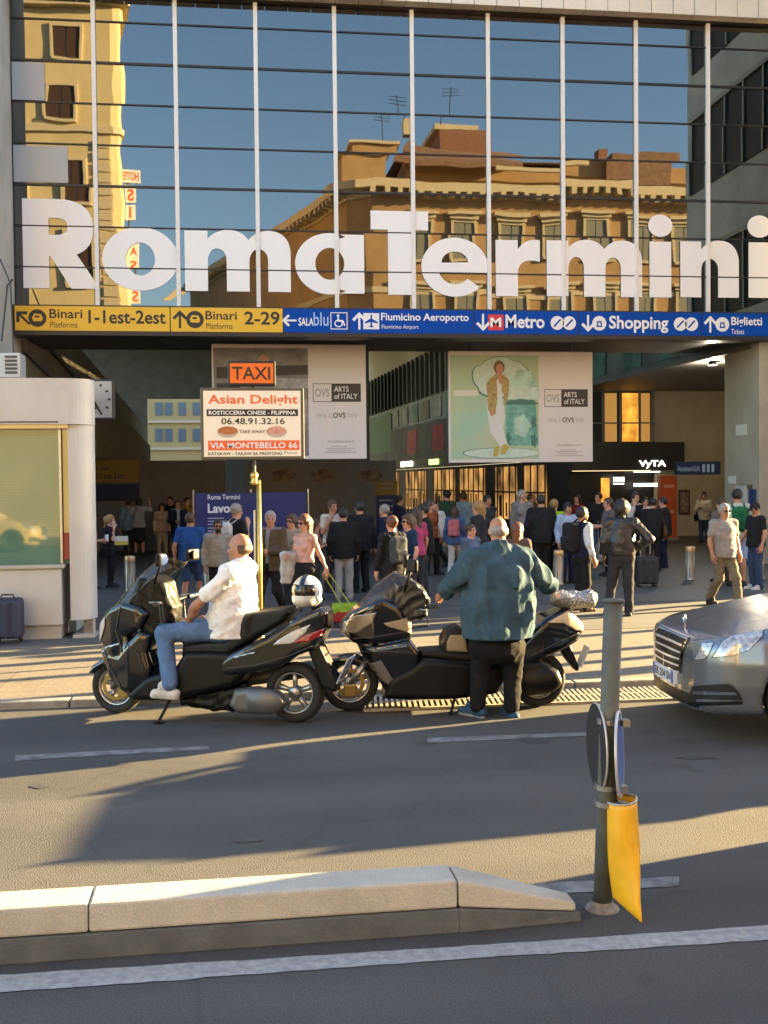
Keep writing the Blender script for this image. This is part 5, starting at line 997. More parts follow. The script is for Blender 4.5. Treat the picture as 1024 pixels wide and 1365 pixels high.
    if top == 'vest': wear('sleeves', inner, .012, .95, .95, .04)
    o = dict(tee=.012, polo=.014, shirt=.016, jacket=.03, hoodie=.024, coat=.03, leather=.028, top=.008, vest=.022)[top]+loose; sl = slv or dict(tee=.3, polo=.32, shirt=.97, jacket=.98, hoodie=.98, coat=.98, leather=.98, top=0.08, vest=0)[top]
    def ex(S):
        if top in ('polo', 'shirt', 'jacket', 'leather', 'coat'):
            for sd in (1, -1): S.cone(j['neck']+V3(sd*.055, -.03, .005)*s, j['neck']+V3(sd*.03, .06, -.035)*s, .02*s, .014*s, k=.01)
            S.cone(j['neck']+V3(-.055, -.04, .01)*s, j['neck']+V3(.055, -.04, .01)*s, .026*s, k=.012)
        if top == 'hoodie': S.ell(j['neck']+V3(0, -.1, -.02)*s, V3(.1, .06, .09)*s, k=.03)
    wear(dict(tee='tee_shirt', polo='polo_shirt', shirt='shirt', jacket='jacket', hoodie='hooded_top', coat='coat', leather='leather_jacket', top='sleeveless_top', vest='waistcoat')[top], topc, o, hz, sl, .035 if top not in ('top',) else -.02, open_=bool(inner) and top in ('jacket', 'coat'), extra=ex, amp=.012 if hi and top in ('shirt', 'polo', 'leather') else .007)
    S = SDF(); oo = .014+bootcut
    if bot == 'skirt':
        S.cone(j['pel']+V3(0, 0, .1*s), (j['knR']+j['knL'])/2+V3(0, 0, .06*s), .15*s, .19*s, k=.05); S.ell(j['pel'], V3(.185, .135, .16)*s, k=.05); S.cut((0, 0, 1), (0, 0, 1.03*s))
    else:
        S.ell(j['pel'], V3((.172 if not female else .178)*fb+.012, .122*b+.014, .15)*s, k=.05)
        for nm in 'RL':
            hip, kn, an = j['hip'+nm], j['kn'+nm], j['an'+nm]; lb = .9+.1*b
            S.cone(hip, kn, (.092+oo*.6)*s*lb, (.062+oo)*s*lb, k=.05)
            if bot == 'trousers': S.cone(kn, an+(kn-an)*(-.04), (.060+oo)*s*lb, (.048+oo*1.3)*s, k=.03)
            elif bot == 'leggings': S.cone(kn, an, (.055+oo*.3)*s, (.038+oo*.2)*s, k=.03); S.ell(kn+(an-kn)*.3-V3(0, .018*s, 0), V3(.054, .058, .1)*s, k=.03)
        if not (J and 'seat' in J): S.cut((0, 0, 1), (0, 0, 1.04*s))
        if bot == 'shorts': S.cut((0, 0, -1), (0, 0, .5*s))
    S.wr = wrinkle(.008*s, seed+1); S.build(dict(skirt='skirt', trousers='trousers', shorts='shorts', leggings='leggings')[bot], fabric(botc), root, res)
    for nm in 'RL':
        an, toe = j['an'+nm], j['toe'+nm]; S = SDF(); d = toe-an; d[2] = 0; L = np.linalg.norm(d); d = d/L; hl = V3(an[0], an[1], toe[2]-.005*s)-d*.05*s
        S.cone(hl+V3(0, 0, .005), toe, .043*s, .036*s, k=.02); S.cone(an, (an+toe)/2+V3(0, 0, .012*s), .046*s, .038*s, k=.03); S.cone(hl-V3(0, 0, .024*s), toe-V3(0, 0, .018*s)+d*.015*s, .030*s, .028*s, m=1, k=.01); S.cut((0, 0, -1), (0, 0, min(hl[2], toe[2])-.045*s))
        sc_ = shoe if isinstance(shoe, tuple) and not isinstance(shoe[0], tuple) else shoe[0]; so_ = (.03, .03, .03) if sc_ is shoe else shoe[1]
        S.build('shoe', [fabric(sc_, .6), fabric(so_, .6)], root, min(res, .013))
    # hair
    if hair != 'bald' or cap:
        S = SDF(); hr = HAIR[hairc]
        if cap: hr = fabric(cap)
        if hair == 'fringe_grey': pass
        o = .012 if hair in ('short', 'bun', 'balding') else .02
        if hair == 'curly': o = .032
        if hair == 'balding':
            S.ell(hp(0, -.035, -.005), V3(.086, .085, .062)*s, HM, k=.02); S.cut(HM@V3(0, 0, 1), hp(0, 0, .028)); S.cut(HM@V3(0, .9, -.3), hp(0, -.005, 0))
        else:
            S.ell(hp(0, -.017, .034), V3(.079+o, .1+o, .098+o)*s, HM, k=.02)
            if hair == 'long':
                S.cone(hp(0, -.075, .0), hp(.0, -.085, -.25), .085*s, .06*s, k=.04)
                for sd in (1, -1): S.cone(hp(sd*.075, -.01, .0), hp(sd*.085, .0, -.2), .034*s, .026*s, k=.03)
            if hair in ('bun', 'pony'): S.ell(hp(0, -.125, .05), V3(.045, .045, .045)*s, k=.02)
            if hair == 'pony': S.cone(hp(0, -.135, .05), hp(0, -.15, -.17), .034*s, .016*s, k=.03)
            if hair == 'curly': S.ell(hp(0, -.03, .02), V3(.125, .13, .125)*s, HM, k=.03)
            fx = .055 if not cap else .13
            if hair == 'curly': fx = .075
            S.box(hp(0, .17, -.02), V3(.2, .12, .078)*s, rot=HM, rd=.01, k=.012, sub=True); S.box(hp(0, .12, -.16), V3(.2, .145, .13)*s, rot=HM, rd=.01, k=.012, sub=True)
            if hair == 'short' or cap: S.cut(HM@V3(0, -.35, -.94), hp(0, -.06, -.055))
            if cap: S.ell(hp(0, .115, .062), V3(.07, .07, .012)*s, HM, k=.01)
        S.wr = wrinkle(.004*s if hair in ('short', 'balding', 'bun') else .009*s, seed+3, 2.2) if not cap else None
        S.build('cap' if cap else 'hair', hr, root, min(res, .012))
    if glasses:
        g_ = MB()
        for sd in (1, -1): g_.lathe([(.001, .0), (.022*s, 0), (.026*s, -.004), (.001, -.004)], ax='y', n=12); n_ = len(g_.v)-48; g_.v[n_:] = [tuple(hp(0, 0, 0)+HM@(np.array(q)+V3(sd*.032, .102, .006)*s)) for q in g_.v[n_:]]
        g_.tube([hp(-.03, .104, .01), hp(.03, .104, .01)], .004*s, 5); [g_.tube([hp(sd*.055, .098, .01), hp(sd*.08, .03, .008)], .004*s, 5) for sd in (1, -1)]
        g_.build('sunglasses', DARK, root)
    root['_j'] = 0; del root['_j']
    bpy.context.view_layer.update(); MW = root.matrix_basis.copy()
    W = {k_: MW @ Vector(q) for k_, q in j.items() if not k_.startswith('hd')}
    W['M'] = MW; W['s'] = s; W['root'] = root
    return W
def backpack(P, label, c, size=(.29, .16, .44)):
    s = P['s']; b_ = thing('backpack', label, 'backpack', P['M'] @ Vector((0, -.2*s, 1.0*s)), P['root'].rotation_euler.z, 'bags carried by people')
    w_, d_, h_ = [q*s for q in size]; S = SDF().box((0, 0, h_/2), (w_/2, d_/2, h_/2), rd=.07*s, k=.02); S.box((0, -d_/2, h_*.3), (w_*.38, .04*s, h_*.22), rd=.03*s, k=.015); S.cone((-.03*s, d_*.3, h_), (.03*s, d_*.3, h_), .015*s, k=.02)
    S.wr = wrinkle(.006, 5); S.build('pack', fabric(c), b_, .016); t = MB()
    for sd in (1, -1): t.tube([(sd*.1*s, d_*.4, h_*.95), (sd*.11*s, d_*.5+.1*s, h_*1.12), (sd*.12*s, d_*.5+.235*s, h_*.8), (sd*.13*s, d_*.5+.2*s, h_*.4), (sd*.13*s, d_*.45, h_*.15)], .018*s, 6)
    t.build('strap', fabric(tuple(q*.7 for q in c)), b_, True); return b_
def shoulder_bag(P, label, c, side=1, z=.88, r=None, strap=True):
    s = P['s']; b_ = thing('shoulder_bag', label, 'bag', P['M'] @ Vector((side*.27*s, -.03*s, (z-.15)*s)), P['root'].rotation_euler.z, 'bags carried by people')
    S = SDF()
    if r: S.ell((0, 0, .15*s), (.05*s, r*s, r*s), k=.02)
    else: S.box((0, 0, .14*s), (.06*s, .15*s, .12*s), rd=.04*s, k=.02)
    S.wr = wrinkle(.005, 2); S.build('pouch', fabric(c), b_, .014); t = MB()
    t.tube([(0, -.1*s, .24*s), (-side*.07*s, -.03*s, (1.46-z+.12)*s), (-side*.08*s, .04*s, (1.46-z+.12)*s), (0, .1*s, .24*s)], .01*s, 6); t.build('strap', fabric(tuple(q*.7 for q in c)), b_, True); return b_
# ---- walkers and bystanders, from the photo
WH = (.62, .6, .57); BLK = (.018, .018, .02); DEN = (.05, .085, .16); NAVY = (.018, .022, .05); CHAR = (.04, .04, .043); BEI = (.42, .34, .24); KHA = (.16, .135, .09)
p = person('girl with blonde ponytail on the phone in a black top and leggings', 148, 783, 687, 95, 'tee', BLK, 'leggings', BLK, hair='pony', hairc='blond', arms=('phone', 'hold'), female=True, res=.013)
shoulder_bag(p, 'black handbag carried by the girl on the phone', BLK, 1)
t = thing('paper_folder', 'white and yellow folder held by the girl on the phone', 'folder', p['wrL']+Vector((0.02, -.12, 0)), R(20)); MB().box((-.16, -.01, -.07), (.1, .01, .0)).build('lower_sheet', mat('folder_yellow', (.55, .45, .06), .6), t); MB().box((-.16, -.012, .002), (.1, .012, .1)).build('upper_sheet', PAPER, t)
p = person('person half hidden behind the kiosk corner holding a white cup', 121, 786, 684, 90, 'tee', (.2, .08, .06), 'trousers', CHAR, arms=('hold', 'hold'), hairc='brown'); cup = thing('paper_cup', 'white paper cup held out beside the kiosk corner', 'cup', p['wrR']+Vector((.1, -.02, .0))); MB().lathe([(.001, 0), (.028, 0), (.036, .1), (.001, .1)]).build('cup', SW, cup); MB().lathe([(.001, .1), (.038, .1), (.036, .115), (.001, .115)]).build('lid', SW, cup)
person('woman in pale grey jacket and dark skirt seen from behind with arms raised', 186, 741, 664, 0, 'hoodie', (.36, .38, .4), 'skirt', CHAR, hair='long', hairc='black', arms=('raise', 'out'), female=True)
person('man in pale blue shirt standing in the shade beside the woman with raised arms', 172, 741, 666, -30, 'shirt', (.16, .25, .36), botc=CHAR, hairc='brown')
person('woman in beige jacket and beige trousers near the grey wall', 217, 743, 671, 175, 'jacket', BEI, 'trousers', (.36, .3, .22), hair='long', hairc='black', female=True, inner=(.4, .36, .3))
person('man in dark suit with pale blue shirt by the grey wall', 238, 744, 667, 170, 'jacket', NAVY, botc=NAVY, inner=(.35, .45, .55), arms=('hold', 'down'), hairc='brown')
person('man in mustard jacket in the deep shade behind the man in suit', 250, 738, 663, 140, 'jacket', (.25, .16, .03), botc=CHAR, hairc='black')
person('man in dark clothes in the deep shade left of the mustard jacket', 228, 737, 662, 180, 'jacket', BLK, botc=BLK, hairc='black')
person('man in blue t-shirt and blue shorts walking away', 255, 811, 684, 12, 'tee', (.025, .075, .25), 'shorts', (.04, .07, .16), hairc='brown', arms=('down', 'back'), legs=('front', 'rear'), skin='tan', bulk=1.1, hi=True, shoe=((.05, .06, .07), (.1, .12, .14)))
p = person('dark haired man in sunglasses and grey hooded top', 292, 815, 693, 172, 'hoodie', (.27, .25, .215), botc=BLK, hairc='black', arms=('down', 'pocket'), glasses=True, hi=True, beard=True, skin='tan')
p = person('man with grey hair and dark top with a white shoulder bag before the blue banner', 316, 806, 672, 60, 'tee', BLK, botc=CHAR, hairc='grey', arms=('strap', 'down'), hair='short'); backpack(p, 'white backpack on the grey haired man before the blue banner', (.6, .58, .54))
p = person('grey haired man in brown jacket and grey t-shirt walking left', 363, 826, 682, -150, 'jacket', (.085, .062, .04), botc=BLK, hairc='grey', arms=('down', 'hold'), legs=('front', 'rear'), hi=True, inner=(.2, .2, .21), turn=30, skin='tan')
pw = person('long haired woman in pink top and black skirt pulling a small trolley', 408, 838, 687, -130, 'top', (.62, .34, .28), 'leggings', BLK, hair='long', hairc='auburn', arms=('hold', 'pull'), legs=('front', 'rear'), female=True, glasses=True, hi=True, hem=1.03)
t = thing('folded_coat', 'pale folded coat over the arm of the woman in pink', 'coat', (pw['wrR']+pw['elR'])/2, R(30)); S = SDF().cone((-.1, 0, .02), (.12, 0, 0), .055, .05, k=.03); S.box((0, .0, -.17), (.15, .035, .2), rd=.03, k=.05); S.wr = wrinkle(.014, 8); S.build('cloth', fabric((.5, .48, .46)), t, .014)
person('woman with brown hair and cap close behind the woman in pink', 391, 815, 686, -140, 'tee', (.3, .25, .2), botc=CHAR, hair='long', hairc='brown', female=True, glasses=True)
p = person('brown haired woman reading a white leaflet behind the woman in pink', 421, 800, 692, 90, 'tee', (.28, .15, .12), botc=CHAR, hair='long', hairc='brown', female=True, arms=('read', 'read')); t = thing('leaflet', 'white leaflet held by the woman behind the pink top', 'leaflet', (p['wrR']+p['wrL'])/2+Vector((.1, 0, .05)), R(90)); MB().box((-.13, -.004, -.01), (.13, .004, .11), T=Matrix.Rotation(R(-50), 4, 'X')).build('sheet', PAPER, t)
p = person('young man in white shirt with black backpack near the grey hoarding', 444, 790, 667, 150, 'tee', (.5, .46, .4), botc=CHAR, hairc='brown', arms=('strap', 'down'), skin='tan'); backpack(p, 'black backpack on the young man in white', BLK)
person('man in black jacket and light grey trousers seen from behind', 459, 800, 678, 10, 'jacket', BLK, botc=(.35, .34, .33), hairc='black', shoe=(.2, .2, .2))
person('man in black suit right of the light grey trousers', 481, 790, 669, -20, 'jacket', BLK, botc=BLK, hairc='black')
p = person('grey haired man in navy jacket with a white bag on his back', 514, 786, 673, -60, 'jacket', NAVY, botc=CHAR, hairc='grey'); backpack(p, 'white bag on the back of the grey haired man in navy', (.5, .5, .5), (.25, .12, .3))
p = person('woman with auburn bun and black top seen from behind the second scooter', 524, 836, 688, -20, 'shirt', BLK, botc=BLK, hair='bun', hairc='auburn', female=True, arms=('hold', 'down'), hi=True); backpack(p, 'dark grey backpack on the woman with the auburn bun', (.05, .055, .06))
person('woman in sunglasses and navy t-shirt facing left', 546, 822, 686, -110, 'tee', (.02, .04, .09), botc=CHAR, hair='long', hairc='brown', female=True, glasses=True, hi=True)
p = person('person with pink scarf behind the woman in navy t-shirt', 556, 800, 678, -30, 'tee', (.4, .06, .14), botc=CHAR, hairc='brown', hair='long', female=True)
person('man in black top right of the pink scarf', 566, 796, 672, -80, 'jacket', BLK, botc=CHAR, hairc='black')
p = person('woman in blue jacket and white trousers with a pink backpack', 607, 768, 676, 20, 'jacket', (.06, .1, .2), botc=(.5, .47, .42), hairc='brown', hair='long', female=True, legs=('front', 'rear')); backpack(p, 'pink backpack on the woman in white trousers', (.42, .13, .14))
person('dark haired woman in blue denim shirt left of the big man', 628, 815, 699, 150, 'shirt', (.09, .13, .2), botc=DEN, hair='bun', hairc='brown', female=True, arms=('hold', 'hold'), hi=True, turn=20)
person('woman with light brown hair and black cardigan above the denim shirt', 639, 792, 668, -60, 'jacket', (.03, .03, .035), botc=CHAR, hair='long', hairc='blond', female=True, inner=(.25, .2, .18))
person('woman with long auburn hair just behind the big man', 690, 838, 697, 20, 'tee', (.1, .07, .06), botc=CHAR, hair='long', hairc='auburn', female=True)
person('man in black suit with his back turned among the crowd', 722, 778, 660, 5, 'jacket', BLK, botc=BLK, hairc='black', bulk=1.15)
p = person('man in black with bright yellow safety stripe in the crowd', 739, 775, 666, 30, 'vest', (.35, .5, .02), botc=BLK, hairc='blond', inner=BLK)
person('man in pale blue shirt and dark cap in the crowd', 757, 778, 670, 165, 'shirt', (.3, .38, .52), botc=NAVY, hairc='black', cap=(.03, .03, .04), skin='tan')
p = person('young man in dark waistcoat and white shirt with black backpack', 776, 815, 676, 75, 'vest', NAVY, botc=BLK, hairc='black', inner=(.62, .62, .64), hi=True, skin='tan', shoe=(.12, .06, .03)); backpack(p, 'large black backpack on the young man in waistcoat', (.02, .02, .022), (.32, .22, .5))
p = person('curly haired man in black leather jacket seen from behind with hand on hip', 829, 821, 668, 20, 'leather', mat('leather', (.016, .016, .017), .35, bump=.3, bs=30, var=.2), botc=(.035, .035, .04), hair='curly', hairc='black', skin='dark', arms=('hip', 'down'), hi=True, legs=('stand', 'wide'))
person('man in dark t-shirt with pale arms by the black shop front', 812, 768, 664, -90, 'tee', (.12, .1, .1), botc=BLK, hairc='brown', arms=('hold', 'hold'))
person('man in white shirt and black waistcoat talking on the phone by the shop', 846, 760, 656, 150, 'vest', BLK, botc=BLK, hairc='black', inner=(.45, .4, .38), arms=('phone', 'down'))
p = person('man in black jacket by the orange totem with a round brown bag', 871, 763, 664, 15, 'jacket', BLK, botc=BLK, hairc='black'); shoulder_bag(p, 'round brown bag carried beside the orange totem', (.12, .06, .025), 1, .95, .18)
person('man in navy with a white cloth over his arm by the orange totem', 885, 757, 663, -60, 'jacket', (.02, .022, .03), botc=NAVY, hairc='black', inner=(.3, .3, .3), arms=('hold', 'cross'))
p = person('man in white shirt and jeans on the phone against the beige wall', 939, 724, 656, -150, 'shirt', (.55, .5, .42), botc=(.03, .045, .08), hairc='black', arms=('phone', 'cross'), skin='tan'); shoulder_bag(p, 'dark bag on the man in white shirt by the beige wall', BLK, 1)
person('man in grey polo shirt and khaki trousers walking towards the road in sunglasses', 965, 808, 672, 168, 'polo', (.25, .23, .21), botc=KHA, hairc='grey', skin='tan', arms=('down', 'down'), legs=('rear', 'front'), bulk=1.13, hi=True, glasses=True)
p = person('man in pale shirt and pale blue shorts walking behind the grey polo', 983, 782, 652, 10, 'tee', (.42, .48, .38), 'shorts', (.3, .38, .55), hairc='black', hi=True, skin='tan'); backpack(p, 'black and green backpack on the man in pale blue shorts', (.02, .11, .05))
person('man in black t-shirt and jeans looking down at the right edge', 1008, 786, 670, -100, 'tee', BLK, botc=(.04, .06, .11), hairc='black', cap=(.025, .025, .03), nod=-35, skin='tan', arms=('fwd', 'down'), hi=True, shoe=((.5, .5, .5), (.6, .6, .6)))
p = person('person with a red bag beside the pier', 962, 776, 664, -20, 'tee', (.12, .1, .09), botc=CHAR, hairc='brown'); backpack(p, 'red bag on the person beside the pier', (.45, .04, .035), (.24, .14, .36))
# deep crowd by the shops
rc = random.Random(11)
CR = [(583, 'white', WH, 'brown'), (596, 'dark green', (.03, .06, .035), 'black'), (618, 'sky blue', (.2, .3, .42), 'brown'), (650, 'charcoal', CHAR, 'black'), (697, 'grey', (.2, .2, .2), 'grey'), (708, 'brown', (.1, .06, .04), 'brown'), (769, 'maroon', (.12, .02, .025), 'black'), (533, 'dark blue', NAVY, 'black'), (574, 'rust', (.25, .08, .03), 'brown'), (798, 'plain black', BLK, 'black'), (861, 'white', WH, 'black')]
wb_ = {583: 'left end of the crowd by the shop windows', 596: 'near the left end of the crowd', 618: 'above the pink backpack', 650: 'left of the big man among the crowd', 662: 'above the head of the big man', 681: 'right of the big man in the crowd', 697: 'before the lit shop windows', 708: 'left of the black suit in the crowd', 749: 'between the safety stripe and the dark cap', 769: 'behind the young man in waistcoat', 533: 'by the yellow and blue information totem', 574: 'right of the black top near the hoarding', 798: 'in front of the dark doorway', 861: 'between the shop and the orange totem'}
for px, cn, c_, hcol in CR:
    fem = rc.random() < .4; yy = 742+rc.random()*26
    person('person in %s clothes %s' % (cn, wb_[px]), px, yy, 652+rc.random()*18, rc.choice([0, 180, 90, -90, 150, -150, 160, -120, 120, 200]), rc.choice(['tee', 'jacket', 'shirt']), c_, botc=rc.choice([CHAR, BLK, DEN, KHA]), hair=rc.choice(['long', 'bun']) if fem else 'short', hairc=hcol, female=fem, legs=rc.choice([('stand', 'stand'), ('front', 'rear'), ('relax', 'stand'), ('stand', 'wide')]), turn=rc.choice([-35, 0, 30]), arms=(rc.choice(['down', 'hold', 'phone', 'fwd', 'hip']), rc.choice(['down', 'pocket', 'back'])), skin=rc.choice(['fair', 'tan']), res=.02)
# small red and green trolley pulled by the woman in pink
hw_ = pw['wrL']; tq = onY(462, 842, hw_.y+.0); tr_ = thing('trolley_bag', 'small red and green trolley bag pulled by the woman in pink', 'trolley', (tq.x, hw_.y+.15, PAV))
zt0 = onY(458, 808, hw_.y).z-PAV; S = SDF().box((0, 0, zt0*.5+.03), (.17, .12, zt0*.5-.04), rd=.04, m=0, k=.01); S.box((0, 0, zt0-.04), (.185, .13, .06), rd=.03, m=1, k=.01); S.wr = wrinkle(.006, 4); S.build('bag', [fabric((.3, .035, .03)), fabric((.22, .38, .04))], tr_, .014)
t = MB(); hl_ = hw_-Vector((tq.x, hw_.y+.15, PAV)); t.tube([(-.05, .0, zt0), hl_+Vector((-.05, 0, -.05)), hl_+Vector((.03, 0, -.05)), (.07, 0, zt0)], .009); t.build('pull_handle', fabric((.4, .42, .1)), tr_)
t = MB(); [t.cyl((x_, -.1, .035), (x_, .1, .035), .035) for x_ in (-.13, .13)]; t.build('wheel', BLACK, tr_)
# ------------------------------------------------------------------ motor scooters
PB = mat('black_gloss', (.005, .005, .006), .1, spec=.6, coat=.6); PM = mat('black_plastic', (.0045, .0045, .005), .4, spec=.25, bump=.1, bs=120); SEATM = mat('seat_vinyl', (.006, .006, .0065), .45, spec=.3, bump=.25, bs=150); TYRE = mat('tyre', (.018, .018, .018), .8, bump=.3, bs=80)
ALU = mat('alloy', (.42, .42, .42), .35, metal=.9); ENG = mat('engine_grey', (.13, .125, .12), .45, metal=.5); CHR = mat('chrome', (.75, .75, .75), .08, metal=1); GOLDB = mat('brake_gold', (.4, .26, .08), .35, metal=.9)
SCR = bpy.data.materials.new('windscreen'); SCR.use_nodes = True; b = SCR.node_tree.nodes['Principled BSDF']; b.inputs['Base Color'].default_value = (.06, .05, .04, 1); b.inputs['Roughness'].default_value = .04; b.inputs['Alpha'].default_value = .34; b.inputs['Specular IOR Level'].default_value = .9
LENS = mat('clear_lens', (.55, .53, .5), .08, spec=1, coat=1); REDL = mat('red_lens', (.3, .01, .012), .12, spec=.8, coat=1); MIR = mat('mirror', (.7, .72, .74), .03, metal=1)
def wheel(parent, x, z, r, wd, disc=True, n=40, rimr=.68):
    rt = MB(); h = wd/2; pr = [(r*rimr, -h*.75), (r*.82, -h), (r*.93, -h*.9), (r*.985, -h*.5), (r, 0), (r*.985, h*.5), (r*.93, h*.9), (r*.82, h), (r*rimr, h*.75), (r*rimr, -h*.75)]
    rt.lathe(pr, (x, 0, z), 'y', n); e = rt.build('wheel', TYRE, parent, True)
    rm = MB(); q = r*rimr; rm.lathe([(q*1.03, -h*.72), (q*.97, -h*.78), (q*.9, -h*.4), (q*.9, h*.4), (q*.97, h*.78), (q*1.03, h*.72)], (x, 0, z), 'y', n)
    rm.lathe([(.001, -h*.7), (r*.17, -h*.7), (r*.2, -h*.5), (r*.2, h*.5), (r*.17, h*.7), (.001, h*.7)], (x, 0, z), 'y', 20)
    for i in range(5):
        a_ = 2*math.pi*i/5+.3; c_, s_ = math.cos(a_), math.sin(a_); rm.cyl((x+c_*r*.15, 0, z+s_*r*.15), (x+c_*q*.95, 0, z+s_*q*.95), .021, .028, 8)
    rm.build('rim', ALU, e, True)
    if disc:
        d = MB(); d.lathe([(r*.36, h*.86), (r*.5, h*.86), (r*.5, h*.95), (r*.36, h*.95), (r*.36, h*.86)], (x, 0, z), 'y', 32); d.build('brake_disc', GOLDB, e)
    return e
def decal(ob, pts, off_, name, m, parent, side=1, step=.018, flip=None):
    """patch of a surface: outline pts in (x, z) seen along y, laid on the mesh of ob"""
    me = ob.data; bv = BVHTree.FromPolygons([v.co for v in me.vertices], [tuple(p.vertices) for p in me.polygons])
    P = np.array(pts); lo, hi = P.min(0), P.max(0); gx = np.linspace(lo[0], hi[0], max(3, int((hi[0]-lo[0])/step)+1)); gz = np.linspace(lo[1], hi[1], max(3, int((hi[1]-lo[1])/step)+1))
    bm = bmesh.new(); f = bm.faces.new([bm.verts.new((x, 0, z)) for x, z in pts])
    for ax_, gs in ((0, gx[1:-1]), (2, gz[1:-1])):
        for g_ in gs:
            co = [0, 0, 0]; co[ax_] = g_; no = [0, 0, 0]; no[ax_] = 1
            bmesh.ops.bisect_plane(bm, geom=bm.verts[:]+bm.edges[:]+bm.faces[:], plane_co=co, plane_no=no)
    bmesh.ops.triangulate(bm, faces=[f for f in bm.faces if len(f.verts) > 4]); bad = []
    for v in bm.verts:
        h, n_, _, _ = bv.ray_cast(Vector((v.co.x, side*2, v.co.z)), Vector((0, -side, 0)))
        if h is None: h, n_, _, _ = bv.find_nearest(Vector((v.co.x, side*.3, v.co.z)))
        v.co = h+Vector((0, side*off_, 0))
    mv = [v.co.copy() for v in bm.verts]; bm.verts.index_update(); fs = [tuple(v.index for v in f.verts) for f in bm.faces]; bm.free()
    o = mesh_obj(name, mv, fs, m, parent, smooth=True); sd_ = o.modifiers.new('thickness', 'SOLIDIFY'); sd_.thickness = .006; sd_.offset = 1 if side < 0 else -1; return o
def sc_place(label, fpx, rpx):
    A_, B_ = gnd(*fpx), gnd(*rpx); d = A_-B_; return thing('motor_scooter', label, 'scooter', A_, math.atan2(d.y, d.x), 'big black scooters parked at the kerb')
SIDE = 1                                     # the visible left side is +y in scooter axes (x forward)
def P1(zx, zy): return (-(zx-168)/391, (888+27*(zx-168)/657-zy)/429)
def P2(zx, zy): return (-(zx-130)/394, (772-15*(zx-130)/670-zy)/407)
def Pl(f, *pts): return [f(*p) for p in pts]
def lerpw(*kn):
    xs_, ws_ = np.array([k[0] for k in kn]), np.array([k[1] for k in kn]); o = np.argsort(xs_); xs_, ws_ = xs_[o], ws_[o]
    return lambda x, z: np.interp(x, xs_, ws_)
s1 = sc_place('black maxi scooter with tall windscreen and white-shirted rider on it', (158, 950), (392, 962))
# left scooter, front fairing and leg shield
f1 = SDF()
f1.poly(Pl(P1, (108, 600), (112, 560), (130, 520), (175, 478), (230, 452), (300, 470), (330, 500), (300, 560), (250, 580), (262, 640), (215, 660), (160, 650)), lerpw((.16, .05), (.08, .14), (-.05, .2), (-.3, .24), (-.5, .2)), rd=.045, k=.03)
f1.poly(Pl(P1, (110, 640), (215, 650), (300, 560), (345, 575), (330, 640), (345, 700), (330, 770), (250, 800), (175, 760), (135, 690)), lerpw((.16, .06), (0, .17), (-.25, .27), (-.5, .24)), rd=.05, k=.03)
f1.poly(Pl(P1, (60, 735), (80, 700), (130, 672), (200, 690), (235, 740), (225, 760), (190, 720), (130, 706), (85, 735)), lerpw((.3, .06), (0, .09), (-.2, .08)), rd=.03, k=.02)
FR1 = f1.build('front_fairing', PB, s1, .011, 2)
f1 = SDF().poly(Pl(P1, (240, 800), (330, 730), (430, 700), (470, 640), (560, 640), (660, 650), (700, 700), (640, 770), (560, 790), (400, 822), (270, 822)), lerpw((-.1, .2), (-.3, .27), (-.8, .26), (-1.3, .2)), rd=.05, k=.03)
f1.build('floor_fairing', PM, s1, .012, 1)
f1 = SDF().poly(Pl(P1, (560, 690), (640, 640), (760, 585), (840, 530), (935, 490), (955, 510), (952, 560), (930, 610), (915, 640), (860, 660), (800, 700), (700, 720), (600, 740)), lerpw((-1.0, .22), (-1.4, .23), (-1.8, .19), (-2.05, .1)), rd=.05, k=.03)
TL1 = f1.build('tail_fairing', PB, s1, .011, 2)
f1 = SDF().poly(Pl(P1, (880, 640), (925, 630), (985, 770), (975, 800), (930, 780)), .085, rd=.02); f1.build('rear_mudguard', PM, s1, .011)
f1 = SDF().poly(Pl(P1, (440, 660), (445, 618), (520, 606), (600, 604), (628, 560), (668, 512), (700, 508), (690, 560), (700, 600), (640, 640), (560, 690), (470, 700)), .17, rd=.045, k=.02).poly(Pl(P1, (660, 540), (680, 505), (760, 494), (825, 488), (835, 505), (800, 545), (720, 590), (670, 610)), .15, rd=.04, k=.025)
f1.build('seat', SEATM, s1, .011, 1)
f1 = SDF().poly(Pl(P1, (240, 580), (255, 520), (250, 440), (285, 370), (330, 360), (372, 385), (385, 440), (405, 480), (400, 540), (360, 585), (330, 620), (280, 610)), lerpw((-.2, .19), (-.4, .16), (-.7, .1)), rd=.05); f1.wr = wrinkle(.006, 3, 1.5); f1.build('dashboard', PM, s1, .012, 1)
# windscreen: curved sheet
def screen(parent, f, lo_, hi_, w0, w1, bow):
    n_, m_ = 10, 12; v = []
    for i in range(n_+1):
        t_ = i/n_; x0_, z0_ = f(*lo_); x1_, z1_ = f(*hi_); x = x0_+(x1_-x0_)*t_; z = z0_+(z1_-z0_)*t_+.05*math.sin(t_*3.14); hw = w0+(w1-w0)*t_**1.5
        for j_ in range(m_+1): a_ = -1+2*j_/m_; v.append((x-bow*a_*a_, hw*a_, z-.03*a_*a_*(1-t_)-.06*abs(a_)**3*t_))
    fs = [(i*(m_+1)+j_, i*(m_+1)+j_+1, (i+1)*(m_+1)+j_+1, (i+1)*(m_+1)+j_) for i in range(n_) for j_ in range(m_)]
    o = mesh_obj('windscreen', v, fs, SCR, parent, smooth=True); q = o.modifiers.new('t', 'SOLIDIFY'); q.thickness = .005; return o
screen(s1, P1, (145, 500), (345, 296), .2, .15, .17)
W1 = [wheel(s1, 0, .245, .245, .12), wheel(s1, P1(828, 800)[0], .258, .258, .15, disc=False)]
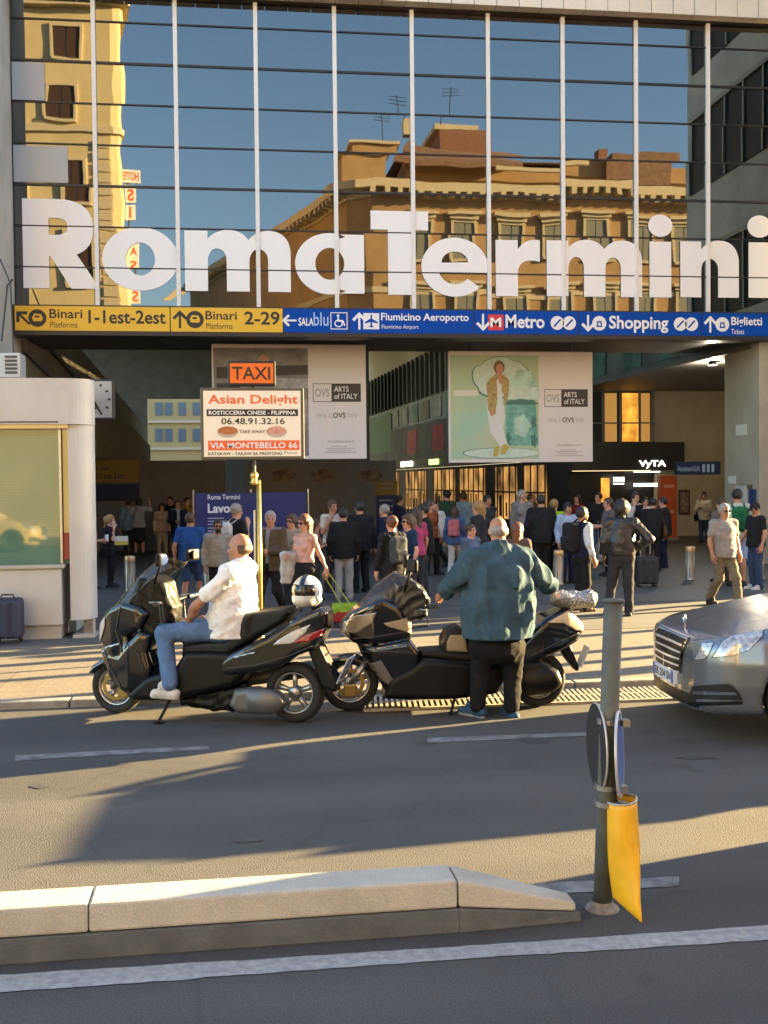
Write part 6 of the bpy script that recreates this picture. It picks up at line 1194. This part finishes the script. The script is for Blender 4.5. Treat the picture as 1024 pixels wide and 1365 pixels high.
t = MB(); t.tube([(P1(235, 700)[0], y_, P1(235, 700)[1]) if k == 0 else (0, y_, .245) for y_ in (.1,) for k in (0, 1)], .025); t.tube([(P1(235, 700)[0], -.1, P1(235, 700)[1]), (0, -.1, .245)], .025); t.cyl((0, -.11, .245), (0, .11, .245), .018); t.build('fork', ENG, s1, True)
c = MB(); c.box((-.16, .085, .16), (-.06, .125, .30)); c.build('brake_caliper', GOLDB, s1, bevel=.015)
e1 = SDF().poly(Pl(P1, (620, 840), (640, 780), (720, 770), (800, 790), (825, 830), (800, 866), (720, 872), (650, 868)), .06, rd=.05, y0=.17, k=.03).ell((P1(752, 822)[0], .22, P1(752, 822)[1]), (.155, .055, .108), k=.03); e1.build('engine_cover', ENG, s1, .011, 1)
e1 = SDF().cone((P1(600, 800)[0], -.2, .3), (P1(850, 740)[0], -.22, .42), .06, .075).cone((P1(500, 830)[0], -.1, .2), (P1(600, 800)[0], -.2, .3), .03, .05); e1.build('exhaust', ENG, s1, .013, 1)
e1 = SDF().poly(Pl(P1, (420, 822), (640, 775), (680, 810), (620, 868), (540, 868), (430, 850)), .12, rd=.03); e1.wr = wrinkle(.01, 2, 2); e1.build('engine', PM, s1, .013)
decal(FR1, Pl(P1, (112, 612), (116, 570), (132, 535), (160, 512), (158, 545), (140, 590), (128, 612)), .004, 'headlight', LENS, s1); decal(FR1, Pl(P1, (112, 612), (116, 570), (132, 535), (160, 512), (158, 545), (140, 590), (128, 612)), .004, 'headlight', LENS, s1, -1)
decal(FR1, Pl(P1, (122, 640), (165, 620), (225, 604), (222, 612), (160, 632), (126, 652)), .003, 'trim_strip', ALU, s1)
decal(TL1, Pl(P1, (782, 618), (800, 600), (850, 570), (905, 548), (890, 575), (850, 612)), .004, 'indicator_lens', LENS, s1); decal(TL1, Pl(P1, (850, 612), (880, 590), (945, 565), (940, 590), (900, 610)), .004, 'tail_light', REDL, s1)
decal(TL1, Pl(P1, (640, 658), (720, 640), (722, 646), (642, 668)), .003, 'trim_strip', ALU, s1); decal(TL1, Pl(P1, (700, 600), (800, 560), (835, 535), (835, 545), (800, 572), (705, 612)), .003, 'trim_strip', PM, s1)
t = MB(); hz_ = P1(395, 480)
t.tube([(hz_[0]+.02, -.36, hz_[1]+.06), (hz_[0]+.06, -.2, hz_[1]+.04), (hz_[0]+.08, 0, hz_[1]), (hz_[0]+.06, .2, hz_[1]+.04), (hz_[0]+.02, .36, hz_[1]+.06)], .016); hb = t.build('handlebar', PM, s1, True)
for sd in (1, -1):
    t = MB(); t.cyl((hz_[0]+.02, sd*.3, hz_[1]+.05), (hz_[0]-.01, sd*.42, hz_[1]+.06), .02); t.build('grip', BLACK, hb)
    t = MB(); t.tube([(hz_[0]+.1, sd*.3, hz_[1]+.06), (hz_[0]+.02, sd*.36, hz_[1]+.07), (hz_[0]-.06, sd*.4, hz_[1]+.075)], .007); t.build('brake_lever', ALU, hb)
for sd in (1, -1):
    mx_ = P1(400, 295); q = MB(); base_ = P1(355, 385); q.tube([(base_[0], sd*.2, base_[1]), ((base_[0]+mx_[0])/2, sd*.24, (base_[1]+mx_[1])/2), (mx_[0]+.01, sd*.27, mx_[1]-.02)], .011); ms_ = q.build('mirror_stem', PM, s1, True)
    ms = SDF().box((mx_[0], sd*.32, mx_[1]), (.02, .09, .055), rot=yawm(R(12*sd)), rd=.018); mo_ = ms.build('mirror', PM, ms_, .009); g_ = MB(); g_.flat([ring2(0, 0, .078, .046, 20)], (Vector((mx_[0]-.024, sd*.32, mx_[1])), Vector((sd*.2*-1, -.98, 0)), Vector((0, 0, 1)))); g_.build('mirror_glass', MIR, mo_)
# plate, stand, parcel on the dash, white flank light patch
def plate(parent, x, z, ang_, w_, h_, t1_, t2_):
    u = Vector((0, -1, 0)); v_ = Vector((math.sin(ang_), 0, math.cos(ang_))); o = Vector((x, w_/2, z)); q = MB(); q.flat([[(0, 0), (w_, 0), (w_, h_), (0, h_)]], (o, u, v_), .006); p_ = q.build('number_plate', mat('plate_white', (.7, .72, .74), .4), parent)
    n_ = u.cross(v_); q = MB(); q.flat([[(0, 0), (w_*.12, 0), (w_*.12, h_), (0, h_)]], (o+n_*.0075, u, v_)); q.flat([[(w_*.88, 0), (w_, 0), (w_, h_), (w_*.88, h_)]], (o+n_*.0075, u, v_)); q.build('blue_band', mat('plate_blue', (.02, .07, .4), .4), p_)
    text('lettering', t1_, (w_*.28, h_*.56, w_*.72, h_*.9), (o+n_*.009, u, v_), SK, p_, .02); text('lettering', t2_, (w_*.17, h_*.12, w_*.83, h_*.46), (o+n_*.009, u, v_), SK, p_, .02)
pp_ = P1(960, 765); plate(s1, pp_[0]-.06, pp_[1], -.45, .2, .24, 'DK', '45318')
t = MB(); t.cyl((-.62, .2, .2), (-.56, .33, .012), .014); t.box((-.6, .3, 0), (-.53, .36, .012)); t.build('side_stand', PM, s1)
# helmet on the tail
def helmet(label, loc, rz, shell, lower, visor):
    h = thing('helmet', label, 'helmet', loc, rz); S = SDF().ell((0, 0, .135), (.155, .125, .135), k=.02).ell((.03, 0, .06), (.13, .115, .07), k=.04).cut((0, 0, -1), (0, 0, .005)); S.build('shell', shell, h, .009, 1)
    S = SDF().ell((0, 0, .135), (.16, .13, .14)).ell((.0, 0, .135), (.1, .2, .2), sub=True, k=.005); S.cut((-1, 0, 0), (.03, 0, 0)); S.cut((0, 0, -1), (0, 0, .07)); S.cut((0, 0, 1), (0, 0, .2)); S.build('visor', visor, h, .009, 1)
    S = SDF().ell((0, 0, .06), (.15, .128, .055)); S.cut((0, 0, -1), (0, 0, .0)); S.build('lower_band', lower, h, .01, 1); return h
bpy.context.view_layer.update()
HW_ = mat('helmet_white', (.5, .49, .45), .25, coat=.5)
hl1 = s1.matrix_basis @ Vector((P1(870, 490)[0], -.02, P1(870, 492)[1])); h = helmet('white and black open helmet resting on the tail of the left scooter', hl1, s1.rotation_euler.z+R(90), HW_, HW_, DARK); 
S = SDF().ell((0, 0, .14), (.162, .066, .136)); S.cut((0, 0, -1), (0, 0, .02)); S.build('black_stripe', PB, h, .009, 1)

# right scooter
s2 = sc_place('black touring scooter with low seat backrest held by the standing big man', (467, 947), (717, 941))
f2_ = SDF()
f2_.poly(Pl(P2, (96, 480), (104, 440), (140, 402), (190, 372), (245, 350), (300, 380), (345, 440), (342, 500), (240, 512), (140, 516)), lerpw((.1, .05), (0, .16), (-.2, .24), (-.55, .2)), rd=.05, k=.03)
f2_.poly(Pl(P2, (150, 512), (215, 520), (335, 500), (372, 545), (360, 620), (300, 700), (250, 690), (205, 600), (170, 560)), lerpw((0, .12), (-.2, .22), (-.6, .25)), rd=.05, k=.03)
f2_.poly(Pl(P2, (20, 610), (60, 580), (130, 566), (200, 585), (225, 620), (200, 625), (130, 596), (60, 612)), lerpw((.3, .06), (0, .09), (-.3, .08)), rd=.03, k=.02)
FR2 = f2_.build('front_fairing', PB, s2, .011, 2)
f2_ = SDF().poly(Pl(P2, (245, 712), (260, 640), (340, 600), (380, 566), (520, 575), (620, 590), (680, 600), (660, 660), (640, 695), (500, 712), (350, 716)), lerpw((-.3, .25), (-.8, .28), (-1.4, .24)), rd=.05, k=.02); f2_.build('floor_fairing', PM, s2, .012, 1)
f2_ = SDF().poly(Pl(P2, (372, 566), (376, 545), (450, 540), (540, 548), (640, 540), (690, 500), (700, 480), (760, 460), (790, 470), (760, 540), (700, 590), (560, 590), (450, 580)), .17, rd=.04, k=.02); f2_.build('seat', SEATM, s2, .011, 1)
f2_ = SDF().poly(Pl(P2, (452, 560), (450, 510), (470, 470), (510, 452), (548, 462), (560, 500), (556, 560)), .15, rd=.06); f2_.build('backrest', SEATM, s2, .011, 1)
b_ = SDF().poly(Pl(P2, (462, 552), (462, 510), (478, 478), (540, 478), (548, 552)), .156, rd=.04); b_.build('backrest_panel', mat('tan_panel', (.32, .25, .16), .5), s2, .011, 1)
f2_ = SDF().poly(Pl(P2, (620, 600), (690, 545), (760, 470), (820, 420), (900, 385), (960, 440), (968, 470), (940, 512), (880, 545), (800, 575), (700, 620)), lerpw((-1.3, .23), (-1.7, .23), (-1.95, .16), (-2.15, .07)), rd=.06, k=.03); TL2 = f2_.build('tail_fairing', PB, s2, .011, 2)
f2_ = SDF().poly(Pl(P2, (868, 540), (912, 522), (948, 615), (935, 625)), .08, rd=.012); f2_.build('rear_mudguard', PM, s2, .01)
f2_ = SDF().poly(Pl(P2, (690, 640), (720, 580), (800, 575), (860, 610), (874, 660), (840, 690), (760, 705), (700, 690)), .07, rd=.05, y0=.16).ell((P2(800, 650)[0], .21, P2(800, 650)[1]), (.17, .06, .11), k=.03); f2_.build('engine_cover', PM, s2, .012, 1)
f2_ = SDF().cone((P2(600, 690)[0], -.2, .22), (P2(850, 620)[0], -.24, .36), .055, .08); f2_.build('exhaust', ENG, s2, .013, 1)
f2_ = SDF().poly(Pl(P2, (272, 400), (285, 350), (290, 300), (340, 285), (390, 320), (410, 360), (395, 420), (330, 440), (300, 440)), lerpw((-.3, .17), (-.75, .2)), rd=.05); f2_.wr = wrinkle(.014, 6, 1.4); f2_.build('hand_cover', mat('black_bag', (.014, .014, .015), .35, bump=.3, bs=25), s2, .012)
screen(s2, P2, (120, 440), (288, 262), .2, .14, .16)
wheel(s2, 0, .258, .258, .12); wheel(s2, P2(800, 665)[0], .252, .252, .15, disc=False)
t = MB()
for sd in (1, -1): t.cyl((P2(185, 590)[0], sd*.1, P2(185, 590)[1]), (.0, sd*.1, .26), .024)
t.cyl((0, -.11, .258), (0, .11, .258), .018); t.build('fork', ALU, s2, True); c = MB(); c.box((-.05, .085, .14), (.06, .125, .26)); c.build('brake_caliper', GOLDB, s2, bevel=.015)
decal(FR2, Pl(P2, (105, 478), (112, 440), (150, 415), (220, 400), (205, 440), (150, 480)), .004, 'headlight', mat('smoked_lens', (.2, .17, .14), .08, spec=1, coat=1), s2); decal(FR2, Pl(P2, (105, 478), (112, 440), (150, 415), (220, 400), (205, 440), (150, 480)), .004, 'headlight', MATS['smoked_lens'], s2, -1)
decal(FR2, Pl(P2, (245, 440), (340, 420), (342, 480), (320, 470), (260, 452)), .004, 'inner_panel', mat('warm_grey_panel', (.34, .27, .17), .5), s2); decal(TL2, Pl(P2, (820, 436), (900, 396), (955, 445), (960, 472), (930, 470), (880, 440)), .004, 'tail_panel', mat('champagne_panel', (.6, .5, .32), .3, coat=.6), s2)
decal(FR2, Pl(P2, (190, 590), (235, 572), (275, 640), (262, 660), (215, 630)), .004, 'side_panel', mat('panel_grey', (.12, .12, .12), .5), s2)
hz_ = P2(400, 385); t = MB(); t.tube([(hz_[0]-.03, -.38, hz_[1]+.03), (hz_[0]+.06, -.2, hz_[1]), (hz_[0]+.1, 0, hz_[1]-.03), (hz_[0]+.06, .2, hz_[1]), (hz_[0]-.03, .38, hz_[1]+.03)], .016); hb = t.build('handlebar', PM, s2, True)
for sd in (1, -1):
    t = MB(); t.cyl((hz_[0]-.0, sd*.3, hz_[1]+.02), (hz_[0]-.05, sd*.43, hz_[1]+.03), .02); t.build('grip', BLACK, hb); t = MB(); t.tube([(hz_[0]+.08, sd*.3, hz_[1]), (hz_[0]+.02, sd*.42, hz_[1]-.0)], .007); t.build('brake_lever', ALU, hb)
for sd in (1, -1):
    mx_ = P2(345, 232); q = MB(); base_ = P2(320, 330); q.tube([(base_[0], sd*.18, base_[1]), (mx_[0]+.01, sd*.26, mx_[1]-.03)], .011); ms_ = q.build('mirror_stem', PM, s2, True)
    ms = SDF().box((mx_[0], sd*.30, mx_[1]), (.025, .09, .06), rot=yawm(R(14*sd)), rd=.02); mo_ = ms.build('mirror', PM, ms_, .009); g_ = MB(); g_.flat([ring2(0, 0, .078, .05, 20)], (Vector((mx_[0]-.03, sd*.30, mx_[1])), Vector((sd*.24*-1, -.97, 0)), Vector((0, 0, 1)))); g_.build('mirror_glass', MIR, mo_)
t = MB(); t.cyl((P2(495, 700)[0], .2, P2(495, 700)[1]), (P2(470, 770)[0], .33, .012), .013); t.build('side_stand', PM, s2)
pp_ = P2(938, 560); plate(s2, pp_[0]-.03, pp_[1]-.12, -.4, .19, .2, 'CR', '80274')
bpy.context.view_layer.update()
bl_ = s2.matrix_basis @ Vector((P2(925, 350)[0], .05, P2(925, 372)[1])); bd = thing('wrapped_bundle', 'crinkled clear plastic bundle strapped on the tail of the right scooter', 'bundle', bl_, s2.rotation_euler.z)
S = SDF().ell((0, 0, .03), (.19, .13, .075)).ell((.12, .05, .05), (.09, .09, .06), k=.04).ell((-.15, 0, .04), (.07, .11, .08), k=.03); S.wr = wrinkle(.016, 4, 3.2); S.build('plastic', mat('crinkled_plastic', (.34, .34, .33), .18, metal=.55, bump=.8, bs=60), bd, .008)

SEAM = mat('panel_seam', (.05, .05, .052), .3)
def seams(ob, f, parent, lines):
    for L in lines:
        P = [np.array(q, float) for q in L]
        for a_, b_ in zip(P, P[1:]):
            d_ = b_-a_; n_ = np.array([-d_[1], d_[0]])/np.hypot(*d_)*1.6
            decal(ob, Pl(f, tuple(a_-n_), tuple(b_-n_), tuple(b_+n_), tuple(a_+n_)), .0025, 'panel_seam', SEAM, parent)
seams(FR1, P1, s1, [[(150, 640), (180, 700), (230, 770)], [(230, 470), (210, 560), (235, 640)], [(250, 600), (300, 640), (320, 720)]])
seams(TL1, P1, s1, [[(620, 700), (720, 690), (830, 660), (910, 625)], [(680, 640), (760, 600), (840, 552)]])
seams(FR2, P2, s2, [[(140, 500), (230, 486), (330, 470)], [(170, 545), (260, 540), (350, 545)], [(225, 600), (270, 650), (300, 690)]])
seams(TL2, P2, s2, [[(690, 590), (780, 545), (880, 500), (940, 480)]])
for s_, f, h_, tg in ((s1, P1, (395, 480), (300, 540)), (s2, P2, (400, 385), (300, 470))):
    a_, b_ = f(*h_), f(*tg); t = MB()
    for k_, y_ in enumerate((.26, .2, -.22)): t.tube([(a_[0]+.03, y_, a_[1]+.03), (a_[0]+.0, y_+.03, (a_[1]+b_[1])/2-.05), (b_[0], y_*.5, b_[1])], .006, 6)
    t.build('cable', BLACK, s_)
# ---- rider on the left scooter (built in scooter axes, facing forward along -y of nothing: local y is forward)
def RJ(zx, zy, lat): x, z = P1(zx, zy); return (lat, x, z-0.0)
J = {}
hz0 = P1(590, 560)
def rj(zx, zy, lat): q = P1(zx, zy); return (lat, q[0]-hz0[0], q[1])
J = dict(pel=rj(598, 560, 0), waist=rj(608, 500, 0), chest=rj(618, 420, 0), neck=rj(640, 318, 0), head=rj(632, 268, 0), shR=rj(628, 358, .2), shL=rj(628, 358, -.2), elL=rj(520, 470, -.28), wrL=rj(470, 535, -.16), hdL=(.25, .9, -.35), elR=rj(600, 470, .27), wrR=rj(500, 545, .15), hdR=(-.2, .9, -.3),
         hipL=rj(575, 565, -.11), hipR=rj(575, 565, .11), knL=rj(388, 572, -.20), knR=rj(400, 580, .2), anL=rj(425, 742, -.30), anR=rj(430, 742, .30), toeL=rj(372, 786, -.31), toeR=rj(375, 786, .31), seat=(0, 0, 0))
hw = s1.matrix_basis @ Vector((hz0[0], 0, 0)); fa = math.degrees(math.pi/2-s1.rotation_euler.z)
rd_ = person('balding man in white polo shirt and jeans sitting on the left scooter', pos=(hw.x, hw.y), H=1.75, z0=0, face=fa, top='polo', topc=(.8, .78, .75), bot='trousers', botc=(.10, .17, .30), shoe=((.6, .57, .53), (.7, .68, .65)), hair='balding', hairc='brown', skin='tan', J=J, bulk=1.32, hi=True, res=.0095, group='men with the scooters', hem=.72, turn=0, wamp=.010)
# ---- big man standing by the right scooter
G = gnd(657, 955); fw = Vector((math.sin(R(4)), math.cos(R(4)))); 
def mj(px, py, fwd=0.0):
    q = onY(px, py, G.y+fwd); d = Vector((q.x-G.x, q.y-G.y)); return (d.x*math.cos(R(4))-d.y*math.sin(R(4)), d.x*math.sin(R(4))+d.y*math.cos(R(4)), q.z)
bpy.context.view_layer.update()
hgp = s2.matrix_basis @ Vector((P2(400, 385)[0]-.04, .4, P2(400, 385)[1]+.03))
J = dict(pel=mj(662, 862, .02), waist=mj(664, 822, .03), chest=mj(664, 772, .05), neck=mj(664, 727, .06), head=mj(664, 708, .09), shL=mj(631, 750, .04), shR=mj(699, 750, .04), elL=mj(608, 772, .05), wrL=mj(589, 792, .17), hdL=(-.4, .75, -.5), elR=mj(722, 770, .05), wrR=mj(736, 786, .17), hdR=(.25, .85, -.1),
         hipL=mj(644, 862, .02), hipR=mj(682, 862, .02), knL=mj(640, 900, .04), knR=mj(683, 900, .05), anL=mj(637, 938, .0), anR=mj(682, 940, -.02), toeL=mj(616, 946, .12), toeR=mj(668, 950, .12), grip=(0, 0, 0))
hgt = zat(G.x, G.y, 690)
bm_ = person('big man in teal shirt and black trousers seen from behind at the right scooter', pos=(G.x, G.y), H=hgt, z0=0, face=4, top='shirt', topc=(.045, .08, .105), bot='trousers', botc=(.012, .012, .012), shoe=((.03, .07, .12), (.5, .5, .5)), hair='balding', hairc='grey', skin='tan', J={k_: tuple(np.array(v_)/(hgt/1.75)) for k_, v_ in J.items()}, bulk=1.66, hi=True, res=.0095, group='men with the scooters', hem=.70, bootcut=.002, nod=-14, wamp=.022, slv=.84, loose=.016)
# ------------------------------------------------------------------ grey sedan at the right
PAINTG = mat('grey_metallic', (.20, .215, .24), .26, metal=.6, coat=1, spec=.6)
ca = thing('sedan_car', 'dark silver sedan with chrome grille entering from the right', 'car', (3.50, 8.72, 0), R(176.5))
def sw_(k): xs_ = np.array([q[0] for q in k]); ys_ = np.array([q[1] for q in k]); return lambda t: np.interp(t, xs_, ys_)
plan = sw_([(-4.9, .62), (-4.7, .82), (-4.2, .90), (-3, .925), (-1.2, .925), (-.75, .905), (-.5, .86), (-.3, .80), (-.2, .735), (-.12, .64), (-.06, .50), (-.02, .32), (0.01, .14), (.1, .1)])
sect = sw_([(.15, .93), (.25, .975), (.45, 1.0), (.62, 1.0), (.8, .965), (.95, .90), (1.05, .86)])
prof = [(0, .60), (-.005, .50), (.01, .42), (-.015, .30), (-.06, .2), (-.5, .19), (-4.3, .21), (-4.75, .3), (-4.86, .5), (-4.84, .82), (-4.7, 1.0), (-4.2, 1.04), (-3, 1.0), (-1.6, 1.0), (-1.45, 1.04), (-1.1, .985), (-.75, .915), (-.45, .85), (-.2, .80), (-.09, .77), (-.035, .71)]
S = SDF().poly(prof, lambda x, z: plan(x)*sect(z), rd=.09, k=.02)
for s_ in (-.86, -3.73):
    for sd in (1, -1): S.cone((s_, sd*.66, .335), (s_, sd*1.2, .335), .365, k=.015, sub=True)
cb_ = S.build('body', PAINTG, ca, .018, 16)
gh = SDF().poly([(-1.28, .95), (-2.05, 1.36), (-2.45, 1.455), (-3.1, 1.46), (-3.7, 1.36), (-4.4, 1.0)], lambda x, z: np.interp(z, [.9, 1.05, 1.3, 1.5], [.84, .80, .68, .58]), rd=.08); gh.build('cabin_glass', mat('car_glass', (.012, .014, .016), .05, spec=.9), ca, .025, 2)
rf = SDF().poly([(-2.12, 1.40), (-2.45, 1.468), (-3.1, 1.474), (-3.65, 1.39), (-3.6, 1.36), (-3.1, 1.43), (-2.45, 1.42)], .6, rd=.03); rf.build('roof', PAINTG, ca, .02, 2)
pil = MB()
for sd in (1, -1):
    pil.tube([(-1.34, sd*.80, 1.02), (-1.75, sd*.76, 1.22), (-2.15, sd*.655, 1.405)], .034); pil.tube([(-3.0, sd*.80, 1.04), (-3.0, sd*.62, 1.44)], .035); pil.tube([(-3.62, sd*.62, 1.39), (-4.25, sd*.76, 1.06)], .06)
pil.build('pillar', PAINTG, ca, True)
for sd in (1, -1):
    S = SDF().ell((-1.72, sd*1.0, 1.05), (.08, .12, .08)).cone((-1.7, sd*.84, 1.0), (-1.7, sd*.95, 1.03), .03); S.build('side_mirror', PAINTG, ca, .014)
for s_ in (-.86, -3.73):
    for sd in (1, -1):
        e = wheel(ca, 0, 0, .33, .215, n=36, rimr=.72); e.location = (s_, sd*.79, .33); e.rotation_euler = (0, 0, 0 if sd > 0 else math.pi)
bpy.context.view_layer.update()
_bv = BVHTree.FromPolygons([v.co for v in cb_.data.vertices], [tuple(p.vertices) for p in cb_.data.polygons]); _MI = (Matrix.Translation(ca.location) @ Matrix.Rotation(R(176.5), 4, 'Z')).inverted()
def patch(pts, cast, off_, name, m, mirror=False, step=.03):
    P = np.array(pts, float); lo, hi = P.min(0), P.max(0); bm = bmesh.new(); bm.faces.new([bm.verts.new((x, 0, z)) for x, z in pts])
    if (hi-lo).max() > 10: step = 4
    for ax_, i in ((0, 0), (2, 1)):
        n_ = max(2, int((hi[i]-lo[i])/step))
        for g_ in np.linspace(lo[i], hi[i], n_+1)[1:-1]:
            co = [0, 0, 0]; co[ax_] = g_; no = [0, 0, 0]; no[ax_] = 1; bmesh.ops.bisect_plane(bm, geom=bm.verts[:]+bm.edges[:]+bm.faces[:], plane_co=co, plane_no=no)
    out = []
    for v in bm.verts:
        o_, d_ = cast(v.co.x, v.co.z); h, n_, _, _ = _bv.ray_cast(o_, d_)
        if h is None: h, n_, _, _ = _bv.find_nearest(o_+d_*((ca.location-CP).length if abs(d_.x) < .99 else 2))
        if n_.dot(d_) > 0: n_ = -n_
        out.append(h+n_*off_)
    bm.verts.index_update(); fs = [tuple(v.index for v in f.verts) for f in bm.faces]; bm.free(); r_ = []
    for sg in ((1, -1) if mirror else (1,)):
        o = mesh_obj(name, [(p.x, p.y*sg, p.z) for p in out], fs if sg == 1 else [f[::-1] for f in fs], m, ca, smooth=True); r_.append(o)
    return r_
def fcast(y, z): return Vector((2, y, z)), Vector((-1, 0, 0))
def ccast(px, py): o_ = _MI @ CP; return o_, (_MI.to_3x3() @ ray(px, py)).normalized()
def Z8(*pts): return [(740+x/3.606, 620+y/3.606) for x, y in pts]
CHR2 = mat('bright_trim', (.8, .8, .8), .3, metal=.6); GB = mat('grille_black', (.01, .01, .011), .4)
patch([(-.31, .48), (.31, .48), (.37, .73), (.35, .755), (-.35, .755), (-.37, .73)], fcast, .004, 'grille_panel', GB)
for a_, b_ in (((-.36, .745), (.36, .768)), ((-.31, .468), (.31, .486))): patch([(a_[0], a_[1]), (b_[0], a_[1]), (b_[0], b_[1]), (a_[0], b_[1])], fcast, .012, 'grille_frame', CHR)
for sg in (1, -1): patch([(sg*.30, .47), (sg*.322, .47), (sg*.385, .745), (sg*.36, .765)][::sg], fcast, .012, 'grille_frame', CHR)
for z_ in (.535, .59, .645, .70): patch([(-.305-(z_-.48)*.2, z_-.008), (.305+(z_-.48)*.2, z_-.008), (.305+(z_-.48)*.2, z_+.008), (-.305-(z_-.48)*.2, z_+.008)], fcast, .02, 'grille_bar', CHR2)
patch([(-.01, .48), (.01, .48), (.01, .75), (-.01, .75)], fcast, .016, 'grille_bar', CHR)
patch([(-.55, .235), (.55, .235), (.5, .335), (-.5, .335)], fcast, .004, 'lower_intake', GB)
HL = mat('headlight_lens', (.7, .7, .7), .06, metal=.2, spec=1, coat=1, c2=(.2, .2, .21), vs=22); HLD = mat('headlight_rim', (.05, .05, .055), .2)
for poly_ in (Z8((672, 938), (712, 856), (768, 852), (738, 915), (722, 932)), Z8((752, 928), (800, 850), (850, 822), (1008, 793), (1004, 822), (935, 890), (860, 918))):
    patch(poly_, ccast, .004, 'headlight_surround', HLD, True); c_ = np.mean(poly_, 0); q_ = [tuple(c_+(np.array(p_)-c_)*.93) for p_ in poly_]
    patch(q_, ccast, .008, 'headlight', HL, True)
patch(Z8((662, 1062), (838, 1050), (880, 1085), (905, 1132), (640, 1122)), ccast, .004, 'fog_recess', GB, True); patch(Z8((668, 1085), (868, 1090), (878, 1104), (668, 1102)), ccast, .016, 'daylight_strip', CHR, True)
patch(Z8((640, 1140), (905, 1135), (900, 1150), (650, 1158)), ccast, .006, 'bumper_lip', PM, True)
plx = MB(); plx.box((-.02, -.26, .37), (.018, .26, .48)); po = plx.build('number_plate', MATS['plate_white'], ca, bevel=.004)
[box_obj('blue_band', (.019, y_, .372), (.021, y_+.043, .478), MATS['plate_blue'], po) for y_ in (.215, -.258)]
text('lettering', 'EK 204 SN', (.06, .02, .46, .09), (Vector((.0205, -.26, .37)), Vector((0, 1, 0)), Vector((0, 0, 1))), SK, po, .02)
sm = MB(); c_ = Vector((-.17, 0, .88)); sm.tube([c_+Vector((0, .036*math.cos(t_*.2618), .036*math.sin(t_*.2618))) for t_ in range(24)], .0045, 6, closed=True)
for a_ in (90, 210, 330): sm.cyl(c_, c_+Vector((0, .036*math.cos(R(a_)), .036*math.sin(R(a_)))), .006, .003, 6)
sm.cyl((-.17, 0, .77), (-.17, 0, .845), .007, .005, 8); sm.build('bonnet_emblem', CHR, ca)
for sg in (1, -1): patch([(sg*.30-.004, 0), (sg*.30+.004, 0), (sg*.30+.004, 1), (sg*.30-.004, 1)], lambda y, t_: (Vector((-.3-t_*1.0, y*(1+.6*t_), 2)), Vector((0, 0, -1))), .001, 'bonnet_crease', PAINTG, step=.1)

# cars parked across the street behind the camera, seen only in the kiosk window
def car_copy(label, loc, rz, m):
    c0 = ca.copy(); col.objects.link(c0); c0.location = loc; c0.rotation_euler = (0, 0, rz); c0['label'] = label; c0['group'] = 'cars parked across the street'
    for ch in ca.children:
        c1 = ch.copy(); col.objects.link(c1); c1.parent = c0
        for i, sl_ in enumerate(c1.material_slots):
            if sl_.material == PAINTG: sl_.link = 'OBJECT'; sl_.material = m
        for g2 in ch.children: c2_ = g2.copy(); col.objects.link(c2_); c2_.parent = c1
car_copy('cream sedan parked across the street and mirrored in the kiosk window', (-6.2, -6.4, 0), 0.0, mat('cream_paint', (.66, .5, .2), .3, coat=1)); car_copy('white sedan parked across the street in front of the hotel block', (-12.6, -6.6, 0), 0.0, mat('white_paint', (.7, .69, .66), .3, coat=1))
# ------------------------------------------------------------------ unseen shadow casters added off to the right
bus = thing('shade_bus', 'unseen red bus added off to the right to shade the foreground road', 'bus', (5.3, 3.92, 0)); bmx = mat('bus_red', (.4, .03, .03), .35, coat=.5)  # added out of view to throw the foreground shade
box_obj('body', (0, 0, .35), (11, 2.55, 3.0), bmx, bus, .12); gb_ = MB(); gb_.box((.9, -.012, 1.3), (10.6, -.001, 2.4)); gb_.box((.9, 2.551, 1.3), (10.6, 2.562, 2.4)); gb_.build('window', DG, bus); box_obj('windscreen', (-.012, .2, 1.1), (-.001, 2.35, 2.6), DG, bus)
for x_ in (2.2, 8.2):
    for y_ in (.16, 2.39): e = wheel(bus, 0, 0, .48, .28, disc=False, n=28); e.location = (x_, y_, .48)
lpm = None  # posts added out of view for the thin shadow bands on the paving
for i, (q_, x_, lb_) in enumerate(((11.2, 9.3, 'unseen lamp post added for a shadow band, nearest the station wing'), (10.1, 9.0, 'unseen lamp post added for a shadow band, middle of the row'), (9.45, 10.6, 'unseen lamp post added for a shadow band, nearest the kerb'))):
    y_ = (q_+.309*x_)/.951
    if lpm is None:
        lpm = l_ = thing('shade_post', lb_, 'lamp post', (x_, y_, PAV), 0, 'unseen posts added to cast shadow bands'); t = MB(); t.lathe([(.16, 0), (.16, .3), (.1, .4), (.085, 4.0), (.05, 4.3)], n=16); t.build('post', BLACK, l_, True); t = MB(); t.lathe([(.05, 4.28), (.2, 4.4), (.26, 4.75), (.12, 5.0), (.001, 5.05)], n=16); t.build('lantern', PAPER, l_, True)
    else:
        l_ = lpm.copy(); col.objects.link(l_); l_.location = (x_, y_, PAV); l_['label'] = lb_
        for chd in lpm.children: c_ = chd.copy(); c_.parent = l_; col.objects.link(c_)
q_, x_ = 8.85, 9.5; nbd = thing('shade_board', 'unseen two-legged board added at the kerb to cast a shadow band', 'notice board', (x_, (q_+.309*x_)/.951, PAV), R(70)); box_obj('panel', (-.22, -.03, .5), (.22, .03, 2.1), GREY, nbd, .01); t = MB(); t.cyl((-.18, 0, 0), (-.18, 0, .5), .03); t.cyl((.18, 0, 0), (.18, 0, .5), .03); t.build('leg', GREY, nbd)  # board added out of view for one broader shadow band
